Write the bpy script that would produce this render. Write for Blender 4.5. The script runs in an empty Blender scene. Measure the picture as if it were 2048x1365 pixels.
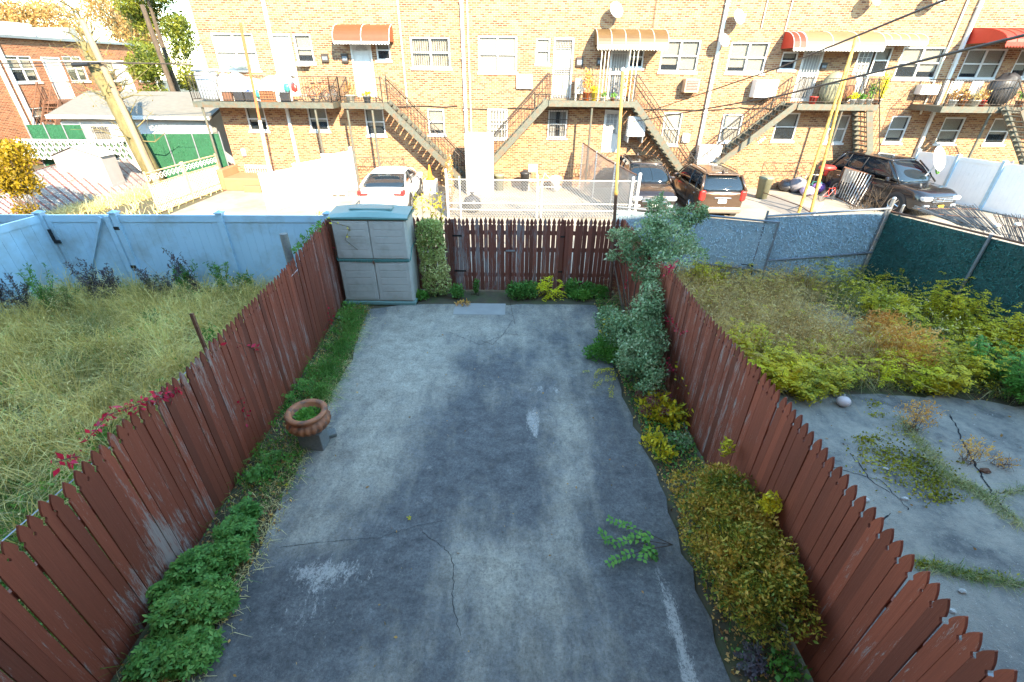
import bpy, math, random
import numpy as np
from mathutils import Vector, Matrix
random.seed(7); rng = np.random.default_rng(11)
scene = bpy.context.scene
COL = scene.collection
V = Vector
PI = math.pi
# ------------------------------------------------------------------ camera
FPX = 16.0/36.0*2048
PITCH = math.radians(30.8); ROLL = 0.010
CZ = 4.6
_F = V((0, math.cos(PITCH), -math.sin(PITCH))); _R0 = V((1, 0, 0)); _U0 = V((0, math.sin(PITCH), math.cos(PITCH)))
_R = _R0*math.cos(ROLL)+_U0*math.sin(ROLL); _U = _U0*math.cos(ROLL)-_R0*math.sin(ROLL)
CAM = V((0, 0, CZ))
def ray(px, py): return _F+_R*((px-1024)/FPX)+_U*((682.5-py)/FPX)
def onz(px, py, z=0.0):
    d = ray(px, py); return CAM+d*((z-CZ)/d.z)
def ony(px, py, y):
    d = ray(px, py); return CAM+d*(y/d.y)
def onx(px, py, x):
    d = ray(px, py); return CAM+d*(x/d.x)
def gz(y):                                     # level of the ground at a distance
    pts = [(-99, 0), (10.3, 0), (12.5, -.2), (16, -.4), (99, -.4)]
    for (a, b), (c, d) in zip(pts, pts[1:]):
        if y <= c: return b+(d-b)*(y-a)/(c-a)
    return -.4
def ong(px, py, h=0.0):
    z = 0.0
    for _ in range(12): z = gz(onz(px, py, z+h).y)
    return onz(px, py, z+h)
cam = bpy.data.cameras.new('camera'); co = bpy.data.objects.new('camera', cam); COL.objects.link(co)
cam.lens = 16; cam.sensor_width = 36; cam.clip_end = 500; cam.clip_start = .05
co.matrix_world = Matrix(((_R.x, _U.x, -_F.x, 0), (_R.y, _U.y, -_F.y, 0), (_R.z, _U.z, -_F.z, CZ), (0, 0, 0, 1)))
scene.camera = co
# ------------------------------------------------------------------ objects
def tag(o, label=None, cat=None, group=None, kind=None):
    if label: o['label'] = label
    if cat: o['category'] = cat
    if group: o['group'] = group
    if kind: o['kind'] = kind
    return o
def thing(name, label, cat, loc=(0, 0, 0), rz=0.0, group=None):
    o = bpy.data.objects.new(name, None); COL.objects.link(o)
    o.empty_display_size = .1
    o.location = loc; o.rotation_euler = (0, 0, rz)
    return tag(o, label, cat, group)
def copy_tree(o, parent=None):
    c = o.copy(); COL.objects.link(c); c.parent = parent
    for ch in list(o.children): copy_tree(ch, c)
    return c
def dup(o, loc, rz=None, label=None, scale=None):
    c = copy_tree(o); c.location = loc
    if rz is not None: c.rotation_euler = (0, 0, rz)
    if label: c['label'] = label
    if scale: c.scale = scale if hasattr(scale, '__len__') else (scale,)*3
    return c
def wloc(p):
    l = V((0, 0, 0))
    while p is not None: l = l+V(p.location); p = p.parent
    return l
class MB:
    def __init__(s): s.v = []; s.f = []
    def add(s, vs, fs):
        n = len(s.v); s.v += [tuple(v) for v in vs]; s.f += [tuple(i+n for i in f) for f in fs]; return s
    def box(s, lo, hi, M=None):
        x0, y0, z0 = lo; x1, y1, z1 = hi
        vs = [V(c) for c in ((x0,y0,z0),(x1,y0,z0),(x1,y1,z0),(x0,y1,z0),(x0,y0,z1),(x1,y0,z1),(x1,y1,z1),(x0,y1,z1))]
        if M is not None: vs = [M @ v for v in vs]
        return s.add(vs, [(0,3,2,1),(4,5,6,7),(0,1,5,4),(1,2,6,5),(2,3,7,6),(3,0,4,7)])
    def cbox(s, c, size, rz=0.0, M=None):
        a, b, d = size[0]/2, size[1]/2, size[2]/2
        T = Matrix.Translation(V(c)) @ Matrix.Rotation(rz, 4, 'Z')
        if M is not None: T = Matrix.Translation(V(c)) @ M
        return s.box((-a,-b,-d), (a,b,d), T)
    def bev(s, lo, hi, b=.02, M=None):         # box with chamfered edges
        x0, y0, z0 = lo; x1, y1, z1 = hi; b = min(b, (x1-x0)*.45, (y1-y0)*.45, (z1-z0)*.45)
        vs = []; 
        def ring(z, i):
            return [(x0+i+0, y0+i+b), (x0+i+b, y0+i), (x1-i-b, y0+i), (x1-i, y0+i+b), (x1-i, y1-i-b), (x1-i-b, y1-i), (x0+i+b, y1-i), (x0+i, y1-i-b)], z
        rs = [ring(z0, b*.6), ring(z0+b, 0), ring(z1-b, 0), ring(z1, b*.6)]
        for pts, z in rs: vs += [V((x, y, z)) for x, y in pts]
        if M is not None: vs = [M @ v for v in vs]
        fs = [tuple(range(7, -1, -1)), tuple(range(24, 32))]
        for r in range(3):
            for i in range(8):
                j = (i+1) % 8; fs.append((r*8+i, r*8+j, r*8+8+j, r*8+8+i))
        return s.add(vs, fs)
    def tube(s, p0, p1, r, n=6, r1=None):
        return s.path([p0, p1], r, n, r1)
    def path(s, pts, r, n=6, r1=None, rs=None):
        pts = [V(p) for p in pts]; m = len(pts); base = len(s.v)
        for i, p in enumerate(pts):
            t = (pts[min(i+1, m-1)]-pts[max(i-1, 0)])
            if t.length < 1e-9: t = V((0, 0, 1))
            t.normalize(); a = t.cross(V((0, 0, 1)) if abs(t.z) < .95 else V((1, 0, 0))).normalized(); b = t.cross(a)
            rr = rs[i] if rs else (r if r1 is None else r+(r1-r)*i/(m-1))
            for k in range(n):
                w = 2*PI*k/n; s.v.append(tuple(p+a*(rr*math.cos(w))+b*(rr*math.sin(w))))
        for i in range(m-1):
            for k in range(n):
                q = (k+1) % n; s.f.append((base+i*n+k, base+i*n+q, base+i*n+n+q, base+i*n+n+k))
        s.f.append(tuple(base+k for k in range(n-1, -1, -1))); s.f.append(tuple(base+(m-1)*n+k for k in range(n)))
        return s
    def prism(s, outline, t, M):               # outline in local XZ, thickness along +Y
        n = len(outline); vs = [M @ V((x, 0, z)) for x, z in outline]+[M @ V((x, t, z)) for x, z in outline]
        fs = [tuple(range(n)), tuple(range(2*n-1, n-1, -1))]
        for i in range(n):
            j = (i+1) % n; fs.append((i, n+i, n+j, j))
        return s.add(vs, fs)
    def lathe(s, prof, n=20, c=(0, 0, 0), lobes=0, amp=0, M=None):
        vs = []; fs = []; m = len(prof)
        for i, (r, z) in enumerate(prof):
            for k in range(n):
                w = 2*PI*k/n; rr = r
                if lobes and amp: rr = r*(1+amp[i]*abs(math.cos(lobes*w/2))) if isinstance(amp, (list, tuple)) else r*(1+amp*abs(math.cos(lobes*w/2)))
                p = V((rr*math.cos(w), rr*math.sin(w), z))
                if M is not None: p = M @ p
                vs.append(p+V(c))
        for i in range(m-1):
            for k in range(n):
                q = (k+1) % n; fs.append((i*n+k, i*n+q, i*n+n+q, i*n+n+k))
        return s.add(vs, fs)
    def quad(s, a, b, c, d): return s.add([a, b, c, d], [(0, 1, 2, 3)])
    def sphere(s, c, r, n=12, m=8, sq=(1, 1, 1)):
        prof = [(r*math.sin(PI*i/m)+1e-5, -r*math.cos(PI*i/m)) for i in range(m+1)]
        M = Matrix.Diagonal((sq[0], sq[1], sq[2], 1))
        return s.lathe(prof, n, c, M=M)
    def build(s, name, mat, parent=None, smooth=False, world=True):
        me = bpy.data.meshes.new(name)
        L = wloc(parent) if (parent is not None and world) else V((0, 0, 0))
        vs = s.v if L.length == 0 else [(x-L.x, y-L.y, z-L.z) for x, y, z in s.v]
        me.from_pydata(vs, [], s.f); me.materials.append(mat)
        if smooth: me.shade_smooth()
        o = bpy.data.objects.new(name, me); COL.objects.link(o)
        if parent is not None: o.parent = parent
        return o
def arr_mesh(name, co_, k, mat, parent=None, smooth=False):   # (N*k,3) coords, faces of k verts each
    me = bpy.data.meshes.new(name); co_ = np.asarray(co_, dtype=np.float32)
    if parent is not None:
        L = wloc(parent); co_ = co_-np.array([L.x, L.y, L.z], dtype=np.float32)
    n = len(co_); m = n//k
    me.vertices.add(n); me.vertices.foreach_set('co', co_.ravel())
    me.loops.add(n); me.loops.foreach_set('vertex_index', np.arange(n, dtype=np.int32))
    me.polygons.add(m); me.polygons.foreach_set('loop_start', np.arange(0, n, k, dtype=np.int32))
    me.polygons.foreach_set('loop_total', np.full(m, k, dtype=np.int32))
    me.update(calc_edges=True); me.materials.append(mat)
    o = bpy.data.objects.new(name, me); COL.objects.link(o)
    if parent is not None: o.parent = parent
    return o
# ------------------------------------------------------------------ leaves and blades
def unit(a): return a/np.maximum(np.linalg.norm(a, axis=1, keepdims=True), 1e-9)
def leaf_coords(P, size, aspect=.45, up=0.0, out=None, outw=0.0, var=.35):
    N = len(P); d = rng.normal(size=(N, 3)); d[:, 2] += up
    if out is not None: d = d+out*outw
    d = unit(d); r = rng.normal(size=(N, 3)); a = unit(np.cross(d, r)); nrm = np.cross(d, a)
    L = (size*(1+var*rng.normal(size=(N, 1)))).clip(size*.3, size*2); W = L*aspect*.5
    b = P; m = P+d*L*.45+nrm*L*.06; t = P+d*L
    return np.stack([b, m+a*W, t, m-a*W], axis=1).reshape(-1, 3)
def frond_coords(P, D, L, n, ll, lw, droop=.4, both=True):       # compound leaves: pinnate leaflets on each stem
    out = []
    for p, d in zip(P, D):
        d = d/np.linalg.norm(d); side = np.cross(d, [0, 0, 1.]); side /= max(np.linalg.norm(side), 1e-6)
        for i in range(n):
            t = (i+.6)/n; q = p+d*L*t+np.array([0, 0, -droop*L*t*t])
            for sgn in (-1, 1):
                dd = d*.45+side*sgn+rng.normal(size=3)*.18; dd /= np.linalg.norm(dd)
                s2 = np.cross(dd, [0, 0, 1.]); s2 /= max(np.linalg.norm(s2), 1e-6)
                l = ll*(1-.35*abs(t-.4))*rng.uniform(.8, 1.15); m = q+dd*l*.45
                out.append([q, m+s2*lw*.5, q+dd*l+np.array([0, 0, -.15*l]), m-s2*lw*.5])
    return np.array(out).reshape(-1, 3)
def blade_coords(P, h, w=.006, lean=.35, bias=(0, 0, 0), var=.35, droop=.35):
    N = len(P); H = (h*(1+var*rng.normal(size=(N, 1)))).clip(h*.25, h*2)
    d = rng.normal(size=(N, 3))*lean+np.array(bias); d[:, 2] = 1; d = unit(d)
    hz = d.copy(); hz[:, 2] = 0
    az = rng.uniform(0, 2*PI, N); s = np.stack([np.cos(az), np.sin(az), np.zeros(N)], 1)*w
    m = P+d*H*.55; t = P+d*H+hz*H*droop*1.2+np.array([0, 0, -1])*H*droop*np.linalg.norm(hz, axis=1, keepdims=True)*.9
    q1 = np.stack([P-s, P+s, m+s*.8, m-s*.8], 1); q2 = np.stack([m-s*.8, m+s*.8, t+s*.15, t-s*.15], 1)
    return np.concatenate([q1, q2], 1).reshape(-1, 3)
def blob_pts(N, blobs, shell=.55):            # blobs: (cx,cy,cz,rx,ry,rz,weight)
    B = np.array(blobs, dtype=float); w = B[:, 6]/B[:, 6].sum(); k = rng.choice(len(B), N, p=w)
    d = unit(rng.normal(size=(N, 3))); r = shell+(1-shell)*rng.uniform(0, 1, (N, 1))**.6
    r = r*(1+.10*np.sin(7*d[:, :1]+k[:, None])*np.cos(5*d[:, 2:3]+2*k[:, None]))
    return B[k, :3]+d*r*B[k, 3:6], d
def lumpy(N, c, R, n=14, lump=.33, shell=.5, flat=0):  # a crown made from several lumps
    blobs = []
    for i in range(n):
        d = rng.normal(size=3); d /= np.linalg.norm(d); q = rng.uniform(.35, .8)
        f = lump*rng.uniform(.7, 1.35)
        blobs.append((c[0]+d[0]*R[0]*q, c[1]+d[1]*R[1]*q, c[2]+d[2]*R[2]*q, R[0]*f, R[1]*f, R[2]*f, f*f))
    return blob_pts(N, blobs, shell)
# ------------------------------------------------------------------ materials
def newmat(name):
    m = bpy.data.materials.new(name); m.use_nodes = True; nt = m.node_tree; nt.nodes.clear()
    out = nt.nodes.new('ShaderNodeOutputMaterial'); b = nt.nodes.new('ShaderNodeBsdfPrincipled')
    nt.links.new(b.outputs[0], out.inputs[0]); return m, nt, b, out
def ND(nt, t, **kw):
    n = nt.nodes.new('ShaderNode'+t)
    for k, v in kw.items(): setattr(n, k, v)
    return n
def setin(nt, sock, val):
    if hasattr(val, 'links') or hasattr(val, 'is_linked') and hasattr(val, 'node'): nt.links.new(val, sock)
    else: sock.default_value = val
def pos(nt, scale=(1, 1, 1), loc=(0, 0, 0), rot=(0, 0, 0), obj=False):
    g = ND(nt, 'TexCoord').outputs['Object'] if obj else ND(nt, 'NewGeometry').outputs['Position']
    mp = ND(nt, 'Mapping'); nt.links.new(g, mp.inputs[0]); mp.inputs[1].default_value = loc; mp.inputs[2].default_value = rot; mp.inputs[3].default_value = scale
    return mp.outputs[0]
def noise(nt, vec, scale, detail=6, rough=.6, dist=0.0):
    n = ND(nt, 'TexNoise'); nt.links.new(vec, n.inputs['Vector']); n.inputs['Scale'].default_value = scale
    n.inputs['Detail'].default_value = detail; n.inputs['Roughness'].default_value = rough; n.inputs['Distortion'].default_value = dist
    return n.outputs['Fac']
def ramp(nt, fac, stops, interp='LINEAR'):
    r = ND(nt, 'ValToRGB'); r.color_ramp.interpolation = interp; nt.links.new(fac, r.inputs[0]); e = r.color_ramp.elements
    while len(e) < len(stops): e.new(.5)
    for i, (p, c) in enumerate(stops):
        e[i].position = p; e[i].color = (c if hasattr(c, '__len__') else (c, c, c))[:3]+(1,) if hasattr(c, '__len__') else (c, c, c, 1)
    return r.outputs[0]
def mix(nt, fac, a, b, typ='MIX'):
    m = ND(nt, 'MixRGB', blend_type=typ)
    for s, v in zip(m.inputs, (fac, a, b)):
        if hasattr(v, 'node'): nt.links.new(v, s)
        elif hasattr(v, '__len__'): s.default_value = tuple(v[:3])+(1,)
        else: s.default_value = v
    return m.outputs[0]
def mth(nt, op, a, b=0.0, clamp=False):
    m = ND(nt, 'Math', operation=op, use_clamp=clamp)
    for s, v in zip(m.inputs, (a, b)):
        if hasattr(v, 'node'): nt.links.new(v, s)
        else: s.default_value = v
    return m.outputs[0]
def bump(nt, b, h, strength=.3, dist=.01):
    n = ND(nt, 'Bump'); n.inputs['Strength'].default_value = strength; n.inputs['Distance'].default_value = dist
    nt.links.new(h, n.inputs['Height']); nt.links.new(n.outputs[0], b.inputs['Normal'])
def M_(name, c1, c2=None, scale=8, rough=.7, metal=0.0, bmp=0.0, stretch=(1, 1, 1), island=0.0, dirt=None, dscale=3, coat=0.0, obj=False):
    m, nt, b, out = newmat(name); c2 = c2 or tuple(x*.8 for x in c1)
    p = pos(nt, stretch, obj=obj); n = noise(nt, p, scale)
    c = ramp(nt, n, [(.3, c1), (.7, c2)])
    if island:
        r = ND(nt, 'NewGeometry').outputs['Random Per Island']
        c = mix(nt, 1, c, ramp(nt, r, [(0, 1-island), (1, 1+island*.6)]), 'MULTIPLY')
    if dirt:
        dn = ramp(nt, noise(nt, pos(nt, obj=obj), dscale, 8, .65), [(.48, 0.0), (.68, 1.0)]); c = mix(nt, dn, c, dirt)
    nt.links.new(c, b.inputs['Base Color']); b.inputs['Roughness'].default_value = rough; b.inputs['Metallic'].default_value = metal
    if coat: b.inputs['Coat Weight'].default_value = coat; b.inputs['Coat Roughness'].default_value = .06
    if bmp: bump(nt, b, noise(nt, p, scale*3, 4), bmp, .01)
    return m
LB = 1.55
def leafmat(name, cols, trans=.3, rough=.55, nscale=1.5, edge=None, lb=None):
    m, nt, b, out = newmat(name)
    r = ND(nt, 'NewGeometry').outputs['Random Per Island']; n = noise(nt, pos(nt), nscale, 3)
    f = mth(nt, 'ADD', mth(nt, 'MULTIPLY', r, .6), mth(nt, 'MULTIPLY', mth(nt, 'SUBTRACT', n, .5), 1.6)); f = mth(nt, 'ADD', f, .2, True)
    cols = [tuple(min(.85, x*(lb or LB)) for x in c_) for c_ in cols]; k = len(cols); c = ramp(nt, f, [(i/(k-1) if k > 1 else 0, c_) for i, c_ in enumerate(cols)])
    nt.links.new(c, b.inputs['Base Color']); b.inputs['Roughness'].default_value = rough; b.inputs['Specular IOR Level'].default_value = .35
    t = ND(nt, 'BsdfTranslucent'); nt.links.new(c, t.inputs[0]); ms = ND(nt, 'MixShader'); ms.inputs[0].default_value = trans
    nt.links.new(b.outputs[0], ms.inputs[1]); nt.links.new(t.outputs[0], ms.inputs[2]); nt.links.new(ms.outputs[0], out.inputs[0])
    return m
def brickmat(name, ca, cb, cm, c3=None, stain=(.3, .25, .2), axis='X', seam=.75):
    m, nt, b, out = newmat(name)
    g = ND(nt, 'NewGeometry').outputs['Position']; sp = ND(nt, 'SeparateXYZ'); nt.links.new(g, sp.inputs[0])
    cb_ = ND(nt, 'CombineXYZ'); nt.links.new(sp.outputs[axis], cb_.inputs[0]); nt.links.new(sp.outputs['Z'], cb_.inputs[1])
    t = ND(nt, 'TexBrick'); nt.links.new(cb_.outputs[0], t.inputs['Vector']); t.inputs['Scale'].default_value = 1
    t.inputs['Brick Width'].default_value = .215; t.inputs['Row Height'].default_value = .077; t.inputs['Mortar Size'].default_value = .013
    t.inputs['Mortar Smooth'].default_value = .2; t.inputs['Bias'].default_value = -.1
    t.inputs['Color1'].default_value = (0, 0, 0, 1); t.inputs['Color2'].default_value = (1, 1, 1, 1); t.inputs['Mortar'].default_value = (.5, .5, .5, 1)
    c3 = c3 or cb
    col = ramp(nt, t.outputs['Color'], [(0, tuple(x*.6 for x in ca)), (.18, ca), (.42, ca), (.52, cb), (.8, c3), (1, c3)])
    # a second irregular variation so that runs of bricks differ
    vn = noise(nt, pos(nt, (4.6, 1, 13)), 1.0, 2); col = mix(nt, ramp(nt, vn, [(.45, 0.0), (.62, .45)]), col, c3)
    col = mix(nt, t.outputs['Fac'], col, cm)
    big = noise(nt, pos(nt, (1, 1, .5)), .55, 6); col = mix(nt, ramp(nt, big, [(.5, 0.0), (.75, .35)]), col, stain)
    nt.links.new(col, b.inputs['Base Color']); b.inputs['Roughness'].default_value = .9
    inv = mth(nt, 'SUBTRACT', 1.0, t.outputs['Fac']); bump(nt, b, inv, .6, .012)
    return m
# ------------------------------------------------------------------ light
sunv = V((.50, -1, .67)).normalized()
w = bpy.data.worlds.new('World'); scene.world = w; w.use_nodes = True; nt = w.node_tree; nt.nodes.clear()
sky = nt.nodes.new('ShaderNodeTexSky'); sky.sky_type = 'NISHITA'; sky.sun_disc = False
elev = math.asin(sunv.z); sky.sun_elevation = elev; sky.sun_rotation = math.atan2(sunv.x, sunv.y)
sky.air_density = 1.0; sky.dust_density = 0.0; sky.ozone_density = 1.5
bg = nt.nodes.new('ShaderNodeBackground'); bg.inputs[1].default_value = SKYS = .15
wo = nt.nodes.new('ShaderNodeOutputWorld'); tn = nt.nodes.new('ShaderNodeMixRGB'); tn.blend_type = 'MULTIPLY'; tn.inputs[0].default_value = 1; tn.inputs[2].default_value = (.95, 1.02, .89, 1); nt.links.new(sky.outputs[0], tn.inputs[1]); nt.links.new(tn.outputs[0], bg.inputs[0]); nt.links.new(bg.outputs[0], wo.inputs[0])
sl = bpy.data.lights.new('sun', 'SUN'); sl.energy = 2.9; sl.angle = math.radians(.5); sl.color = (1, .85, .62)
so = bpy.data.objects.new('sun', sl); COL.objects.link(so); so.rotation_euler = sunv.to_track_quat('Z', 'Y').to_euler(); so.location = (10, -20, 30)
scene.view_settings.view_transform = 'Standard'; scene.view_settings.look = 'None'; scene.view_settings.gamma = 1; scene.view_settings.exposure = 3.0
# ------------------------------------------------------------------ materials used by the whole place
def drive_mat():
    m, nt, b, out = newmat('driveway_concrete')
    wob = ND(nt, 'TexNoise'); wob.inputs['Scale'].default_value = 1.4; wob.inputs['Detail'].default_value = 5; nt.links.new(pos(nt), wob.inputs[0])
    sc = ND(nt, 'VectorMath', operation='SCALE'); sc.inputs['Scale'].default_value = .22; nt.links.new(wob.outputs['Color'], sc.inputs[0])
    def wp(s, rot=0.0):
        a = ND(nt, 'VectorMath', operation='ADD'); nt.links.new(pos(nt), a.inputs[0]); nt.links.new(sc.outputs[0], a.inputs[1]); q = ND(nt, 'Mapping'); nt.links.new(a.outputs[0], q.inputs[0]); q.inputs[3].default_value = s; q.inputs[2].default_value = (0, 0, rot); return q.outputs[0]
    n1 = noise(nt, wp((1, .7, 1)), 1.0, 12, .74); n2 = noise(nt, wp((3.2, .5, 1)), 1.5, 8, .62); n3 = noise(nt, pos(nt), 38, 6, .85); n4 = noise(nt, wp((1, 1.6, 1), .5), 3.2, 12, .78)
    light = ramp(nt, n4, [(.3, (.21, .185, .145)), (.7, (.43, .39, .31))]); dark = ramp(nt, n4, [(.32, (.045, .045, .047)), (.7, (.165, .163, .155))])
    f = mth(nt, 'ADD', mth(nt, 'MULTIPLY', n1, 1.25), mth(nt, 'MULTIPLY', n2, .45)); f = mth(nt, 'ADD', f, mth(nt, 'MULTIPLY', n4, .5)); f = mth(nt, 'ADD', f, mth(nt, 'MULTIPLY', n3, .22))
    for bx, by, rx, ry, am in ((-.35, 5.0, .9, 2.0, .20), (-1.7, 2.7, .9, .9, .26), (1.5, 3.0, .55, 1.8, .30), (.6, 2.2, 1.6, .6, .05), (1.7, 8.2, .5, 1.2, .08), (-2.2, 6.8, .9, 1.8, -.30), (-1.0, 8.6, 1.8, 1.1, -.25), (-.1, 2.9, .6, .8, -.22), (-2.3, 4.4, .6, .8, -.10), (-2.4, 3.3, .5, .25, -.2), (.9, 4.6, .5, 1.2, -.18), (-1.75, 4.6, .35, 1.3, -.2), (.3, 4.2, .35, 1.5, .12), (1.5, 6.0, .5, 1.2, .06)):  # dark and clean staining; two pale blobs mid-drive put reflected sun into the colour
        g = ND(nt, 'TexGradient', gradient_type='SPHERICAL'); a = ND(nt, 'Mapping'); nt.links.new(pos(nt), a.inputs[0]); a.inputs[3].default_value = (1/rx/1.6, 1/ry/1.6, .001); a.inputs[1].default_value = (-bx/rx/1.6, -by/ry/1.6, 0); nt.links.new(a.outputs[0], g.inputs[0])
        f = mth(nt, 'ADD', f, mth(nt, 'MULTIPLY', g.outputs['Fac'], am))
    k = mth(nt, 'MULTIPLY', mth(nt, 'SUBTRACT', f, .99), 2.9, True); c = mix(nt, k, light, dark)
    c = mix(nt, 1, c, ramp(nt, n3, [(.36, .55), (.5, 1.0), (.64, 1.4)]), 'MULTIPLY')
    sp = ramp(nt, noise(nt, wp((1.6, .7, 1), .2), 6, 12, .9), [(.54, 0.0), (.60, 1.0)]); c = mix(nt, mth(nt, 'MULTIPLY', sp, .5), c, (.055, .055, .055))
    s2 = ramp(nt, noise(nt, wp((.5, 2.6, 1), .25), 5, 12, .88), [(.57, 0.0), (.62, 1.0)]); c = mix(nt, mth(nt, 'MULTIPLY', s2, .4), c, (.06, .06, .06))
    s3 = ramp(nt, noise(nt, wp((1.2, 1.2, 1), .9), 4, 12, .9), [(.58, 0.0), (.65, 1.0)]); c = mix(nt, mth(nt, 'MULTIPLY', s3, .45), c, (.42, .39, .33))
    pit = ramp(nt, noise(nt, pos(nt), 90, 2, .6), [(.68, 0.0), (.73, .7)]); c = mix(nt, pit, c, (.04, .04, .04))
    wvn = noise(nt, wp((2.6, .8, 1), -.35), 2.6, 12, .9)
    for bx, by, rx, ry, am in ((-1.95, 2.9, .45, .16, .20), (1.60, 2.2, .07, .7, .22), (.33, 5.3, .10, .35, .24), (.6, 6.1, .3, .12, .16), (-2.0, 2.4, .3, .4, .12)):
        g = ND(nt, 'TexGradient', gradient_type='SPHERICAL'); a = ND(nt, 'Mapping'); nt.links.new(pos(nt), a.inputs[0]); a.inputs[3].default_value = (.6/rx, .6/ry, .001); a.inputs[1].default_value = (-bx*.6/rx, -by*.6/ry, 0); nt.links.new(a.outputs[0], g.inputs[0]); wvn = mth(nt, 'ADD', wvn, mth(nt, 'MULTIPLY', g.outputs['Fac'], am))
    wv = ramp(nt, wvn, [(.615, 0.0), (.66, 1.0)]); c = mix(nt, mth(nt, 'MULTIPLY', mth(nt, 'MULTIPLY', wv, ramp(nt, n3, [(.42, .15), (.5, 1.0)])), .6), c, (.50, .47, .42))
    nt.links.new(c, b.inputs['Base Color']); b.inputs['Roughness'].default_value = .85
    bump(nt, b, mth(nt, 'ADD', n3, mth(nt, 'MULTIPLY', n4, 1.5)), .5, .006); return m
def slab_mat():
    m, nt, b, out = newmat('neighbour_concrete'); p = pos(nt)
    n1 = noise(nt, p, .9, 10, .7, .5); n2 = noise(nt, p, 6, 8, .75); n3 = noise(nt, p, 55, 3, .7)
    f = mth(nt, 'ADD', mth(nt, 'MULTIPLY', n1, .75), mth(nt, 'MULTIPLY', n2, .3)); c = ramp(nt, f, [(.44, (.30, .275, .225)), (.54, (.20, .19, .165)), (.62, (.10, .10, .095))])
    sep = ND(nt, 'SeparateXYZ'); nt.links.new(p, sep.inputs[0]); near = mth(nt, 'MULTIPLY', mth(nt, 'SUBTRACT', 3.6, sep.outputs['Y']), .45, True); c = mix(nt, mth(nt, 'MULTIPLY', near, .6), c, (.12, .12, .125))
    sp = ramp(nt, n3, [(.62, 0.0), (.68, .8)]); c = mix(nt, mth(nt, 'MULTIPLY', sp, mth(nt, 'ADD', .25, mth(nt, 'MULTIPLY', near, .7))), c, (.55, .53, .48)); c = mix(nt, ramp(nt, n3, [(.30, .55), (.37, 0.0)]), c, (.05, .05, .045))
    nt.links.new(c, b.inputs['Base Color']); b.inputs['Roughness'].default_value = .9; bump(nt, b, mth(nt, 'ADD', n3, mth(nt, 'MULTIPLY', n2, 2.0)), .8, .012); return m
def wood_mat(name, base, b2, peel, amt=.56, axisx=9.0):
    m, nt, b, out = newmat(name)
    r = ND(nt, 'NewGeometry').outputs['Random Per Island']
    g = ND(nt, 'NewGeometry').outputs['Position']; ad = ND(nt, 'VectorMath', operation='ADD'); cx = ND(nt, 'CombineXYZ')
    nt.links.new(mth(nt, 'MULTIPLY', r, 31), cx.inputs[2]); nt.links.new(g, ad.inputs[0]); nt.links.new(cx.outputs[0], ad.inputs[1])
    def mp(s):
        q = ND(nt, 'Mapping'); nt.links.new(ad.outputs[0], q.inputs[0]); q.inputs[3].default_value = s; return q.outputs[0]
    n = noise(nt, mp((45, 45, 1.6)), 1.6, 8, .75); c = ramp(nt, n, [(.3, base), (.7, b2)])
    c = mix(nt, 1, c, ramp(nt, r, [(0, .62), (.3, .92), (.7, 1.08), (1, 1.4)]), 'MULTIPLY')
    pn = noise(nt, mp((24, 24, 2.2)), 1.3, 10, .85, .4); big = noise(nt, pos(nt, (.5, .5, .35)), 1.3, 3)
    pf = mth(nt, 'ADD', pn, mth(nt, 'MULTIPLY', mth(nt, 'SUBTRACT', big, .5), .55)); pf = mth(nt, 'ADD', pf, mth(nt, 'MULTIPLY', mth(nt, 'SUBTRACT', r, .5), .12))
    k = ramp(nt, pf, [(amt, 0.0), (amt+.045, .85)]); c = mix(nt, k, c, ramp(nt, n, [(.3, peel), (.7, tuple(x*.55 for x in peel))]))
    fl = ramp(nt, noise(nt, mp((25, 25, 12)), 2.5, 6, .8), [(.66, 0.0), (.69, .8)]); c = mix(nt, fl, c, peel)
    nt.links.new(c, b.inputs['Base Color']); b.inputs['Roughness'].default_value = .62; bump(nt, b, mth(nt, 'ADD', n, mth(nt, 'MULTIPLY', k, -.6)), .5, .006); return m
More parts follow.
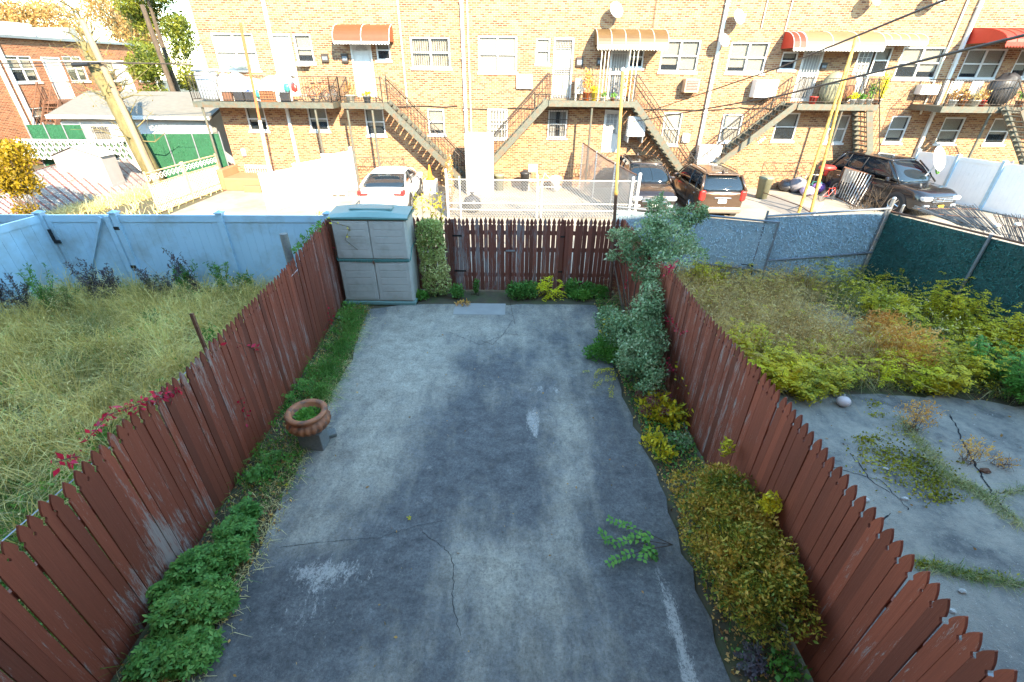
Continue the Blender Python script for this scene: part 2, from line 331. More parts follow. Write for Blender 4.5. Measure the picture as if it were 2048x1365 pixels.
MT = dict(
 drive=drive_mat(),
 slab=slab_mat(),
 lane=M_('lane_concrete', (.33, .285, .225), (.27, .235, .185), 1.2, .9, bmp=.2, dirt=(.20, .17, .13), dscale=.9),
 soil=M_('soil', (.060, .048, .030), (.10, .085, .045), 5, .95, bmp=.6, dirt=(.05, .07, .02), dscale=2.5),
 wood=wood_mat('fence_red_brown', (.165, .036, .016), (.225, .052, .024), (.36, .31, .28), .60),
 wood_left=wood_mat('fence_red_brown_worn', (.155, .034, .016), (.21, .050, .024), (.36, .31, .28), .57),
 wood_back=wood_mat('fence_weathered', (.15, .042, .024), (.20, .060, .036), (.27, .25, .24), .56),
 vinyl=M_('shade_blue_vinyl', (.36, .54, .66), (.33, .51, .63), 2, .35, dirt=(.27, .36, .40), dscale=1.1),  # white vinyl with the blue of the shade put into its base colour
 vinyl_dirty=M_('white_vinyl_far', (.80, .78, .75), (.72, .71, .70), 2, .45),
 black=M_('black_hardware', (.02, .02, .02), None, 5, .5, .4),
 galv=M_('galvanised_steel', (.42, .42, .42), (.32, .33, .34), 20, .4, .7),
 galvd=M_('dull_grey_steel', (.22, .24, .26), (.17, .18, .20), 20, .5, .5),
 rust=M_('rusty_steel', (.20, .10, .06), (.11, .05, .03), 30, .85, .2, bmp=.3),
 yel=M_('yellow_painted_steel', (.62, .42, .10), (.50, .33, .08), 6, .5, .1, dirt=(.20, .09, .03), dscale=6),
 shed=M_('shed_taupe_plastic', (.43, .42, .37), (.40, .39, .35), 3, .5, dirt=(.33, .32, .27), dscale=3),
 shedt=M_('shed_teal_plastic', (.055, .15, .13), (.07, .18, .155), 3, .4),
 shedr=M_('shed_roof_plastic', (.15, .26, .235), (.13, .225, .20), 2, .4, bmp=.1),
 terra=M_('terracotta', (.40, .15, .06), (.30, .105, .045), 7, .6, bmp=.25, dirt=(.07, .05, .04), dscale=9),
 block=M_('grey_block', (.14, .15, .14), (.20, .21, .20), 30, .9, bmp=.6),
 stone=M_('pale_stone', (.5, .49, .46), (.35, .34, .31), 8, .8, bmp=.5),
 white=M_('white_paint', (.66, .65, .62), (.58, .57, .54), 4, .5),
 cream=M_('cream_paint', (.70, .64, .52), (.62, .57, .46), 4, .6),
 iron=M_('black_iron', (.035, .032, .030), (.07, .05, .035), 15, .6, .3),
 stairm=M_('grey_green_steel', (.12, .125, .10), (.08, .085, .065), 8, .6, .2, dirt=(.15, .09, .05), dscale=5),
 dark=M_('dark_interior', (.012, .012, .014), None, 3, .9),
 blind=M_('cream_blinds', (.62, .55, .40), (.55, .48, .36), 3, .8),
 bark=M_('bark', (.10, .07, .045), (.05, .035, .025), 12, .9, bmp=.8, stretch=(1, 1, .3)),
 barky=M_('pale_bark', (.20, .165, .07), (.09, .075, .03), 6, .9, bmp=.9, stretch=(1, 1, .4)),
 pole=M_('weathered_pole_wood', (.30, .22, .14), (.19, .135, .085), 6, .8, bmp=.5, stretch=(1, 1, .08)),
 tyre=M_('tyre_rubber', (.018, .018, .018), None, 5, .85),
 rim=M_('alloy', (.55, .55, .55), None, 5, .25, .9),
)
def glassm(name, col, rough=.06, alpha=.45):
    m, nt, b, out = newmat(name); b.inputs['Base Color'].default_value = col+(1,); b.inputs['Roughness'].default_value = rough
    b.inputs['Alpha'].default_value = alpha; b.inputs['Specular IOR Level'].default_value = .8; return m
MT['glass'] = glassm("window_glass", (.05, .06, .07), .06, .25); MT['carglass'] = glassm('car_glass', (.012, .02, .028), .03, .94)
def chainm(): return MT['galv']
# leaf colours
LM = dict(
 varieg=leafmat('variegated_leaves', [(.035, .07, .025), (.09, .155, .06), (.18, .25, .115), (.36, .38, .23)], .2),
 vcol=leafmat('cream_edged_leaves', [(.08, .13, .03), (.17, .22, .05), (.30, .32, .10), (.42, .40, .17)], .2),
 mum=leafmat('mid_green_leaves', [(.025, .07, .012), (.05, .135, .022), (.08, .19, .035), (.13, .22, .04)], .25),
 green=leafmat('fresh_green_leaves', [(.05, .13, .02), (.08, .20, .03), (.14, .27, .04)], .35),
 yellow=leafmat('yellow_leaves', [(.30, .33, .02), (.50, .46, .02), (.62, .52, .02)], .35),
 yg=leafmat('yellow_green_leaves', [(.11, .14, .012), (.28, .25, .015), (.46, .37, .018), (.58, .42, .02)], .35),
 abelia=leafmat('bronze_green_leaves', [(.035, .055, .006), (.10, .12, .012), (.22, .18, .018), (.36, .20, .025), (.42, .26, .06)], .2, nscale=2.5),
 maroon=leafmat('maroon_leaves', [(.10, .015, .03), (.16, .03, .04), (.10, .14, .03)], .2),
 red=leafmat('crimson_leaves', [(.20, .006, .02), (.34, .012, .04), (.42, .025, .035)], .3),
 purple=leafmat('dusky_weed_leaves', [(.035, .03, .035), (.07, .05, .06), (.04, .08, .03)], .2),
 dry=leafmat('dry_grass', [(.26, .22, .08), (.42, .34, .15), (.56, .46, .22), (.62, .50, .20)], .3, nscale=.9),
 drygr=leafmat('half_dry_grass', [(.05, .10, .02), (.12, .16, .04), (.30, .27, .12), (.42, .36, .18)], .3, nscale=.8),
 grass=leafmat('green_grass', [(.04, .10, .015), (.08, .17, .025), (.16, .22, .05)], .35),
 orange=leafmat('orange_twigs', [(.30, .12, .03), (.50, .25, .05), (.55, .36, .10)], .3),
 brown=leafmat('brown_litter', [(.12, .06, .025), (.25, .13, .04), (.36, .22, .06), (.45, .33, .08)], .1),
 conif=leafmat('evergreen_needles', [(.03, .05, .005), (.09, .11, .009), (.19, .18, .015)], .15, nscale=.8, lb=1.2),
 autumn=leafmat('autumn_twig_leaves', [(.30, .15, .05), (.48, .27, .08), (.60, .40, .14)], .35, nscale=.4, lb=0.85),
 ybush=leafmat('golden_bush_leaves', [(.22, .16, .01), (.45, .30, .01), (.60, .42, .02)], .3, lb=0.555),
 moss=leafmat('moss_tufts', [(.06, .07, .01), (.20, .19, .015), (.36, .31, .02)], .1),
 slatb=leafmat('blue_grey_slats', [(.20, .28, .32), (.28, .36, .40), (.36, .44, .47)], .1),
 slatg=leafmat('dark_teal_slats', [(.012, .065, .06), (.02, .095, .08), (.035, .13, .11)], .1),
 slatv=leafmat('bright_green_slats', [(.02, .15, .06), (.03, .22, .09), (.05, .30, .13)], .1, lb=0.55),
)
# ------------------------------------------------------------------ the ground
g = MB(); ys = [-80, 0, 10.3, 12.5, 16, 30, 220]
for a, b in zip(ys, ys[1:]): g.quad((-160, a, gz(a)-.012), (160, a, gz(a)-.012), (160, b, gz(b)-.012), (-160, b, gz(b)-.012))
tag(g.build('ground', MT['soil']), kind='structure')
g = MB(); ys = [10.75, 12.5, 16, 23.4]
for a, b in zip(ys, ys[1:]): g.quad((-13.5, a, gz(a)+.004), (30, a, gz(a)+.004), (30, b, gz(b)+.004), (-13.5, b, gz(b)+.004))
tag(g.build('lane_pavement', MT['lane']), kind='structure')
def slab(name, px, z, mat, jag=.03, sub=10, raw=False):
    P = [V((p[0], p[1], 0)) if raw else onz(p[0], p[1], 0) for p in px]; pts = []
    for i, p in enumerate(P):
        q = P[(i+1) % len(P)]; n = max(1, int((q-p).length/.22))
        for k in range(n):
            r = p.lerp(q, k/n); pts.append((r.x+random.gauss(0, jag), r.y+random.gauss(0, jag), 0))
    m = MB(); n = len(pts); m.add([(x, y, z) for x, y, _ in pts]+[(x, y, -.05) for x, y, _ in pts], [tuple(range(n))]+[((i+1) % n, i, n+i, n+(i+1) % n) for i in range(n)])
    o = m.build(name, mat); tag(o, kind='structure'); return o
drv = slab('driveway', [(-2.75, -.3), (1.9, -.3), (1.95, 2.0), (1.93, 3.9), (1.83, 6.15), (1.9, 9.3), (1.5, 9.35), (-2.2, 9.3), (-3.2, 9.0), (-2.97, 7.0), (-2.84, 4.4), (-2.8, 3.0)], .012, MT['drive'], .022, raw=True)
# the long central cracks and the older patch by the gate
def crack(pts, w):
    m = MB(); P = [onz(x, y, .0165) for x, y in pts]; fine = []
    for a, b in zip(P, P[1:]):
        n = max(2, int((b-a).length/.035))
        for k in range(n): q = a.lerp(b, k/n); fine.append(V((q.x+random.gauss(0, .008), q.y+random.gauss(0, .004), q.z)))
    for a, b in zip(fine, fine[1:]):
        s = V((-(b-a).y, (b-a).x, 0)).normalized()*w*random.uniform(.4, 1); m.quad(a-s, b-s, b+s, a+s)
    m.build('crack', MT['dark'], drv)
crack([(902, 1110), (908, 1150), (905, 1195), (915, 1240), (921, 1280)], .0035)
crack([(905, 1112), (880, 1090), (850, 1070), (838, 1050)], .003)
crack([(1025, 640), (1010, 665), (985, 690), (960, 680)], .004); crack([(1020, 600), (1024, 625), (1030, 650)], .004)
crack([(900, 665), (960, 690), (1010, 668), (1060, 672)], .004)
crack([(560, 1095), (640, 1085), (760, 1075), (840, 1050), (900, 1040)], .0025)
m = MB(); a, b, c_, d = [onz(*p, .03) for p in ((905, 628), (1020, 628), (1018, 588), (925, 588))]
m.prism([(0, 0), (1.15, 0), (1.14, .018), (.01, .018)], .55, Matrix.Translation(V((a.x, a.y, 0))) )
tag(m.build('gate_apron', M_('smooth_patch_concrete', (.33, .32, .29), (.27, .26, .24), 3, .85, bmp=.2)), kind='structure')
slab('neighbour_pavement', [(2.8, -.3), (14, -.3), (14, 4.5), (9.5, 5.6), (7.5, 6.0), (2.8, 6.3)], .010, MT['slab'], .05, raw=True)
slab('broken_pavement', [(6.3, 7.7), (7.4, 7.6), (7.6, 8.6), (7.2, 9.5), (6.5, 9.6), (6.1, 8.8)], .010, MT['slab'], .07, raw=True)
m = MB()
for pts, w in (([(1835, 1130), (1900, 1140), (1960, 1155), (2048, 1170)], .02), ([(1900, 830), (1950, 930), (2000, 1010), (2060, 1060)], .016), ([(1560, 880), (1650, 930), (1760, 960), (1830, 1030)], .006), ([(1700, 905), (1740, 960), (1790, 990)], .008), ([(1995, 985), (2060, 980)], .012), ([(1780, 1030), (1730, 1060), (1760, 1090)], .012)):
    P = [onz(x, y, .0145) for x, y in pts]; fine = []
    for a, b in zip(P, P[1:]):
        n = max(2, int((b-a).length/.05))
        for k in range(n): q = a.lerp(b, k/n); fine.append(V((q.x+random.gauss(0, .012), q.y+random.gauss(0, .012), q.z)))
    for a, b in zip(fine, fine[1:]):
        s = V((-(b-a).y, (b-a).x, 0)).normalized()*w*random.uniform(.3, 1); m.quad(a-s, b-s, b+s, a+s)
m.build('crack', MT['dark'], bpy.data.objects['neighbour_pavement'])
# gravel and crumbs on the neighbour's slab
def crumbs(name, regions, n, mat, s=.012):
    P = []
    for x0, x1, y0, y1, wgt in regions:
        k = int(n*wgt); P.append(np.stack([rng.uniform(x0, x1, k), rng.uniform(y0, y1, k), np.full(k, .012)], 1))
    P = np.concatenate(P); co_ = []
    sz = s*rng.uniform(.3, 1.3, (len(P), 1)); a = rng.uniform(0, PI, len(P)); u = np.stack([np.cos(a), np.sin(a), np.zeros(len(P))], 1)*sz; v = np.stack([-np.sin(a), np.cos(a), np.zeros(len(P))], 1)*sz*.7
    h = np.stack([np.zeros(len(P))]*2+[np.ones(len(P))], 1)*sz*.9
    T = P+h
    for A, B in ((u, v), (v, -u), (-u, -v), (-v, u)): co_.append(np.stack([P+A, P+B, T], 1))
    o = arr_mesh(name, np.concatenate(co_, 0).reshape(-1, 3), 3, mat); tag(o, kind='stuff'); return o
crumbs('gravel', [(2.9, 10, 1.0, 3.2, .6), (2.9, 10, 3.2, 6.0, .4)], 900, MT['stone'], .011)
# ------------------------------------------------------------------ our own row of houses, behind the camera (it shades the yard)
t = thing('row_house', 'long brick row house standing behind the viewpoint', 'house', (0, -6, 0))
BR0 = brickmat('near_brick', (.20, .07, .04), (.30, .11, .06), (.35, .32, .28), (.36, .16, .09))
MB().box((-70, -10, 0), (70, -.45, 9.0)).build('wall', BR0, t); MB().box((-70.1, -10.1, 9.0), (70.1, -.35, 9.15)).build('roof', MT['galvd'], t)
# ------------------------------------------------------------------ picket fences
def picket(w, h, wide=.006):
    a = w/2
    R = [(a, 0), (a, h-.175), (a-.008, h-.168), (a-.017, h-.153), (a-.017, h-.142), (a-.008, h-.130), (a-.002, h-.118), (a-.005, h-.10), (a-.014, h-.066), (a-.027, h-.034), (a-.040, h-.010), (.003, h)]
    return R+[(-x, z) for x, z in R[::-1]]
def pickets(m, P0, P1, hf, pitch=.100, w=.0955, inward=1, jit=.007, lean=.005, skip=()):
    d = (P1-P0); L = d.length; d.normalize(); ang = math.atan2(d.y, d.x); n = max(1, round(L/pitch)); pitch = L/n
    for i in range(n):
        if i in skip: continue
        p = P0+d*((i+.5)*pitch); h = hf((i+.5)/n)+random.gauss(0, jit)
        T = Matrix.Translation(V((p.x, p.y, gz(p.y)+.02+random.gauss(0, .004)))) @ Matrix.Rotation(ang, 4, 'Z') @ Matrix.Rotation(random.gauss(0, lean), 4, 'Y') @ Matrix.Rotation(random.gauss(0, lean*.6), 4, 'X')
        m.prism(picket(w*random.uniform(.97, 1.01), h), .018, T)
def rails(t, P0, P1, zs, mat, off):
    d = (P1-P0); L = d.length; d.normalize(); ang = math.atan2(d.y, d.x)
    for z in zs:
        m = MB(); T = Matrix.Translation(V((P0.x, P0.y, z))) @ Matrix.Rotation(ang, 4, 'Z'); m.box((0, off, -.045), (L, off+.04, .045), T); m.build('rail', mat, t)
def fposts(t, P0, P1, n, mat, off, h=1.65):
    d = (P1-P0); L = d.length; d.normalize(); nn = V((-d.y, d.x, 0))
    for i in range(n):
        p = P0+d*(L*(i+.5)/n)+nn*(off); MB().cbox((p.x, p.y, h/2), (.09, .09, h), math.atan2(d.y, d.x)).build('post', mat, t)
FX = [V((-3.42, .3, 0)), V((-3.46, 2.6, 0)), V((-3.56, 5.3, 0)), V((-3.74, 8.2, 0)), V((-3.90, 10.0, 0))]
t = thing('picket_fence', 'long peeling red brown picket fence with crimson creeper on the left side of the driveway', 'fence', FX[0])
m = MB()
for i, (a, b) in enumerate(zip(FX, FX[1:])): pickets(m, a, b, lambda s, i=i: 1.82+.02*math.sin(s*6+i)+(.10 if i == 3 else .0)+(.05*s if i == 2 else 0), lean=.006)
m.build('pickets', MT['wood_left'], t)
for a, b in zip(FX, FX[1:]): rails(t, a, b, (.45, 1.40), MT['wood_left'], .022)
for a, b in zip(FX, FX[1:]): fposts(t, a, b, 1, MT['wood_left'], .11)
RX = [V((2.45, 10.1, 0)), V((2.56, 7.2, 0)), V((2.66, 4.2, 0)), V((2.68, .25, 0))]
t = thing('picket_fence', 'long red brown picket fence with pointed boards on the right side of the driveway', 'fence', RX[0])
m = MB()
for i, (a, b) in enumerate(zip(RX, RX[1:])): pickets(m, a, b, lambda s, i=i: (1.76, 1.80, 1.85)[i]+.015*math.sin(s*9), jit=.005, lean=.004)
m.build('pickets', MT['wood'], t)
for a, b in zip(RX, RX[1:]): rails(t, a, b, (.45, 1.36), MT['wood'], .022); fposts(t, a, b, 2, MT['galvd'], .10)
# the gate and the fence beside it
YB = 10.10
def bx(px): return ony(px, 520, YB).x
def seg(x0, x1, name, label, cat, pitch, skip=(), yo=0, gap=None, hinge=True):
    t = thing(name, label, cat, (x0, YB+yo, 0)); m = MB()
    pickets(m, V((x0, YB+yo, 0)), V((x1, YB+yo, 0)), lambda s: 1.75, pitch=pitch, w=.091 if not gap else gap, jit=.006, lean=.006)
    m.build('pickets', MT['wood_back'], t)
    for z in (.40, 1.02, 1.42):
        mm = MB(); mm.box((x0, YB+yo+.022, z-.045), (x1, YB+yo+.062, z+.045)); mm.build('rail', MT['wood_back'], t)
    return t
t1 = seg(-3.85, bx(908), 'picket_fence', 'red brown picket fence section behind the storage cabinet and the clipped cream shrub', 'fence', .1005)
t2 = seg(bx(910), bx(1018), 'gate_leaf', 'left leaf of the red brown picket gate, latch at its right edge', 'gate', .1005)
t3 = seg(bx(1024), bx(1125), 'gate_leaf', 'right leaf of the red brown picket gate behind the yellow seedling', 'gate', .1005)
t4 = seg(bx(1127), 2.48, 'picket_fence', 'short picket fence section between the gate and the right hand corner behind the steel pole', 'fence', .1005)
for t, px in ((t2, 912), (t3, 1122)):
    for z in (.5, 1.35): MB().box((bx(px)-.05, YB-.006, z-.02), (bx(px)+.22*(1 if px < 1000 else -1)+.0, YB, z+.02) if px < 1000 else (bx(px)+.05, YB, z+.02)).build('hinge', MT['black'], t)
MB().box((bx(1012), YB-.012, .99), (bx(1030), YB-.004, 1.03)).build('latch', MT['galv'], t2)
for px in (908, 1125, 1021): MB().cbox((bx(px), YB+.09, .85), (.07, .07, 1.7)).build('post', MT['wood_back'], t1 if px == 908 else (t4 if px == 1125 else t2))
# ------------------------------------------------------------------ storage cabinet
def shed():
    t = thing('storage_cabinet', 'tall taupe plastic storage cabinet with a teal lid in the back corner of the driveway', 'cabinet', (-2.98, 9.6, 0), .0)
    W, Dp, H = .80, .36, 1.93; ox, oy = -2.98, 9.60; R = Matrix.Translation(V((ox, oy, .01))) @ Matrix.Rotation(.0, 4, 'Z')
    b = MB(); b.bev((-W+.02, -Dp+.03, .05), (W-.02, Dp, H), .03, R); b.build('body', MT['shed'], t)
    b = MB(); b.bev((-W-.01, -Dp-.02, 0), (W+.01, Dp+.01, .09), .02, R); b.build('base', MT['shedr'], t)
    for s in (-1, 1):
        x0, x1 = (-W+.05, -.008) if s < 0 else (.008, W-.05); d = MB()
        for z0, z1 in ((.12, 1.02), (1.10, H-.03)):
            d.bev((x0, -Dp-.005, z0), (x1, -Dp+.04, z1), .012, R); n = 5; hh = (z1-z0-.08)/n
            for i in range(n): d.bev((x0+.09, -Dp-.011, z0+.04+i*hh+.012), (x1-.06, -Dp+.0, z0+.04+(i+1)*hh), .01, R)
        dd = d.build('door', MT['shed'], t)
        k = MB(); xs = [x0-.02 if s < 0 else x0, x1 if s < 0 else x1+.02]
        for i in range(6):
            a = xs[0]+(xs[1]-xs[0])*i/6; c2 = xs[0]+(xs[1]-xs[0])*(i+1)/6; u = abs((a+c2)/2)/W
            k.bev((a, -Dp-.022, 1.035-.02*(1-u)), (c2, -Dp+.02, 1.085+.0*(1-u)), .008, R)
        k.build('handle_band', MT['shedt'], dd)
    k = MB(); k.box((-.02, -Dp-.035, .99), (.02, -Dp-.02, 1.05), R); k.build('lock', MT['rust'], t)
    k = MB()
    for s in (-1, 1): k.path([R @ V((s*(W-.015), -Dp+.02, 1.06)), R @ V((s*(W-.012), -Dp+.25, 1.26)), R @ V((s*(W-.012), Dp, 1.28))], .015, 5)
    k.build('side_trim', MT['shedt'], t)
    l = MB(); l.bev((-W-.03, -Dp-.03, H), (W+.03, Dp+.03, H+.045), .015, R); l.build('lid_rim', MT['shedt'], t)
    l = MB(); n = 12; vs = []; fs = []
    for j, (yy, hh) in enumerate(((-Dp-.02, .045), (-Dp+.14, .075), (Dp-.1, .12), (Dp+.02, .06))):
        for i in range(n+1):
            u = -1+2*i/n; vs.append(R @ V((u*(W+.02), yy, H+hh+.05*math.cos(u*PI/2)*(1 if j else .2))))
    for j in range(3):
        for i in range(n): a = j*(n+1)+i; fs.append((a, a+1, a+n+2, a+n+1))
    l.add(vs, fs); l.bev((-.45, -.1, H+.12), (.45, .18, H+.165), .03, R); l.build('lid', MT['shedr'], t)
    return t
shed()
# ------------------------------------------------------------------ planter on its block
pc = onz(622, 905, 0); pc.x += .0
pb = V((pc.x+.02, pc.y+.13, 0))
t = thing('concrete_block', 'dark grey concrete block standing upright under the terracotta planter', 'block', pb, -.06)
b = MB(); R = Matrix.Rotation(-.06, 4, 'Z'); b.bev((-.165, -.11, .012), (.165, .11, .30), .008); b.build('block', MT['block'], t, world=False)
b = MB(); b.bev((-.02, -.05, .012), (.21, .10, .07), .01, Matrix.Rotation(.5, 4, 'Z')); tag(b.build('paving_brick', MT['block']), 'flat grey brick lying beside the planter block on the driveway edge', 'brick').location = (pb.x+.04, pb.y+.12, 0)
t = thing('planter', 'round ribbed terracotta planter with soil and small weeds on a grey block', 'planter', (pb.x, pb.y, .30))
PK = 1.17
pr = [(.001, 0), (.10, 0), (.115, .012), (.13, .03), (.175, .07), (.205, .12), (.21, .16), (.19, .20), (.165, .225), (.165, .24)]
pr = [(a*PK*1.1, b*PK) for a, b in pr]
b = MB(); b.lathe(pr, 80, (pb.x, pb.y, .30), lobes=20, amp=[0, 0, 0, .03, .08, .09, .09, .06, .0, 0]); b.build('bowl', MT['terra'], t, True)
b = MB(); b.lathe([(x*PK*1.1, z*PK) for x, z in [(.165, .235), (.20, .24), (.212, .255), (.212, .275), (.20, .29), (.165, .288), (.150, .275), (.148, .2), (.001, .2)]], 48, (pb.x, pb.y, .30)); b.build('rim', MT['terra'], t, True)
b = MB(); b.lathe([(.188, .252), (.11, .26), (.001, .264)], 24, (pb.x, pb.y, .30)); b.build('soil', MT['soil'], t, True)
P = np.stack([pb.x+rng.normal(0, .09, 500), pb.y+rng.normal(0, .09, 500), np.full(500, .565)], 1); P = P[np.hypot(P[:, 0]-pb.x, P[:, 1]-pb.y) < .16]
arr_mesh('weeds', leaf_coords(P, .045, .7, up=.9), 4, LM['green'], t)
# ------------------------------------------------------------------ poles in and around the yard
def pole(name, label, base, top, r, mat, cat='pole', cap=None, n=10, r1=None):
    t = thing(name, label, cat, base); MB().tube(base, top, r, n, r1).build('shaft', mat, t)
    if cap: MB().sphere(top, cap, 10, 6).build('cap', mat, t)
    return t
p = ony(1221, 588, 9.75); p.z = 0; q = ony(1246, 140, 9.80)
t = thing('steel_pole', 'tall steel pole, yellow above and coloured as shaded below, beside the back fence corner', 'pole', p)
mz = p.lerp(q, .52); MB().tube(p, mz, .036, 12).build('lower_shaft', MT['rust'], t); MB().tube(mz, q, .030, 12).build('upper_shaft', MT['yel'], t)  # shade under the shadow edge is put in as the lower rust colour
MB().tube(mz-V((0, 0, .03)), mz+V((0, 0, .04)), .042, 12).build('collar', MT['yel'], t); MB().sphere(q, .04, 10, 6).build('cap', MT['white'], t)
p = onx(408, 690, -3.66); q = onx(393, 618, -3.72); p.z = 0; q.y = p.y+.02
q = V((p.x-.02, p.y, onx(393, 618, -3.68).z)); t = thing('steel_stake', 'rusty perforated steel stake rising behind the left picket fence', 'post', p)
MB().cbox(((p.x+q.x)/2, p.y, q.z/2), (.035, .012, q.z)).build('web', MT['rust'], t); MB().cbox((p.x, p.y+.012, q.z/2), (.012, .03, q.z-.004)).build('flange', MT['rust'], t)
p = onz(586, 500, 1.75); t = thing('fence_post', 'grey round timber post top behind the left fence near the cabinet', 'post', (p.x-.1, p.y, 0)); MB().tube((p.x-.1, p.y, 0), (p.x-.1, p.y, 2.05), .07, 12).build('shaft', MT['block'], t)
# ------------------------------------------------------------------ vinyl fence of the left neighbour
def vpost(m, p, h=1.84, s=.065):
    m.box((p[0]-s, p[1]-s, gz(p[1])), (p[0]+s, p[1]+s, gz(p[1])+h))
def vcap(m, p, h=1.84, s=.085):
    z = gz(p[1])+h; m.box((p[0]-s, p[1]-s, z), (p[0]+s, p[1]+s, z+.025)); m.add([(p[0]-s*.85, p[1]-s*.85, z+.025), (p[0]+s*.85, p[1]-s*.85, z+.025), (p[0]+s*.85, p[1]+s*.85, z+.025), (p[0]-s*.85, p[1]+s*.85, z+.025), (p[0], p[1], z+.07)], [(0, 1, 4), (1, 2, 4), (2, 3, 4), (3, 0, 4)])
def vpanel(t, a, b, h=1.8, mat=None, n=12):
    mat = mat or MT['vinyl']; a = V((a[0], a[1], 0)); b = V((b[0], b[1], 0)); d = b-a; L = d.length; ang = math.atan2(d.y, d.x); z = gz((a.y+b.y)/2)
    T = Matrix.Translation(V((a.x, a.y, z))) @ Matrix.Rotation(ang, 4, 'Z'); w = L/n
    m = MB()
    for i in range(n): m.box((i*w+.002, -.012, .12), ((i+1)*w-.002, .012, h-.14), T)
    m.box((0, -.006, .12), (L, .006, h-.14), T); m.build('board_panel', mat, t)
    for z0, z1 in ((.03, .13), (h-.15, h)): MB().box((0, -.03, z0), (L, .03, z1), T).build('rail', mat, t)
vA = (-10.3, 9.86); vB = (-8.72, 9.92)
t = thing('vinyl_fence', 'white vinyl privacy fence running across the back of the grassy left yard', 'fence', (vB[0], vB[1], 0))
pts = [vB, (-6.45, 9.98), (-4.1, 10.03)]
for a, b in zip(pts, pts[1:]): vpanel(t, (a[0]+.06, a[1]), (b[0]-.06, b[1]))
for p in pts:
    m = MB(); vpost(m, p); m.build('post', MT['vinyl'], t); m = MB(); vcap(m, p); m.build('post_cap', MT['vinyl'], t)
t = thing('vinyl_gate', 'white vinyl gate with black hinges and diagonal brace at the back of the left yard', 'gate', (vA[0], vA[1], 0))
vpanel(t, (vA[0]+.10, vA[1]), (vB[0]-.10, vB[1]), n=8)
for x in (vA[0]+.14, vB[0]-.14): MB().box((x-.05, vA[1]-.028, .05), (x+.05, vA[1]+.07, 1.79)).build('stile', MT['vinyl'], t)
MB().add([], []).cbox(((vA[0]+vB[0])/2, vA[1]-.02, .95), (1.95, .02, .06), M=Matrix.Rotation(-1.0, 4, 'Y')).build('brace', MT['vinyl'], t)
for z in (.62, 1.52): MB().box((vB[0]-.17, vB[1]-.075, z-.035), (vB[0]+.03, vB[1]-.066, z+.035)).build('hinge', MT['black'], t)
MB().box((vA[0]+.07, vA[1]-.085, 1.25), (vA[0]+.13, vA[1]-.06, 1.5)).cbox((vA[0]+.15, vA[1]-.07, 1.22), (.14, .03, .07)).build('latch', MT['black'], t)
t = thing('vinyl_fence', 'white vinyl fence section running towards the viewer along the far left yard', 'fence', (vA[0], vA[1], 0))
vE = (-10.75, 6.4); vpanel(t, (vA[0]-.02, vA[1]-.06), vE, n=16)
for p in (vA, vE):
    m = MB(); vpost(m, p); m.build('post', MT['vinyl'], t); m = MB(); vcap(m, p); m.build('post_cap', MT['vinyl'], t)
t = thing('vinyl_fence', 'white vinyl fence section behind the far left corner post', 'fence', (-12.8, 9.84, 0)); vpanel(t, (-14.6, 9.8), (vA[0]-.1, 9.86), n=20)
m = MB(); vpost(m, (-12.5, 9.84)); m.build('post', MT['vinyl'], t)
# ------------------------------------------------------------------ chain-link fences with hedge slats on the right
def slatpanel(t, a, b, z0, z1, mat, base, n=9000, top=None):
    a = V((a[0], a[1], 0)); b = V((b[0], b[1], 0)); d = b-a; L = d.length; u = d.normalized(); nn = V((-u.y, u.x, 0))
    ang = math.atan2(d.y, d.x); T = Matrix.Translation(a) @ Matrix.Rotation(ang, 4, 'Z'); bk = MB()
    k = int(L/.09)
    for i in range(k): bk.box((i*L/k+.0005, -.006-.003*(i%2), z0), ((i+1)*L/k-.0005, .006, z1), T)
    pn = bk.build('slats', base, t)
    s = rng.uniform(0, L, n); z = rng.uniform(z0, z1, n); sd = np.where(rng.uniform(size=n) < .5, -1., 1.)*.014
    P = np.stack([a.x+u.x*s+nn.x*sd, a.y+u.y*s+nn.y*sd, z], 1); o = np.stack([nn.x*np.sign(sd), nn.y*np.sign(sd), np.full(n, .3)], 1)
    D = unit(rng.normal(size=(n, 3))*.9+o*.35+np.array([0, 0, -.6])); W = unit(np.cross(D, rng.normal(size=(n, 3)))); Ln = rng.uniform(.03, .075, (n, 1)); 
    arr_mesh('slat_fringe', np.stack([P-W*.006, P+W*.006, P+D*Ln+W*.003, P+D*Ln-W*.003], 1).reshape(-1, 3), 4, mat, pn)
SB = M_('blue_grey_slat_base', (.26, .34, .38), (.34, .42, .45), 9, .7, bmp=.6); SG = M_('dark_teal_slat_base', (.010, .05, .045), (.02, .08, .07), 9, .7, bmp=.6)
g1 = onz(1352, 421, 1.8); g2 = onz(1556, 446, 1.74); g3 = onz(1532, 432, 1.86); g4 = onz(1782, 413, 1.98)
t = thing('slatted_gate', 'left blue grey slatted chain link gate leaf beside the tall variegated shrub', 'gate', (g1.x, g1.y, 0))
slatpanel(t, (g1.x-1.4, g1.y+.3), g2, .08, 1.72, LM['slatb'], SB)
fr = MB(); A = V((g1.x-1.4, g1.y+.3, 0))
for z in (.1, .62, 1.76): fr.tube((A.x, A.y-.03, z+.04), (g2.x, g2.y-.03, z), .024, 8)
fr.tube((g2.x, g2.y-.03, 0), (g2.x, g2.y-.03, 1.78), .026, 8); fr.build('frame', MT['galvd'], t)
t = thing('slatted_gate', 'right blue grey slatted chain link gate leaf left of the steel corner posts', 'gate', (g3.x, g3.y, 0))
slatpanel(t, g3, (g4.x-.08, g4.y), .08, 1.82, LM['slatb'], SB, 14000)
fr = MB()
for z in (.1, .80, 1.86): fr.tube((g3.x, g3.y-.03, z), (g4.x, g4.y-.03, z+.08), .024, 8)
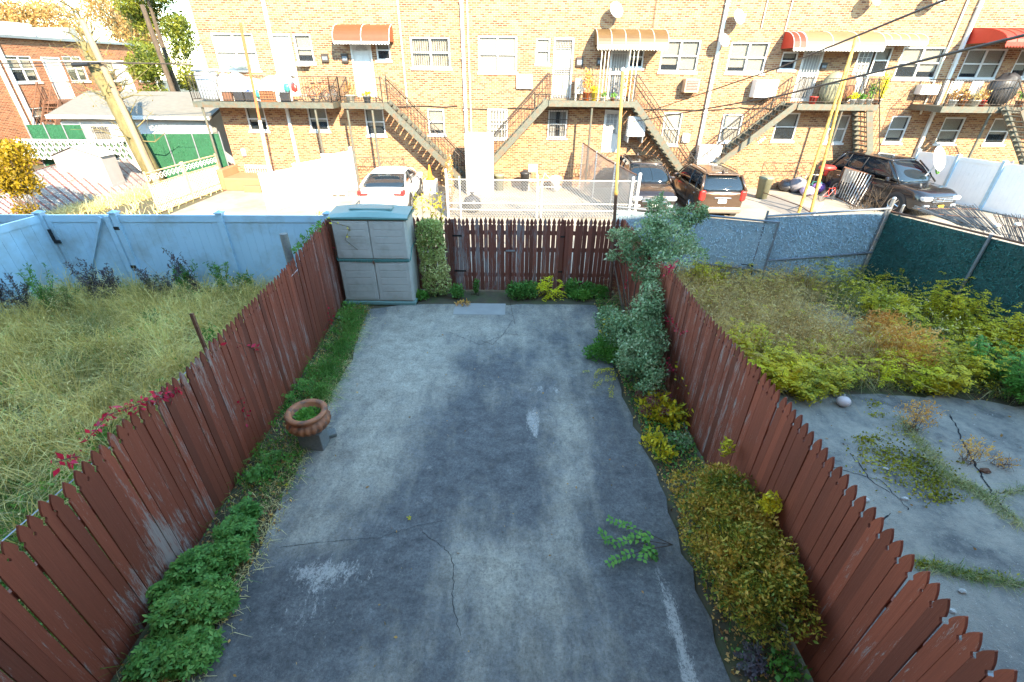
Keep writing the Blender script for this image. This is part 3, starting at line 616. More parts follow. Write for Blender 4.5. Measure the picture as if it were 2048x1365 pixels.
fr.tube((g3.x, g3.y-.03, 0), (g3.x, g3.y-.03, 1.98), .026, 8).tube((g4.x-.10, g4.y-.03, 0), (g4.x-.10, g4.y-.03, 1.98), .024, 8); fr.build('frame', MT['galvd'], t)
MB().path([g3+V((-.3, -.1, -1.1)), g3+V((0, -.06, -1.15)), g3+V((.05, -.05, -1.5))], .012, 5).build('chain', MT['black'], t)
for dx, hh, lb in ((0, 2.15, 'thick galvanised steel corner post where the blue grey gate meets the dark teal fence'), (.20, 2.02, 'thinner galvanised post just right of the thick steel corner post')):
    t = thing('fence_post', lb, 'post', (g4.x+dx, g4.y-dx*.5, 0)); c0 = V((g4.x+dx, g4.y-dx*.5, 0)); MB().tube(c0, c0+V((0, 0, hh)), .04 if dx == 0 else .026, 12).build('shaft', MT['galv'], t)
    MB().sphere(c0+V((0, 0, hh)), .045 if dx == 0 else .03, 10, 6).build('cap', MT['galv'], t)
    for z in (.5, 1.2, 1.85): MB().tube(c0+V((0, 0, z-.02)), c0+V((0, 0, z+.02)), .05 if dx == 0 else .033, 10).build('clamp', MT['galvd'], t)
h1 = V((g4.x+.02, g4.y-.02, 0)); h2 = onz(2048, 490, 1.85); h2.z = 0; dd = (h2-h1); h3 = h1+dd*2.6
t = thing('slatted_fence', 'dark teal slatted chain link fence along the right neighbour yard', 'fence', h1)
slatpanel(t, h1, h3, .05, 1.82, LM['slatg'], SG, 26000)
fr = MB(); fr.tube(h1+V((0, 0, 1.87)), h3+V((0, 0, 1.87)), .022, 8); fr.build('top_rail', MT['rust'], t)
for px, py in ((2015, 545),):
    pp = h1+dd*.80; MB().tube(pp+V((-.05, 0, 0)), pp+V((-.05, 0, 1.9)), .03, 8).build('post', MT['galvd'], t)
pp = h1+dd*1.7; MB().tube(pp+V((-.05, 0, 0)), pp+V((-.05, 0, 1.9)), .03, 8).build('post', MT['galvd'], t)
# collapsed reed screens just beyond
def reed(name, label, q, n, mat):
    P = [V(p) for p in q]; t = thing(name, label, 'screen', P[0]); m = MB()
    for i in range(n):
        u = (i+.5)/n; a = P[0].lerp(P[1], u)+V((random.gauss(0, .015), random.gauss(0, .03), random.gauss(0, .02))); b = P[3].lerp(P[2], u)+V((random.gauss(0, .015), random.gauss(0, .05), random.gauss(0, .02)))
        m.tube(a, b, .008, 4)
    m.build('reeds', mat, t)
    m = MB()
    for k in (.15, .5, .85): m.path([P[0].lerp(P[3], k)+V((0, 0, .014)), P[0].lerp(P[3], k).lerp(P[1].lerp(P[2], k), .5)+V((0, 0, .014)), P[1].lerp(P[2], k)+V((0, 0, .014))], .007, 4)
    m.build('binding', MT['rust'], t)
RD = M_('grey_reeds', (.22, .195, .165), (.14, .12, .105), 12, .8, island=.35)
reed('reed_screen', 'grey reed screen leaning behind the dark teal fence', [onz(1822, 415, 1.75), onz(1950, 412, 1.7), onz(2000, 470, 1.7), onz(1905, 445, 1.75)], 70, RD)
reed('reed_screen', 'dark weathered reed screen lying flat at the right edge behind the teal fence', [onz(1985, 428, 1.2), onz(2090, 436, 1.2), onz(2110, 500, 1.2), onz(2010, 478, 1.2)], 60, M_('dark_reeds', (.12, .11, .10), (.07, .065, .06), 12, .8, island=.35))
for (px, py), lb in zip(((1995, 452), (2035, 449)), ('left clear round garden light on the dark reed screen', 'right clear round garden light on the dark reed screen')):
    p = onz(px, py, 1.3); t = thing('garden_light', lb, 'light', p); MB().sphere(p, .07, 12, 8, (1, 1, .7)).build('globe', MT['white'], t); MB().tube(p-V((0, 0, .12)), p-V((0, 0, .04)), .02, 8).build('stem', MT['galvd'], t)
# balloon-like ball on the slab
p = onz(1683, 812, 0); r = .095; t = thing('ball', 'deflated pale pink ball lying on the right neighbour pavement', 'ball', (p.x, p.y, .01)); MB().sphere((p.x, p.y, r*.85+.01), r, 20, 14, (1.1, 1, .86)).build('ball_skin', M_('pale_pink_rubber', (.66, .55, .52), (.60, .50, .48), 3, .5), t, True)
MB().tube((p.x, p.y+.03, .165), (p.x+.01, p.y+.05, .20), .012, 6).build('knot', MT['stone'], t)
for i, (px, py, s) in enumerate(((1728, 1003, .05), (1808, 1000, .035), (1922, 1185, .035), (1903, 1225, .03), (1770, 940, .03), (1968, 945, .06), (1350, 880, .035), (1333, 883, .04), (1362, 884, .03), (682, 640, .07))):
    p = onz(px, py, 0); lb = ('flat pale stone chip beside the moss on the right pavement', 'small pale stone chip right of the moss patch', 'small stone on the speckled pavement near the right fence', 'tiny pebble low on the right pavement by the fence tips', 'small stone above the moss patch', 'rusty brick fragment among the dry weeds at right', 'middle white pebble above the bronze shrub', 'left white pebble above the bronze shrub', 'right white pebble above the bronze shrub', 'whitish rock in the weeds left of the cabinet')[i]
    m = MB(); m.sphere((p.x, p.y, .012+s*.35), s, 8, 5, (1.2, .8, .55)); o = m.build('stone', MT['rust'] if i == 5 else MT['stone']); tag(o, lb, 'stone')
    for v in o.data.vertices: v.co += V((random.gauss(0, s*.1), random.gauss(0, s*.1), random.gauss(0, s*.05)))
# ------------------------------------------------------------------ the brick row across the lane
YF = 23.4; YBF = 22.2
def F(px, py, y=None): return ony(px, py, YF if y is None else y)
BRK = brickmat('buff_brick', (.20, .065, .028), (.315, .14, .060), (.34, .25, .155), (.36, .20, .09), (.27, .13, .06))
BRR = brickmat('orange_red_brick', (.27, .085, .035), (.38, .14, .06), (.42, .32, .22), (.42, .19, .09), (.30, .14, .08))
GL = MT['glass']; WH = MT['white']
def wallgrid(name, x0, x1, z0, z1, y, ops, mat, parent, th=.25):
    xs = sorted({x0, x1, *[o[0] for o in ops], *[o[2] for o in ops]}); zs = sorted({z0, z1, *[o[1] for o in ops], *[o[3] for o in ops]})
    xs = [x for x in xs if x0 <= x <= x1]; zs = [z for z in zs if z0 <= z <= z1]; m = MB()
    for a, b in zip(xs, xs[1:]):
        for c, d in zip(zs, zs[1:]):
            mx, mz = (a+b)/2, (c+d)/2
            if any(o[0] < mx < o[2] and o[1] < mz < o[3] for o in ops): continue
            m.quad((a, y, c), (b, y, c), (b, y, d), (a, y, d))
    for o in ops:
        a, c, b, d = o
        m.quad((a, y, c), (a, y+th, c), (b, y+th, c), (b, y, c)); m.quad((a, y, d), (b, y, d), (b, y+th, d), (a, y+th, d))
        m.quad((a, y, c), (a, y, d), (a, y+th, d), (a, y+th, c)); m.quad((b, y, c), (b, y+th, c), (b, y+th, d), (b, y, d))
    for a, b, in ((x0, x1),):
        m.quad((a, y, z1), (b, y, z1), (b, y+9, z1), (a, y+9, z1)); m.quad((a, y, z0), (a, y, z1), (a, y+9, z1), (a, y+9, z0)); m.quad((b, y, z0), (b, y+9, z0), (b, y+9, z1), (b, y, z1)); m.quad((a, y+9, z0), (a, y+9, z1), (b, y+9, z1), (b, y+9, z0))
    return m.build(name, mat, parent)
def window(t, r, y, cols=1, kind='blind', fr=None, name='window', split=True, bars=False, sill=True, frac=.6):
    x0, z0, x1, z1 = r; fr = fr or WH; f = MB(); frac = min(.92, frac+.22); w = .06; yy = y+.02
    f.box((x0, yy, z0), (x0+w, yy+.08, z1)).box((x1-w, yy, z0), (x1, yy+.08, z1)).box((x0+w, yy, z1-w), (x1-w, yy+.08, z1)).box((x0+w, yy, z0), (x1-w, yy+.08, z0+w))
    cw = (x1-x0-2*w)/cols
    for i in range(1, cols): f.box((x0+w+cw*i-.035, yy+.002, z0+w), (x0+w+cw*i+.035, yy+.078, z1-w))
    zm = (z0+z1)/2
    if split: f.box((x0+w, yy+.004, zm-.025), (x1-w, yy+.07, zm+.025))
    o = f.build(name, fr, t)
    if sill: MB().box((x0-.06, y-.05, z0-.09), (x1+.06, y+.02, z0)).build('sill', fr, o)
    MB().box((x0+w, yy+.045, z0+w), (x1-w, yy+.052, z1-w)).build('pane', GL, o)
    MB().box((x0-.2, y+.6, z0-.2), (x1+.2, y+.62, z1+.2)).build('dark_room', MT['dark'], o) if kind != 'closed' else None
    if kind == 'blind':
        b = MB()
        for i in range(cols): b.box((x0+w+cw*i+.02, yy+.12, z1-w-(z1-z0)*(frac+.15*((i*7) % 3-1))), (x0+w+cw*(i+1)-.02, yy+.125, z1-w))
        b.build('blind', MT['blind'], o)
    elif kind == 'closed': MB().box((x0+w, yy+.09, z0+w), (x1-w, yy+.10, z1-w)).build('blind', MT['cream'], o)
    elif kind == 'vertical':
        b = MB(); k = int((x1-x0)/.10)
        for i in range(k): b.cbox((x0+w+(i+.5)*(x1-x0-2*w)/k, yy+.15, zm), (.075, .004, z1-z0-.1), .5+random.gauss(0, .12))
        b.build('blind', MT['blind'], o)
    elif kind == 'curtain':
        b = MB(); k = 22; vs = []; fs = []
        for i in range(k+1):
            x = x0+w+(x1-x0-2*w)*i/k; yv = yy+.14+.025*math.sin(i*1.9); vs += [(x, yv, z0+w), (x, yv, z1-w)]
        for i in range(k):
            if abs(i-k/2) < 3: continue
            fs.append((2*i, 2*i+2, 2*i+3, 2*i+1))
        b.add(vs, fs); b.build('curtain', MT['white'], o)
    if bars:
        b = MB(); n = max(3, int((x1-x0)/.11)); X0, X1 = x0-.03, x1+.03
        for i in range(n+1): xx = X0+(X1-X0)*i/n; b.box((xx-.008, y-.07, z0-.03), (xx+.008, y-.054, z1+.03))
        for z in (z0-.03, zm-.2, zm+.2, z1+.03): b.box((X0, y-.075, z-.012), (X1, y-.049, z+.012))
        b.build('window_bars', MT['iron'] if bars == 'dark' else WH, o)
    return o
def door(t, r, y, mat=None, style='panel', fan=False):
    x0, z0, x1, z1 = r; mat = mat or WH; d = MB(); d.box((x0+.05, y+.10, z0), (x1-.05, y+.14, z1-.05)); o = d.build('door', mat, t)
    f = MB(); f.box((x0, y-.02, z0), (x0+.06, y+.16, z1)).box((x1-.06, y-.02, z0), (x1, y+.16, z1)).box((x0+.06, y-.02, z1-.07), (x1-.06, y+.16, z1)); f.build('door_frame', WH, o)
    w = x1-x0; h = z1-z0
    if style == 'panel':
        p = MB()
        for cx in (.30, .70):
            for a, b in ((.08, .40), (.46, .76)): p.bev((x0+w*cx-.13, y+.08, z0+h*a), (x0+w*cx+.13, y+.10, z0+h*b), .015)
        p.build('door_panels', mat, o)
        if fan:
            g = MB(); cx = (x0+x1)/2; n = 8; pts = [(cx+.26*math.cos(PI*i/n), z0+h*.82+.24*math.sin(PI*i/n)) for i in range(n+1)]
            g.add([(x, y+.09, z) for x, z in pts], [tuple(range(n, -1, -1))]); g.build('fan_light', GL, o)
            g = MB()
            for i in range(n+1): g.tube((cx, y+.085, z0+h*.82), (pts[i][0], y+.085, pts[i][1]), .009, 4)
            g.build('fan_bars', mat, o)
    elif style in ('barred', 'barred_dark'):
        bm = MT['iron'] if style == 'barred_dark' else WH
        MB().box((x0+.1, y+.085, z0+h*.52), (x1-.1, y+.10, z1-.16)).box((x0+.1, y+.085, z0+.12), (x1-.1, y+.10, z0+h*.46)).build('door_glass', MT['cream'] if style == 'barred_dark' else GL, o)
        b = MB(); n = 6
        for i in range(n+1): xx = x0+.08+(w-.16)*i/n; b.box((xx-.009, y-.035, z0+.05), (xx+.009, y-.017, z1-.1))
        for z in (z0+.05, z0+h*.48, z0+h*.52, z0+h*.85, z1-.1): b.box((x0+.07, y-.038, z-.015), (x1-.07, y-.014, z+.015))
        for i in range(n): b.lathe([(.035, -.008), (.05, 0), (.035, .008)], 10, (x0+.08+(w-.16)*(i+.5)/n, y-.026, z0+h*.90), M=Matrix.Rotation(PI/2, 4, 'X'))
        b.build('security_bars', bm, o)
    elif style == 'glazed':
        MB().box((x0+.14, y+.085, z0+h*.45), (x1-.14, y+.10, z1-.18)).build('door_glass', GL, o)
        b = MB()
        for i in range(1, 3): b.box((x0+.14+(w-.28)*i/3-.012, y+.07, z0+h*.45), (x0+.14+(w-.28)*i/3+.012, y+.085, z1-.18))
        for i in range(1, 4): zz = z0+h*.45+(h*.55-.18)*i/4; b.box((x0+.14, y+.068, zz-.012), (x1-.14, y+.084, zz+.012))
        b.build('door_bars', mat, o)
    MB().sphere((x1-.12, y+.06, z0+h*.45), .035, 8, 6).build('handle', MT['galv'], o)
    return o
def rail_panel(m, a, b, h=.98, n=None, r=.009, scroll=False):
    a = V(a); b = V(b); L = (b-a).length; n = n or max(2, int(L/.125)); up = V((0, 0, h))
    m.tube(a+up, b+up, .018, 6); m.tube(a+V((0, 0, .10)), b+V((0, 0, .10)), .012, 5)
    for i in range(n+1):
        p = a.lerp(b, i/n); m.tube(p+V((0, 0, .10 if 0 < i < n else 0)), p+up, r if 0 < i < n else .02, 5)
        if scroll and i < n and i % 2 == 0:
            q = a.lerp(b, (i+.5)/n); u = (b-a).normalized()
            m.path([q+u*(.045*math.cos(k*.9))*(1 if k < 7 else .5)+V((0, 0, .55+.16*math.sin(k*.9))) for k in range(9)], .007, 4)
def balcony(t, x0, x1, z, y0, y1, mat, posts=(), lrail=True, rrail=True, gaps=(), scroll=False, rmat=None):
    rmat = rmat or MT['iron']; MB().box((x0, y0, z-.22), (x1, y0+.07, z+.01)).box((x0, y0+.07, z-.22), (x0+.07, y1, z+.008)).box((x1-.07, y0+.07, z-.22), (x1, y1, z+.008)).box((x0+.07, y0+.07, z-.09), (x1-.07, y1, z)).build('balcony_floor', mat, t)
    m = MB(); segs = []; cur = x0
    for a, b in sorted(gaps): segs.append((cur, a)); cur = b
    segs.append((cur, x1))
    for a, b in segs:
        if b-a > .1: rail_panel(m, (a+.03, y0+.03, z), (b-.03, y0+.03, z), scroll=scroll)
    if lrail: rail_panel(m, (x0+.03, y0+.03, z), (x0+.03, y1-.03, z))
    if rrail: rail_panel(m, (x1-.03, y0+.03, z), (x1-.03, y1-.03, z))
    m.build('balcony_railing', rmat, t)
    for px in posts: MB().tube((px, y0+.12, gz(y0)), (px, y0+.12, z-.22), .05, 10).build('balcony_post', MT['stairm'], t)
def staircase(t, xt, z, xb, zb, y0, y1, mat=None, rmat=None, solid=True):
    mat = mat or MT['stairm']; rmat = rmat or MT['iron']; n = max(6, int((z-zb)/.19)); o = MB()
    d = V((xb-xt, 0, zb-z)); L = d.length; u = d.normalized(); nn = V((-u.z, 0, u.x)); nn = nn if nn.z > 0 else -nn
    for y in (y0, y1-.05):
        a = V((xt, y, z)); c = a+d; hh = .13
        o.add([a-nn*hh, c-nn*hh, c+nn*hh, a+nn*hh, a-nn*hh+V((0, .05, 0)), c-nn*hh+V((0, .05, 0)), c+nn*hh+V((0, .05, 0)), a+nn*hh+V((0, .05, 0))], [(0, 1, 2, 3), (7, 6, 5, 4), (0, 4, 5, 1), (3, 2, 6, 7), (1, 5, 6, 2), (0, 3, 7, 4)])
    st = o.build('staircase', mat, t)
    tr = MB(); s = 1 if xb > xt else -1
    for i in range(n):
        p = V((xt, 0, z))+d*((i+.5)/n); tr.box((p.x-.13, y0+.05, p.z-.02), (p.x+.13, y1-.05, p.z+.015))
    tr.build('treads', mat, st)
    for y in (y0+.02, y1-.03):
        m = MB(); a = V((xt, y, z+.08)); c = a+d; m.tube(a+V((0, 0, .95)), c+V((0, 0, .95)), .02, 6); m.tube(a+V((0, 0, .5)), c+V((0, 0, .5)), .010, 5) if y > y0+.1 else None
        k = int(abs(xb-xt)/.14)
        for i in range(k+1): p = a.lerp(c, i/k); m.tube(p, p+V((0, 0, .95)), .009 if 0 < i < k else .02, 5)
        m.build('stair_railing', rmat, st)
    return st
def awning(t, x0, x1, z1, dep, h, y, mat, tmat, ribs=5, valance=.12, name='awning', scallop=True):
    n = 8; prof = [(0, 0)]+[(-dep*math.sin(PI/2*i/n), -h*(1-math.cos(PI/2*i/n))) for i in range(1, n+1)]
    m = MB(); vs = [(x0, y+a, z1+b) for a, b in prof]+[(x1, y+a, z1+b) for a, b in prof]+[(x0, y+a, z1+b-.012) for a, b in prof]+[(x1, y+a, z1+b-.012) for a, b in prof]; k = n+1
    fs = [(i, i+1, k+i+1, k+i) for i in range(n)]+[(2*k+i, 3*k+i, 3*k+i+1, 2*k+i+1) for i in range(n)]
    for o_, z in ((0, x0), (1, x1)):                      # the end cheeks
        b0 = len(vs); vs += [(z, y, z1), *[(z, y+a, z1+b) for a, b in prof[1:]], (z, y, z1-h)]; q = tuple(range(b0, len(vs))); fs.append(q)
    m.add(vs, fs); o = m.build(name, mat, t)
    m = MB(); w = (x1-x0); c = int(w/.12)
    for i in range(c):
        a = x0+w*i/c; b = x0+w*(i+1)/c; zz = z1-h; yy = y-dep-.006
        m.add([(a, yy, zz), (b, yy, zz), (b, yy, zz-valance*.6), ((a+b)/2, yy, zz-valance), (a, yy, zz-valance*.6)], [(0, 4, 3, 2, 1)])
    m.build('valance', tmat, o)
    m = MB()
    for i in range(ribs+1):
        xx = x0+w*i/ribs; m.path([(xx, y+a-.004, z1+b+.006) for a, b in prof], .014, 4)
    m.build('awning_ribs', tmat, o)
    return o
def pxr(x0, y0, x1, y1, y=None):                # a pixel rectangle on the facade -> world (x0, z0, x1, z1)
    ym = (y0+y1)/2; xm = (x0+x1)/2
    return (F(x0, ym, y).x, F(xm, y1, y).z, F(x1, ym, y).x, F(xm, y0, y).z)
Z0, Z1 = -.5, 9.3
XB = [F(376, 0).x, F(920, 0).x, F(1449, 0).x, F(1955, 0).x, 30.0]
ZFL = F(1180, 203, YBF).z
def zrect(x0, y0, x1, y1, floor=False):
    r = list(pxr(x0, y0, x1, y1))
    if floor: r[1] = ZFL+.02
    return tuple(r)
houses = []
labs = ['buff brick house at the left end of the row, with the long cluttered balcony', 'buff brick house with the striped brown awning and two outside stairs', 'buff brick house with the half red awning and green plants on its balcony', 'shaded brick house at the right edge with the bright red awning']
def house(i, wins, mat=BRK):
    t = thing('brick_row_house', labs[i], 'house', (XB[i], YF, -.4), group='attached brick houses across the lane')
    wallgrid('wall', XB[i]+.001, XB[i+1]-.001, Z0, Z1, YF, [w_[0] for w_ in wins], mat, t)
    for r, fn in wins: fn(t, r)
    MB().box((XB[i]+.002, YF-.12, Z1), (XB[i+1]-.002, YF+9, Z1+.15)).build('roof', MT['galvd'], t)
    houses.append(t); return t
W = lambda **k: (lambda t, r: window(t, r, YF, **k))
D = lambda **k: (lambda t, r: door(t, r, YF, **k))
hA = house(0, [(zrect(430, 66, 512, 140), W(cols=2, kind='closed')), (zrect(543, 68, 585, 130, True), D(style='glazed')), (zrect(590, 68, 625, 126), W(kind='blind')),
 (zrect(706, 80, 747, 190, True), D(fan=True)), (zrect(752, 80, 780, 121), W(kind='blind', frac=.3)), (zrect(822, 74, 900, 136), W(cols=2, kind='vertical')),
 (zrect(494, 214, 532, 262), W(kind='blind', frac=.5)), (zrect(617, 214, 655, 262), W(kind='blind', frac=.5)), (zrect(731, 217, 769, 271), W(kind='blind', frac=.55, sill=True)), (zrect(856, 218, 889, 270), W(kind='blind', frac=.8)),
 (zrect(495, 332, 545, 356), W(kind='blind', bars='white', split=False, sill=False))])
hB = house(1, [(zrect(957, 72, 1034, 145), W(cols=2, kind='closed')), (zrect(1072, 76, 1100, 128), W(kind='closed')), (zrect(1106, 76, 1145, 190, True), D(style='barred_dark')),
 (zrect(1218, 90, 1255, 190, True), D(style='barred')), (zrect(1258, 92, 1288, 136), W(kind='blind', frac=.5)), (zrect(1322, 80, 1398, 144), W(cols=2, kind='blind', frac=.65)),
 (zrect(977, 220, 1014, 278), W(kind='closed', bars='white')), (zrect(1096, 221, 1134, 276), W(kind='curtain', bars='dark')), (zrect(1206, 220, 1238, 305), D(style='glazed')), (zrect(1324, 225, 1361, 290), W(kind='closed'))])
hC = house(2, [(zrect(1457, 84, 1534, 146), W(cols=2, kind='blind', frac=.8)), (zrect(1562, 104, 1594, 140), W(kind='blind', frac=.2)), (zrect(1598, 92, 1638, 190, True), D(style='barred')),
 (zrect(1706, 92, 1742, 190, True), D(style='glazed')), (zrect(1746, 94, 1780, 148), W(kind='blind', frac=.4)), (zrect(1797, 94, 1883, 158), W(cols=2, kind='blind', frac=.5)),
 (zrect(1442, 228, 1482, 284), W(kind='closed')), (zrect(1550, 226, 1594, 282), W(kind='blind', frac=.4)), (zrect(1657, 230, 1694, 286), W(kind='closed')), (zrect(1776, 232, 1813, 286), W(kind='blind', frac=.9))])
hD = house(3, [(zrect(1926, 98, 2004, 158), W(cols=2, kind='blind', frac=.9)), (zrect(2030, 100, 2062, 156), W(kind='blind', frac=.6)), (zrect(1880, 235, 1922, 288), W(kind='blind', frac=.95)), (zrect(1978, 237, 2020, 289), W(kind='blind', frac=.5))])
# downspouts, conduits and meter boxes
def pipe(t, px, py0, py1, r, mat, off=.06, name='downspout'):
    a = F(px, py0); b = V((a.x, a.y, F(px, py1).z)); a.y -= off; b.y -= off
    if py1 < 0: b.z = Z1
    m = MB(); m.box((a.x-r, a.y-r, a.z), (a.x+r, a.y+r, b.z)); m.build(name, mat, t)
def cable(pts, r, mat, t, name='conduit'): MB().path(pts, r, 5).build(name, mat, t)
for t, px, zb in ((hA, 527, 0), (hB, 923, 0), (hC, 1455, 0), (hD, 1962, 0)):
    x = F(px, 0).x; MB().box((x-.06, YF-.13, -.4), (x+.06, YF-.02, Z1)).build('downspout', MT['white'], t)
    for z in (1.0, 3.0, 5.0, 7.0): MB().box((x-.09, YF-.14, z-.02), (x+.09, YF-.001, z+.02)).build('downspout_strap', MT['white'], t)
for t, px, z0, z1, r in ((hA, 795, 3.2, 9.2, .035), (hB, 934, 1.2, 9.2, .03), (hC, 1535, 6.2, 9.2, .02), (hC, 1585, 6.1, 9.2, .02), (hB, 1313, 6.2, 9.2, .012), (hD, 1935, 3, 9.2, .04)):
    x = F(px, 0).x; MB().tube((x, YF-.05, z0), (x, YF-.05, z1), r, 6).build('conduit', MT['cream'] if r > .015 else MT['iron'], t)
for t, a, b, z in ((hA, 640, 915, 212), (hB, 925, 1445, 217), (hC, 1450, 1600, 216)):
    p = F(a, z); q = F(b, z+(3 if t is hB else 1)); pts = [p.lerp(q, k/10)+V((0, -.05, -.03*math.sin(k*2.3))) for k in range(11)]; cable(pts, .018, MT['iron'], t, 'wall_cable')
for t, r in ((hA, (644, 108, 658, 125)), (hA, (684, 108, 697, 126)), (hB, (1152, 115, 1166, 134)), (hB, (1193, 116, 1204, 132)), (hC, (1640, 126, 1652, 140))):
    x0, z0, x1, z1 = pxr(*r); o = MB().bev((x0, YF-.10, z0), (x1, YF-.002, z1), .015).build('mailbox', MT['iron'], t); MB().box((x0+.04, YF-.106, z0+.08), (x1-.04, YF-.10, z1-.1)).build('mailbox_front', MT['galvd'], o)
for t, r in ((hB, (1033, 150, 1065, 178)), (hB, (1363, 268, 1378, 285)), (hA, (485, 298, 492, 312)), (hA, (683, 82, 692, 90))):
    x0, z0, x1, z1 = pxr(*r); MB().bev((x0, YF-.12, z0), (x1, YF-.002, z1), .015).build('meter_box', MT['white'], t)
# awnings
m_or = M_('orange_metal_awning', (.20, .05, .016), (.17, .042, .013), 3, .5); m_br = M_('brown_metal_awning', (.115, .065, .022), (.095, .052, .018), 3, .45); m_rd = M_('red_awning', (.42, .03, .012), (.36, .025, .01), 3, .6)
a = pxr(679, 54, 786, 80, YF-.8); awning(hA, F(677, 70).x, F(786, 70).x, F(730, 50).z, .85, .62, YF, m_or, MT['white'], 2)
awning(hB, F(1189, 70).x, F(1326, 70).x, F(1250, 59).z, 1.05, .60, YF, m_br, MT['cream'], 5, .2)
awning(hC, F(1566, 80).x, F(1590, 80).x, F(1600, 64).z, 1.05, .62, YF, m_rd, MT['white'], 2)
awning(hC, F(1591, 80).x, F(1742, 80).x, F(1660, 64).z, 1.05, .62, YF, M_('tan_metal_awning', (.20, .125, .058), (.17, .105, .048), 3, .5), MT['white'], 3)
awning(hC, F(1742, 80).x, F(1830, 80).x, F(1790, 68).z, .8, .35, YF, M_('pale_metal_awning', (.24, .16, .07), (.21, .14, .06), 3, .5), MT['white'], 5)
awning(hD, F(1935, 80).x, 27.5, F(1990, 58).z, 1.9, .55, YF, m_rd, m_rd, 20, .2)
m = MB()
for px in (1205, 1212, 1219, 1262, 1270, 1278): p = F(px, 97, YF-.95); m.tube((p.x, YF-.95, ZFL), (p.x, YF-.95, F(1250, 59).z-.6), .02, 6)
m.build('awning_poles', MT['cream'], hB)
# balconies and stairs
def bxx(px, py=200): return F(px, py, YBF).x
ZA = F(520, 205, YBF).z; ZC = F(1680, 210, YBF).z
balcony(hA, bxx(383), bxx(664), ZA, YBF, YF-.01, MT['stairm'], posts=(bxx(401, 215), bxx(627, 215)))
balcony(hA, bxx(680), bxx(765), ZA, YBF, YF-.01, MT['stairm'], posts=(bxx(692, 215), bxx(742, 215)), rrail=False)
staircase(hA, bxx(764), ZA, bxx(764)+3.75, -.35, YBF+.05, YF-.1)
balcony(hB, bxx(1098), bxx(1268), ZFL, YBF, YF-.01, MT['stairm'], posts=(bxx(1185, 215),), lrail=False, rrail=False)
staircase(hB, bxx(1097), ZFL, bxx(1097)-3.7, -.35, YBF+.05, YF-.1)
staircase(hB, bxx(1269), ZFL, bxx(1269)+3.55, -.35, YBF+.05, YF-.1)
balcony(hC, bxx(1600), bxx(1762), ZC, YBF, YF-.01, MT['stairm'], posts=(bxx(1690, 215),), lrail=False, rrail=True, scroll=True)
staircase(hC, bxx(1599), ZC, bxx(1599)-4.3, -.35, YBF+.05, YF-.1)
staircase(hC, bxx(1745), ZC, bxx(1745)+1.6, -.35, YBF+.05, YF-.1)
ZD = F(1990, 215, 21.6).z
balcony(hD, ony(1885, 215, 21.6).x, 28.0, ZD, 21.6, YF-.01, MT['stairm'], posts=(ony(1985, 230, 21.6).x,))
staircase(hD, ony(2012, 215, 21.4).x, ZD, ony(2012, 215, 21.4).x+3.6, -.35, 20.6, 21.5)
# house number on the stair
cu = bpy.data.curves.new('stair_number', 'FONT'); cu.body = '1324'; cu.size = .20; cu.extrude = .004
o = bpy.data.objects.new('stair_number', cu); COL.objects.link(o); dg = bpy.context.evaluated_depsgraph_get(); me = bpy.data.meshes.new_from_object(o.evaluated_get(dg)); bpy.data.objects.remove(o)
o = bpy.data.objects.new('house_number', me); COL.objects.link(o); me.materials.append(MT['white']); o.parent = hC; pn = ony(1522, 284, YBF+.03); o.rotation_euler = (PI/2, -math.atan2(ZC+.35, 4.3), 0)
o.location = V((pn.x-.1, YBF+.03, pn.z-.12))-V(hC.location)
# low metal frames and stoops at the foot of the wall
def lowrail(t, px0, px1, py, y, h=.55):
    a = ony(px0, py, y); b = ony(px1, py, y); m = MB(); m.tube(a, b, .015, 5); z = V((0, 0, -h)); m.tube(a, a+z, .015, 5).tube(b, b+z, .015, 5).tube(a+z, b+z, .012, 5)
    for k in range(6): p = a.lerp(b, k/6); q = a.lerp(b, (k+1)/6); m.tube(p, q+z, .008, 4).tube(p+z, q, .008, 4)
    m.build('low_railing', MT['iron'], t)
lowrail(hA, 697, 806, 316, 22.6); lowrail(hC, 1528, 1640, 326, 22.6); lowrail(hB, 1140, 1180, 330, 22.6)
m = MB(); a = ony(446, 352, 22.0); b = ony(523, 352, 22.0); m.bev((a.x, 21.9, -.4), (b.x, YF-.01, a.z-.1), .03); m.bev((a.x-.25, 22.0, -.4), (a.x, YF-.01, a.z+.25), .03); m.bev((a.x+1.0, 21.6, -.4), (b.x, 21.9, -.12), .02)
m.build('stoop', M_('red_painted_concrete', (.50, .17, .08), (.42, .14, .07), 3, .7), hA)
# satellite dishes and air conditioners
def dish(px, py, r, lb, z0=None):
    c = F(px, py, YF-.45); t = thing('satellite_dish', lb, 'satellite dish', (c.x, YF-.02, c.z-.35), group='satellite dishes on the brick row')
    M = Matrix.Rotation(math.radians(25), 4, 'Z') @ Matrix.Rotation(math.radians(65), 4, 'X'); prof = [(r*k/6, -.18*r*(1-(k/6)**2)) for k in range(7)]; prof = [(p[0]+1e-4, p[1]) for p in prof]
    MB().lathe(prof+[(r*1.0, .012), (r*.5, -.18*r*.7-.0)], 24, c, M=M).build('reflector', MT['white'], t, True)
    m = MB(); f = c+(M @ V((0, -.3*r, r*.9))); m.tube(c+(M @ V((0, -r, 0))), f, .012, 5); m.cbox(f, (.06, .06, .08)); m.build('feed_arm', MT['galvd'], t)
    MB().path([c+V((0, .1, -.05)), c+V((0, .25, -.3)), V((c.x, YF-.01, c.z-.45))], .022, 6).build('mast', MT['galvd'], t)
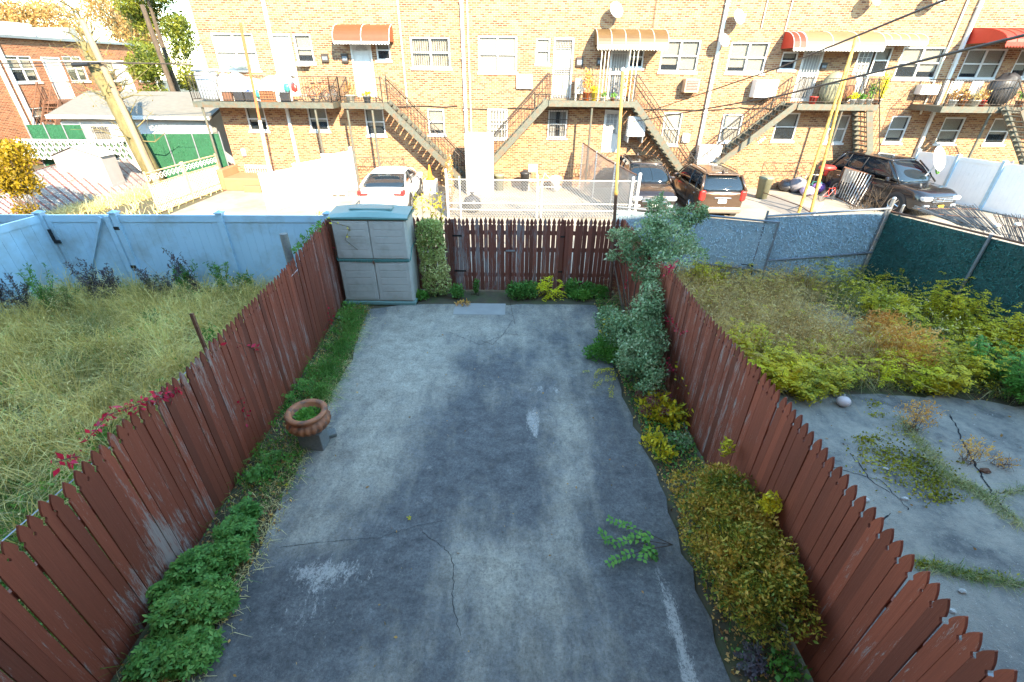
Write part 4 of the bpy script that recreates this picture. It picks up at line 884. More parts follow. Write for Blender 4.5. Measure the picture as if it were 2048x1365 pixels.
dish(1233, 20, .31, 'white satellite dish above the striped brown awning'); dish(1479, 34, .29, 'white satellite dish above the plain two part window'); dish(1449, 81, .27, 'lower white satellite dish beside the downspout'); dish(1752, -4, .30, 'satellite dish cut by the top edge above the cream awning'); dish(1882, -6, .28, 'satellite dish cut by the top edge near the right downspout')
def acunit(r, lb, dep=.42, mat=None, name='air_conditioner'):
    x0, z0, x1, z1 = pxr(*r, YF-dep); t = thing(name, lb, 'air conditioner', ((x0+x1)/2, YF-.01, z0)); yf = YF-dep
    MB().bev((x0, yf, z0), (x1, YF-.012, z1), .02).build('housing', mat or MT['white'], t); g = MB(); n = 7
    g.box((x0+.07, yf-.006, z0+.07), (x1-.07, yf-.002, z1-.06))
    g.build('grille', MT['cream'] if mat is None else MT['rust'], t); l = MB()
    for i in range(n): z = z0+.09+(z1-z0-.18)*i/(n-1); l.box((x0+.08, yf-.016, z-.008), (x1-.08, yf-.007, z+.008))
    l.build('louvres', MT['galv'], t)
    b = MB()
    for x in (x0+.1, x1-.1): b.path([(x, yf+.05, z0-.005), (x, YF-.03, z0-.16)], .014, 5)
    b.build('bracket', MT['galvd'], t)
acunit((1370, 158, 1399, 186), 'brown framed air conditioner in the wall right of the striped awning', .45, M_('tan_metal', (.48, .33, .22), None, 4, .5))
acunit((1511, 160, 1555, 196), 'large white air conditioner left of the half red awning', .5); acunit((1843, 170, 1880, 190), 'white air conditioner in the wall by the right downspout', .4); acunit((592, 124, 616, 133), 'small air conditioner under the window over the cluttered balcony', .3)
def heatpump(r, y, lb, dep=.35):
    x0, z0, x1, z1 = pxr(*r, y); t = thing('heat_pump', lb, 'heat pump', ((x0+x1)/2, y, z0)); MB().bev((x0, y, z0), (x1, y+dep, z1), .03).build('housing', MT['white'], t)
    c = ((x0*.6+x1*.4), y-.006, (z0+z1)/2); r_ = (z1-z0)*.38; m = MB()
    for k in range(1, 6): m.lathe([(r_*k/5-.006, -.004), (r_*k/5+.006, -.004), (r_*k/5+.006, .004), (r_*k/5-.006, .004)], 20, c, M=Matrix.Rotation(PI/2, 4, 'X'))
    for k in range(6): m.tube((c[0], c[1], c[2]), (c[0]+r_*math.cos(k*PI/3), c[1], c[2]+r_*math.sin(k*PI/3)), .006, 4)
    m.build('fan_guard', MT['galvd'], t); m = MB(); n = 9
    for k in range(n): z = z0+.08+(z1-z0-.16)*k/(n-1); m.box((x0-.012, y+.03, z-.01), (x0-.001, y+dep-.03, z+.01))
    m.build('side_vents', MT['galvd'], t)
    MB().box((x0+.05, y+.02, z0-.25), (x0+.10, YF, z0-.002)).box((x1-.10, y+.02, z0-.25), (x1-.05, YF, z0-.002)).build('wall_bracket', MT['galvd'], t)
heatpump((1397, 291, 1442, 327), 22.9, 'white heat pump on the wall behind the grey brown car'); heatpump((1256, 234, 1292, 274), 22.5, 'white heat pump hanging beneath the right stair of the awning house')
# ------------------------------------------------------------------ cars (local frame: nose towards -Y, wheels on z = 0)
def paint(name, col, metal=.4, rough=.3): 
    m, nt, b, out = newmat(name); b.inputs['Base Color'].default_value = col+(1,); b.inputs['Metallic'].default_value = metal; b.inputs['Roughness'].default_value = rough
    b.inputs['Coat Weight'].default_value = .8; b.inputs['Coat Roughness'].default_value = .05; return m
REDL = M_('red_lens', (.55, .03, .02), (.45, .02, .02), 9, .25); CLRL = M_('clear_lens', (.55, .60, .65), (.45, .5, .55), 20, .12, .3); PLAST = M_('dark_trim', (.03, .03, .032), None, 6, .6); CHR = M_('chrome', (.7, .7, .7), None, 6, .12, 1.0)
def interp(P, y):
    for (a, u), (b, v) in zip(P, P[1:]):
        if y <= b: 
            t = (y-a)/(b-a); return tuple(p+(q-p)*t for p, q in zip(u, v)) if hasattr(u, '__len__') else u+(v-u)*t
    return P[-1][1]
def loft(sec, name, mat, t, sub=2, close=True):
    m = MB(); vs = []; fs = []; k = len(sec[0])
    for s in sec: vs += s
    for i in range(len(sec)-1):
        for j in range(k-1 if not close else k):
            q = (j+1) % k; fs.append((i*k+j, i*k+q, (i+1)*k+q, (i+1)*k+j))
    if close: fs.append(tuple(range(k-1, -1, -1))); fs.append(tuple((len(sec)-1)*k+j for j in range(k)))
    m.add(vs, fs); o = m.build(name, mat, t, True, world=False)
    if sub: md = o.modifiers.new('smooth', 'SUBSURF'); md.levels = sub; md.render_levels = sub
    return o
def car(name, label, loc, rz, pm, L, W, top, cab, H, wb, wr=.34, suv=True, plate=(.8, .8, .78), lower=None, group=None, bars=3, platerear=True, roofrack=False):
    """top: deck height along y; cab: y of windscreen foot, roof front, roof rear, rear glass foot"""
    t = thing(name, label, 'car', loc, rz); a = W/2
    ys = sorted({p[0] for p in top}); n = 26; sec = []
    for i in range(n):
        y = -L/2+L*i/(n-1); zt = interp(top, y); e = max(0, 1-(L/2-abs(y))/.45); w = a*(1-.13*e*e); zb = .24+.10*e*e; zs = zb+(zt-zb)*.55
        half = [(w*.80, zb), (w*.97, zb+.06), (w, zs-.05), (w*.995, zs+.12*(zt-zb)), (w*.95, zt-.07), (w*.84, zt-.012), (w*.4, zt+.012)]
        sec.append([(x, y, z) for x, z in half]+[(-x, y, z) for x, z in half[::-1]])
    loft(sec, 'body', pm, t, 2)
    y0, y1, y2, y3 = cab; zf, zr_ = interp(top, y0), interp(top, y3); wB, wR = a*.93, a*.74
    # glasshouse
    ycab = [(y0, zf, 0), ((y0+y1)/2, (zf+H)/2+.045, .5), (y1, H-.02, .93), (y1+.35, H+.0, 1), ((y1+y2)/2, H+.015, 1), (y2-.3, H, 1), (y2, H-.03, .95), ((y2+y3)/2, (H+zr_)/2+.03, .5), (y3, zr_, 0)]
    zbelt = lambda y: interp(top, y)-.05
    def gsec(y, z, k, off=0.0):
        wt = wB+(wR-wB)*k+off; wb_ = wB+off; zb = zbelt(y)
        if z-zb < .04: z = zb+.04
        return [(wb_, y, zb), (wb_*.5+wt*.5+.02, y, (zb+z)/2), (wt, y, z-.05), (wt*.86, y, z), (0, y, z+.02), (-wt*.86, y, z), (-wt, y, z-.05), (-wb_*.5-wt*.5-.02, y, (zb+z)/2), (-wb_, y, zb)]
    loft([gsec(y, z, k) for y, z, k in ycab], 'windows', MT['carglass'], t, 1)
    # roof skin
    rs = [(y1-.02, H-.01), (y1+.2, H+.012), ((y1+y2)/2, H+.035), (y2-.2, H+.015), (y2+.04, H-.015)]
    sec = []
    for y, z in rs: w = wR+.012; sec.append([(w, y, z-.09), (w*1.0, y, z-.03), (w*.85, y, z+.015), (0, y, z+.035), (-w*.85, y, z+.015), (-w*1.0, y, z-.03), (-w, y, z-.09), (0, y, z-.06)])
    roof = loft(sec, 'roof', pm, t, 2)
    if roofrack:
        for s in (-1, 1): m = MB(); m.path([(s*(wR-.08), y1+.25, H+.03), (s*(wR-.08), y1+.35, H+.085), (s*(wR-.08), y2-.3, H+.085), (s*(wR-.08), y2-.15, H+.03)], .014, 6); m.build('roof_rail', PLAST, roof, world=False)
    for s in (-1, 1):                          # pillars
        m = MB(); q = lambda y, z, k, o=.012: V((s*((wB+(wR-wB)*k)+o), y, z))
        m.path([q(y0, zf, 0), q((y0+y1)/2, (zf+H)/2+.02, .5), q(y1, H-.06, .95)], .032, 6)
        m.path([q(y3, zr_, 0), q((y2+y3)/2, (zr_+H)/2, .5), q(y2, H-.07, .93)], .055 if suv else .04, 6)
        m.build('pillar', pm, t, True, world=False)
        ms = [y1+.35+(y2-y1)*.32]+([y2-.35] if suv else [])
        for yy in ms: k = MB(); k.path([(s*(wB+.008), yy+.05, zbelt(yy)), (s*((wB+wR)/2+.028), yy, (zbelt(yy)+H)/2), (s*(wR+.01), yy-.02, H-.06)], .03, 6); k.build('pillar', PLAST, t, world=False)
        m = MB(); m.path([(s*(wB+.004), y0+.1, zbelt(y0)+.05), (s*(wB+.012), 0, zbelt(0)+.05), (s*(wB+.004), y3-.15, zbelt(y3)+.05)], .012, 4); m.build('window_trim', CHR, t, world=False)
        m = MB(); m.bev((min(s*(a-.02), s*(a+.20)), y0+.38, zbelt(y0)+.07), (max(s*(a-.02), s*(a+.20)), y0+.50, zbelt(y0)+.23), .04); m.build('mirror', pm, t, world=False)
        # door seams and handles
        for yy in (y0+.35, ms[0], y2+.0): m = MB(); m.box((s*a-.004, yy-.006, .42), (s*a+.004, yy+.006, zbelt(yy)-.02)); m.build('door_seam', PLAST, t, world=False)
        for yy in (ms[0]-.18, y2-.25): m = MB(); m.bev((s*(a-.0)-.02, yy-.09, zbelt(yy)-.17), (s*(a-.0)+.02, yy+.09, zbelt(yy)-.135), .01); m.build('door_handle', CHR, t, world=False)
        m = MB(); m.bev((s*a-.03 if s > 0 else s*a-.015, -wb/2+.45, .22), (s*a+.015 if s > 0 else s*a+.03, wb/2-.45, .36), .02); m.build('sill_trim', PLAST, t, world=False)
    for y in (-wb/2, wb/2):
        for s in (-1, 1):
            Mx = Matrix.Translation(V((s*(a-.10), y, wr))) @ Matrix.Rotation(PI/2, 4, 'Y')
            ar = MB(); ar.lathe([(.001, -.11), (wr+.075, -.11), (wr+.085, .112*1), (.001, .112)] if s > 0 else [(.001, .11), (wr+.075, .11), (wr+.085, -.112), (.001, -.112)], 28, M=Mx); arch = ar.build('wheel_arch', PLAST, t, world=False)
            w = MB(); d = .12*s; w.lathe([(wr*.6, -.1), (wr*.94, -.1), (wr, -.07), (wr, .09), (wr*.94, d if s > 0 else .12), (wr*.62, .12)] if s > 0 else [(wr*.6, .1), (wr*.94, .1), (wr, .07), (wr, -.09), (wr*.94, -.12), (wr*.62, -.12)], 28, M=Mx); wh = w.build('wheel', MT['tyre'], t, True, world=False)
            r = MB(); z = .125*s; r.lathe([(.001, z-.03*s), (wr*.2, z-.02*s), (wr*.22, z-.04*s), (wr*.55, z-.05*s), (wr*.6, z-.0*s), (wr*.66, z+.005*s)], 28, M=Mx); r.build('rim', MT['rim'], wh, True, world=False)
            k = MB()
            for j in range(5): an = 2*PI*j/5; k.tube(Mx @ V((0, 0, z-.02*s)), Mx @ V((wr*.58*math.cos(an), wr*.58*math.sin(an), z-.015*s)), .024, 5)
            k.build('spokes', CHR, wh, world=False)
    # nose
    zh = interp(top, -L/2+.15); f = -L/2
    m = MB(); m.bev((-a*.50, f-.012, zh-.33), (a*.50, f+.10, zh-.10), .03); gr = m.build('grille', PLAST, t, world=False); m = MB()
    for j in range(bars): z = zh-.31+.19*(j+.5)/bars; m.bev((-a*.52, f-.03, z-.014), (a*.52, f-.01, z+.014), .006)
    m.build('grille_bars', CHR, gr, world=False)
    for s in (-1, 1):
        m = MB(); x0, x1 = sorted((s*a*.50, s*a*.93)); m.bev((x0, f+.0, zh-.25), (x1, f+.25, zh-.09), .04); m.build('headlight', CLRL, t, world=False)
        m = MB(); x0, x1 = sorted((s*a*.55, s*a*.80)); m.bev((x0, f-.005, zh-.50), (x1, f+.1, zh-.40), .02); m.build('fog_light', CLRL, t, world=False)
    m = MB(); m.bev((-a*.84, f-.02, .26), (a*.84, f+.18, .42), .04); m.build('bumper_lip', lower or PLAST, t, world=False)
    MB().box((-.15, f-.03, .42), (.15, f-.018, .54)).build('front_plate', PM_Y if plate == 'y' else MT['white'], t, world=False)
    # tail
    r = L/2; zt = interp(top, r-.1); zl = zt-.16 if not suv else zt-.22
    for s in (-1, 1):
        m = MB()
        if suv: x0, x1 = sorted((s*a*.74, s*a*.97)); m.bev((x0, r-.22, zt-.34), (x1, r+.0, zt+.02), .04)
        else:
            x0, x1 = sorted((s*a*.52, s*a*.95)); m.bev((x0, r-.16, zt-.20), (x1, r+.012, zt-.13), .02); x0, x1 = sorted((s*a*.80, s*a*.965)); m.bev((x0, r-.3, zt-.21), (x1, r-.012, zt-.04), .03)
        m.build('tail_light', REDL, t, world=False)
    MB().bev((-a*.9, r-.12, .28), (a*.9, r+.035, .50 if suv else .40), .05).build('rear_bumper', lower or pm, t, world=False)
    if platerear: MB().box((-.16, r+.006, .66), (.16, r+.022, .80)).build('rear_plate', MT['white'], t, world=False)
    MB().bev((-.32, r-.02, .83), (.32, r+.025, .87), .01).build('tailgate_handle', CHR, t, world=False)
    if suv:
        MB().bev((-wR+.05, y2-.02, H-.045), (wR-.05, y2+.14, H-.005), .015).build('rear_spoiler', pm, roof, world=False)
        MB().tube((.05, (y2+y3)/2+.12, zr_+.12), (-.3, (y2+y3)/2+.10, zr_+.16), .012, 4).build('wiper', PLAST, t, world=False)
    MB().add([(0, y2-.1, H+.13), (-.02, y2+.08, H+.03), (.02, y2+.08, H+.03), (-.03, y2-.15, H+.03), (.03, y2-.15, H+.03)], [(0, 1, 2), (0, 4, 3), (0, 3, 1), (0, 2, 4), (1, 3, 4, 2)]).build('antenna', pm, roof, world=False)
    MB().sphere((0, f-.035, zh-.215), .05, 10, 6, (1, .3, .8)).build('badge', CHR, t, world=False)
    return t
PM_Y = M_('yellow_plate', (.62, .40, .03), None, 5, .5)
p_white = paint('white_car_paint', (.75, .75, .74), 0, .3); p_brown = paint('bronze_brown_paint', (.10, .062, .04), .55, .3); p_dark = paint('dark_bronze_paint', (.028, .02, .018), .4, .25); p_navy = paint('near_black_navy_paint', (.018, .018, .022), .3, .22); p_gold = paint('taupe_bumper', (.20, .17, .14), .3, .45)
sed = car('sedan', 'white sedan parked tail towards the viewer behind the storage cabinet', (-5.12, 20.1, -.4), PI+.03, p_white, 4.85, 1.86, [(-2.45, .66), (-2.1, .82), (-1.2, .93), (0, .95), (1.3, .98), (2.1, 1.06), (2.45, 1.03)], (-1.25, -.35, .95, 1.95), 1.42, 2.8, .33, suv=False, platerear=True)
jp = car('compact_suv', 'grey brown compact suv parked tail towards the viewer in front of the heat pump', (8.05, 20.0, -.4), PI-.02, p_brown, 4.45, 1.80, [(-2.25, .80), (-1.9, .98), (-1.1, 1.06), (0, 1.06), (1.6, 1.10), (2.25, 1.08)], (-1.15, -.45, 1.75, 2.16), 1.66, 2.63, .35, lower=p_gold, platerear=True, roofrack=True)
s2 = car('midsize_suv', 'dark bronze suv with blue reflections parked nose out beneath the right hand stair', (5.55, 20.35, -.4), -.03, p_dark, 4.7, 1.86, [(-2.38, .82), (-2.0, 1.02), (-1.15, 1.12), (0, 1.10), (1.7, 1.12), (2.35, 1.08)], (-1.2, -.35, 1.75, 2.2), 1.72, 2.7, .36, roofrack=True)
nv = car('large_suv', 'large glossy dark suv parked nose out beside the white vinyl fence, yellow plate', (16.35, 20.75, -.4), .24, p_navy, 4.95, 1.98, [(-2.5, .86), (-2.1, 1.06), (-1.2, 1.15), (0, 1.14), (1.8, 1.16), (2.45, 1.10)], (-1.25, -.40, 1.85, 2.3), 1.92, 2.82, .38, plate='y', roofrack=False)
car('sedan', 'white car mostly hidden behind the vinyl fence at the right edge', (22.6, 21.0, -.4), .15, p_white, 4.8, 1.85, [(-2.42, .66), (-2.1, .82), (-1.2, .93), (0, .95), (1.3, .98), (2.1, 1.03), (2.42, .96)], (-1.25, -.35, .95, 1.95), 1.55, 2.8, .33, suv=False)
# ------------------------------------------------------------------ left background: brick house, garage, fences, poles
XH = -28.0; hy0 = onx(0, 70, XH); 
t = thing('brick_house', 'orange brick house with flat roof and metal gutter at the far left', 'house', (XH-4, 34, -.4)); ZR = onx(0, 70, XH).z; yR = onx(292, 92, XH).y
def hwin(px0, py0, px1, py1):
    pm = (py0+py1)/2; a = onx(px0, pm, XH); b = onx(px1, pm, XH); c = onx((px0+px1)/2, py0, XH); d = onx((px0+px1)/2, py1, XH); return a.y, min(c.z, d.z), b.y, max(c.z, d.z)
# the wall looks towards +X: build it in a turned local frame, wall coordinate s runs along +Y
ops = [(hwin(20, 112, 72, 165), 'w', 2), (hwin(99, 115, 135, 200), 'd', 1), (hwin(133, 113, 170, 163), 'w', 2), (hwin(215, 120, 232, 162), 'w', 1), (hwin(236, 122, 262, 185), 'd', 1), (hwin(272, 120, 297, 162), 'w', 1), (hwin(62, 215, 98, 250), 'w', 1)]
def turned(o):                                  # wall frame (x=s, y=depth, z) -> world (XH - depth, s, z)
    o.data.transform(Matrix(((0, -1, 0, XH+4-XH), (1, 0, 0, -34), (0, 0, 1, .4), (0, 0, 0, 1))))
tmp = thing('frame_tmp', None, None); BRH = brickmat('red_brick', (.21, .052, .018), (.28, .080, .030), (.30, .19, .11), (.30, .11, .045), (.24, .09, .04), axis='Y')
wallgrid('wall', 18.0, yR, -.4, ZR-.12, 0, [o[0] for o in ops], BRH, tmp)
for r, k, c in ops:
    if k == 'w': window(tmp, r, 0, cols=c, kind='blind', frac=.5, sill=True)
    else: door(tmp, r, 0, style='panel')
MB().box((17.8, -.25, ZR-.12), (yR+.1, .1, ZR+.02)).build('gutter', MT['galvd'], tmp)
MB().box((17.8, .1, ZR-.12), (yR+.1, 9, ZR+.02)).build('roof', MT['cream'], tmp)
MB().box((yR-.5, 5, ZR+.02), (yR+.1, 9, ZR+1.0)).box((18, 6, ZR+.02), (yR-.5, 6.3, ZR+.9)).build('parapet', MT['block'], tmp)
a = onx(58, 70, XH-1.0); b = onx(105, 74, XH-1); MB().bev((a.y, 2.2, ZR+.02), (a.y+1.8, 3.6, ZR+.8), .05).build('roof_unit', MT['white'], tmp); MB().bev((a.y+2.2, 2.4, ZR+.02), (a.y+4.0, 3.6, ZR+.6), .05).build('roof_unit', MT['white'], tmp)
for px, pyy in ((28, 200), (48, 210), (300, 130)):
    s = onx(px, pyy, XH).y; MB().box((s-.08, -.12, -.4), (s+.08, -.01, ZR-.1)).build('downspout', MT['white'], tmp)
s = onx(113, 200, XH).y; z = onx(115, 201, XH).z
balcony(tmp, s-1.0, s+1.3, z, -1.1, -.01, MT['rust'], posts=(), gaps=(), rmat=MT['rust']); m = MB()
for x_, y_ in ((s-.95, -1.0), (s+1.25, -1.0)): m.tube((x_, y_, -.4), (x_, y_, z), .04, 6)
m.build('balcony_post', MT['rust'], tmp); staircase(tmp, s-1.0, z, s-1.0-2.4, -.4, -1.1, -.2, MT['rust'], MT['rust'])
def reparent(o, par, top=False):
    for c in list(o.children):
        if c.type == 'MESH': turned(c)
        if top: c.parent = par
        reparent(c, par)
for c in list(tmp.children):
    turned(c); 
    for g_ in c.children: turned(g_)
    c.parent = t
bpy.data.objects.remove(tmp)
# garage
GX0, GX1 = -22.6, -15.2; GY0, GY1 = 25.0, 30.5; ze = ony(240, 231, 24.8).z; zr = ony(270, 189, 27.6).z
t = thing('garage', 'white garage with a grey gabled roof behind the leaning pole', 'garage', ((GX0+GX1)/2, 27.7, -.4))
m = MB(); m.box((GX0, GY0, -.4), (GX1, GY1, ze)); m.add([(GX1, GY0, ze), (GX1, GY1, ze), (GX1, 27.7, zr), (GX0, GY0, ze), (GX0, GY1, ze), (GX0, 27.7, zr)], [(0, 1, 2), (3, 5, 4)]); m.build('wall', MT['white'], t)
m = MB(); rf = M_('grey_shingle_roof', (.17, .16, .13), (.12, .11, .095), 5, .9, bmp=.5, stretch=(.6, 4, 4))
for ya, yb in ((GY0-.35, 27.7), (GY1+.35, 27.7)):
    za = ze-.12; m.add([(GX0-.3, ya, za), (GX1+.35, ya, za), (GX1+.35, yb, zr+.02), (GX0-.3, yb, zr+.02), (GX0-.3, ya, za+.12), (GX1+.35, ya, za+.12), (GX1+.35, yb, zr+.14), (GX0-.3, yb, zr+.14)], [(0, 1, 2, 3), (7, 6, 5, 4), (0, 4, 5, 1), (1, 5, 6, 2), (3, 7, 4, 0)])
m.build('roof', rf, t); MB().box((GX0-.3, GY0-.42, ze-.16), (GX1+.3, GY0-.36, ze+.0)).build('gutter', MT['white'], t)
r = pxr(190, 254, 225, 285, GY0); window(t, (r[0], r[1], r[2], r[3]), GY0-.12, kind='closed', bars='dark', split=False, sill=False)
# poles
pole('utility_pole', 'leaning weathered wooden utility pole in front of the white garage', ony(292, 300, 21.5)-V((0, 0, 2)), ony(163, 40, 21.5), .15, MT['pole'], n=12, r1=.11)
pole('utility_pole', 'dark slender utility pole beside the evergreen tree', ony(360, 215, 31)-V((-.0, 0, 2)), ony(284, 10, 31), .16, MT['bark'], n=10, r1=.12)
pu = ony(206, 125, 21.3)
for k, (pts, r) in enumerate((([(-60, 128), (60, 127), (206, 125), (300, 127), (402, 131)], .022), ([(-40, 138), (206, 128), (400, 127)], .015), ([(-40, 118), (206, 124), (320, 128), (402, 128)], .012))):
    pp = [ony(x, y, 21.3+.9*max(0, (x-206))/200) for x, y in pts]; lb = ('thick cable strung from the leaning pole to the brick row corner', 'thin lower cable passing the leaning pole', 'thin upper cable passing the leaning pole')[k]
    o = MB().path(pp, r, 5).build('cable', MT['iron'] if k < 2 else MT['cream']); tag(o, lb, 'cable')
t = thing('splice_closure', 'black cable splice case hanging on the line left of the leaning pole', 'cable box', ony(160, 130, 21.25)); MB().tube(ony(145, 131, 21.25), ony(178, 129, 21.25), .07, 10).build('case', MT['black'], t)
MB().tube(ony(182, 128, 21.25), ony(200, 126, 21.25), .03, 6).build('strap', MT['black'], t)
# overhead wires on the right
for pts, lb, r in (([(1290, 226, 23.3), (1560, 135, 14.0), (1890, 0, 7.6), (2230, -139, 5.0)], 'upper dark overhead wire crossing the right of the brick row', .017), ([(1255, 246, 23.3), (1560, 192, 12.5), (2048, 71, 6.4), (2300, 8, 5.0)], 'lower thick overhead wire crossing the right of the brick row', .019)):
    P = [ony(*p) for p in pts]; Q = []
    for i in range(len(P)-1):
        for k in range(6): Q.append(P[i].lerp(P[i+1], k/6))
    o = MB().path(Q+[P[-1]], r, 6).build('overhead_wire', MT['iron']); tag(o, lb, 'wire')
p1 = ong(1597, 426); q1 = ony(1693, 72, p1.y); q1.x = max(q1.x, p1.x)
p2 = ong(1622, 424); q2 = ony(1713, 70, p2.y)
pole('laundry_pole', 'left tall yellow steel laundry pole by the junk pile', p1, q1, .06, MT['yel'], r1=.045); pole('laundry_pole', 'right tall yellow steel laundry pole by the junk pile', p2, q2, .06, MT['yel'], r1=.045)
p = ong(556, 424); t = thing('laundry_pole', 'tall orange rusty pole with pale lower half before the long balcony', 'pole', p); q = ony(480, 45, p.y); md = p.lerp(q, .53)
MB().tube(p, md, .06, 10).build('lower_shaft', MT['cream'], t); MB().tube(md, q, .045, 10).build('upper_shaft', M_('orange_rust', (.42, .13, .04), (.30, .09, .03), 9, .8), t)
for px, py, h, lb in ((740, 330, .0, ''),): pass
# ------------------------------------------------------------------ chain link
def chain(t, A, B, C, D_, cell=.075, r=.0035, name='wire_mesh'):    # A,B bottom; D,C top
    A, B, C, D_ = V(A), V(B), V(C), V(D_); L = ((B-A).length+(C-D_).length)/2; H = ((D_-A).length+(C-B).length)/2; m = MB()
    P = lambda u, v: A.lerp(B, u).lerp(D_.lerp(C, u), v)
    for sg in (1, -1):
        n = int((L+H)/cell)
        for i in range(n+1):
            s = i*cell-(H if sg > 0 else 0); u0, v0 = s, 0; u1, v1 = s+sg*H, H
            if sg > 0:
                if u0 < 0: v0 = -u0; u0 = 0
                if u1 > L: v1 = L-s; u1 = L
            else:
                if u0 > L: v0 = u0-L; u0 = L
                if u1 < 0: v1 = s; u1 = 0
            if v1-v0 < .02: continue
            m.tube(P(u0/L, v0/H), P(u1/L, v1/H), r, 3)
    return m.build(name, MT['galv'] if t is not None else MT['galv'], t)
WG = M_('white_coated_steel', (.62, .62, .60), (.5, .5, .48), 8, .5, .2)
cl0 = ony(897, 432, 17.8); cl1 = ony(1268, 436, 17.8); zt_ = ony(1080, 361, 17.8).z; zb = -.35
t = thing('chain_link_fence', 'low chain link fence with white rails behind the red brown gate', 'fence', (cl0.x, 17.8, -.4))
chain(t, (cl0.x, 17.8, zb), (cl1.x, 17.8, zb), (cl1.x, 17.8, zt_), (cl0.x, 17.8, zt_), .11, .010)
for z in (zt_, ony(1080, 408, 17.8).z, ony(1080, 421, 17.8).z): MB().tube((cl0.x, 17.8, z), (cl1.x, 17.8, z), .018, 6).build('rail', WG, t)
for px in (1074, 1083): x = ony(px, 400, 17.8).x; MB().tube((x, 17.78, -.4), (x, 17.78, zt_+.05), .03, 8).build('post', WG, t)
for px, r, hh in ((897, .04, .35), (1256, .05, .12), (1268, .06, .25), (922, .03, .1)):
    x = ony(px, 430, 17.8).x; MB().tube((x, 17.75, -.4), (x, 17.75, zt_+hh), r, 10).build('post', WG, t); MB().sphere((x, 17.75, zt_+hh), r*1.15, 8, 6).build('post_cap', WG, t)
fa = V((cl1.x-.1, 17.9, 0)); far = ony(1166, 286, 22.6); t = thing('chain_link_fence', 'tall sagging chain link fence running back from the corner post beside the dark bronze suv', 'fence', (fa.x, 17.9, -.4))
chain(t, (fa.x, 17.9, zb), (far.x, 22.6, zb), far, (fa.x, 17.9, zt_+.2), .10, .009)
MB().path([(fa.x, 17.9, zt_+.2), V((fa.x, 17.9, zt_+.2)).lerp(far, .5)-V((0, 0, .1)), far], .025, 6).build('top_rail', MT['rust'], t)
for k in (.35, .7, 1.0): q = V((fa.x, 17.9, zt_+.2)).lerp(far, k); MB().tube((q.x, q.y, -.4), q, .03, 8).build('post', WG, t)
fb = V((cl0.x, 17.9, 0)); t = thing('chain_link_fence', 'chain link fence overgrown with dry vines left of the white storage cabinets', 'fence', (fb.x, 17.9, -.4))
chain(t, (fb.x, 17.9, zb), (fb.x-.35, 22.0, zb), (fb.x-.35, 22.0, 1.2), (fb.x, 17.9, 1.0), .10, .009)
for k in (0, .5, 1): MB().tube((fb.x-.35*k, 17.9+4.1*k, -.4), (fb.x-.35*k, 17.9+4.1*k, 1.25), .03, 8).build('post', WG, t)
N = 1500; s = rng.uniform(0, 1, N); P = np.stack([fb.x-.35*s+rng.normal(0, .07, N), 17.9+4.1*s, -.3+rng.uniform(0, 1.6, N)**1.1], 1)
arr_mesh('dry_vines', leaf_coords(P, .07, .6), 4, LM['autumn'], t)
# vinyl and louvre panels at left of the white sedan
a = V((-9.75, 18.3, 0)); b = V((-7.55, 22.6, 0)); t = thing('vinyl_fence', 'tall white vinyl fence running back to the brick row left of the sedan', 'fence', (a.x, a.y, -.4))
h1_, h2_ = ony(548, 352, 18.3).z, ony(664, 298, 22.6).z
n = 3
for i in range(n):
    p = a.lerp(b, i/n); q = a.lerp(b, (i+1)/n); hh = .4+h1_+(h2_-h1_)*(i+.5)/n; vpanel(t, (p.x, p.y), (q.x, q.y), hh, MT['vinyl_dirty'], 9)
for i in range(n+1):
    p = a.lerp(b, i/n); hh = .45+h1_+(h2_-h1_)*i/n; m = MB(); vpost(m, p, hh); m.build('post', MT['vinyl_dirty'], t); m = MB(); vcap(m, p, hh); m.build('post_cap', MT['vinyl_dirty'], t)
c = ony(668, 350, 21.0); t = thing('louvred_panel', 'tall white louvred shutter panel standing between vinyl fence and sedan', 'shutter', (c.x, 21.0, -.4)); m = MB(); zt2 = ony(660, 308, 21).z
m.box((c.x-.42, 21, -.4), (c.x-.34, 21.06, zt2)).box((c.x+.34, 21, -.4), (c.x+.42, 21.06, zt2)).box((c.x-.34, 21, zt2-.08), (c.x+.34, 21.06, zt2)).box((c.x-.03, 21, -.4), (c.x+.03, 21.06, zt2-.08)); m.build('frame', MT['white'], t)
m = MB(); k = 22
for i in range(k):
    z = -.3+(zt2+.15)*i/k
    for s_ in (-1, 1): m.cbox((c.x+s_*.185, 21.03, z), (.30, .05, .008), M=Matrix.Rotation(.7, 4, 'X'))
m.build('louvres', MT['cream'], t)
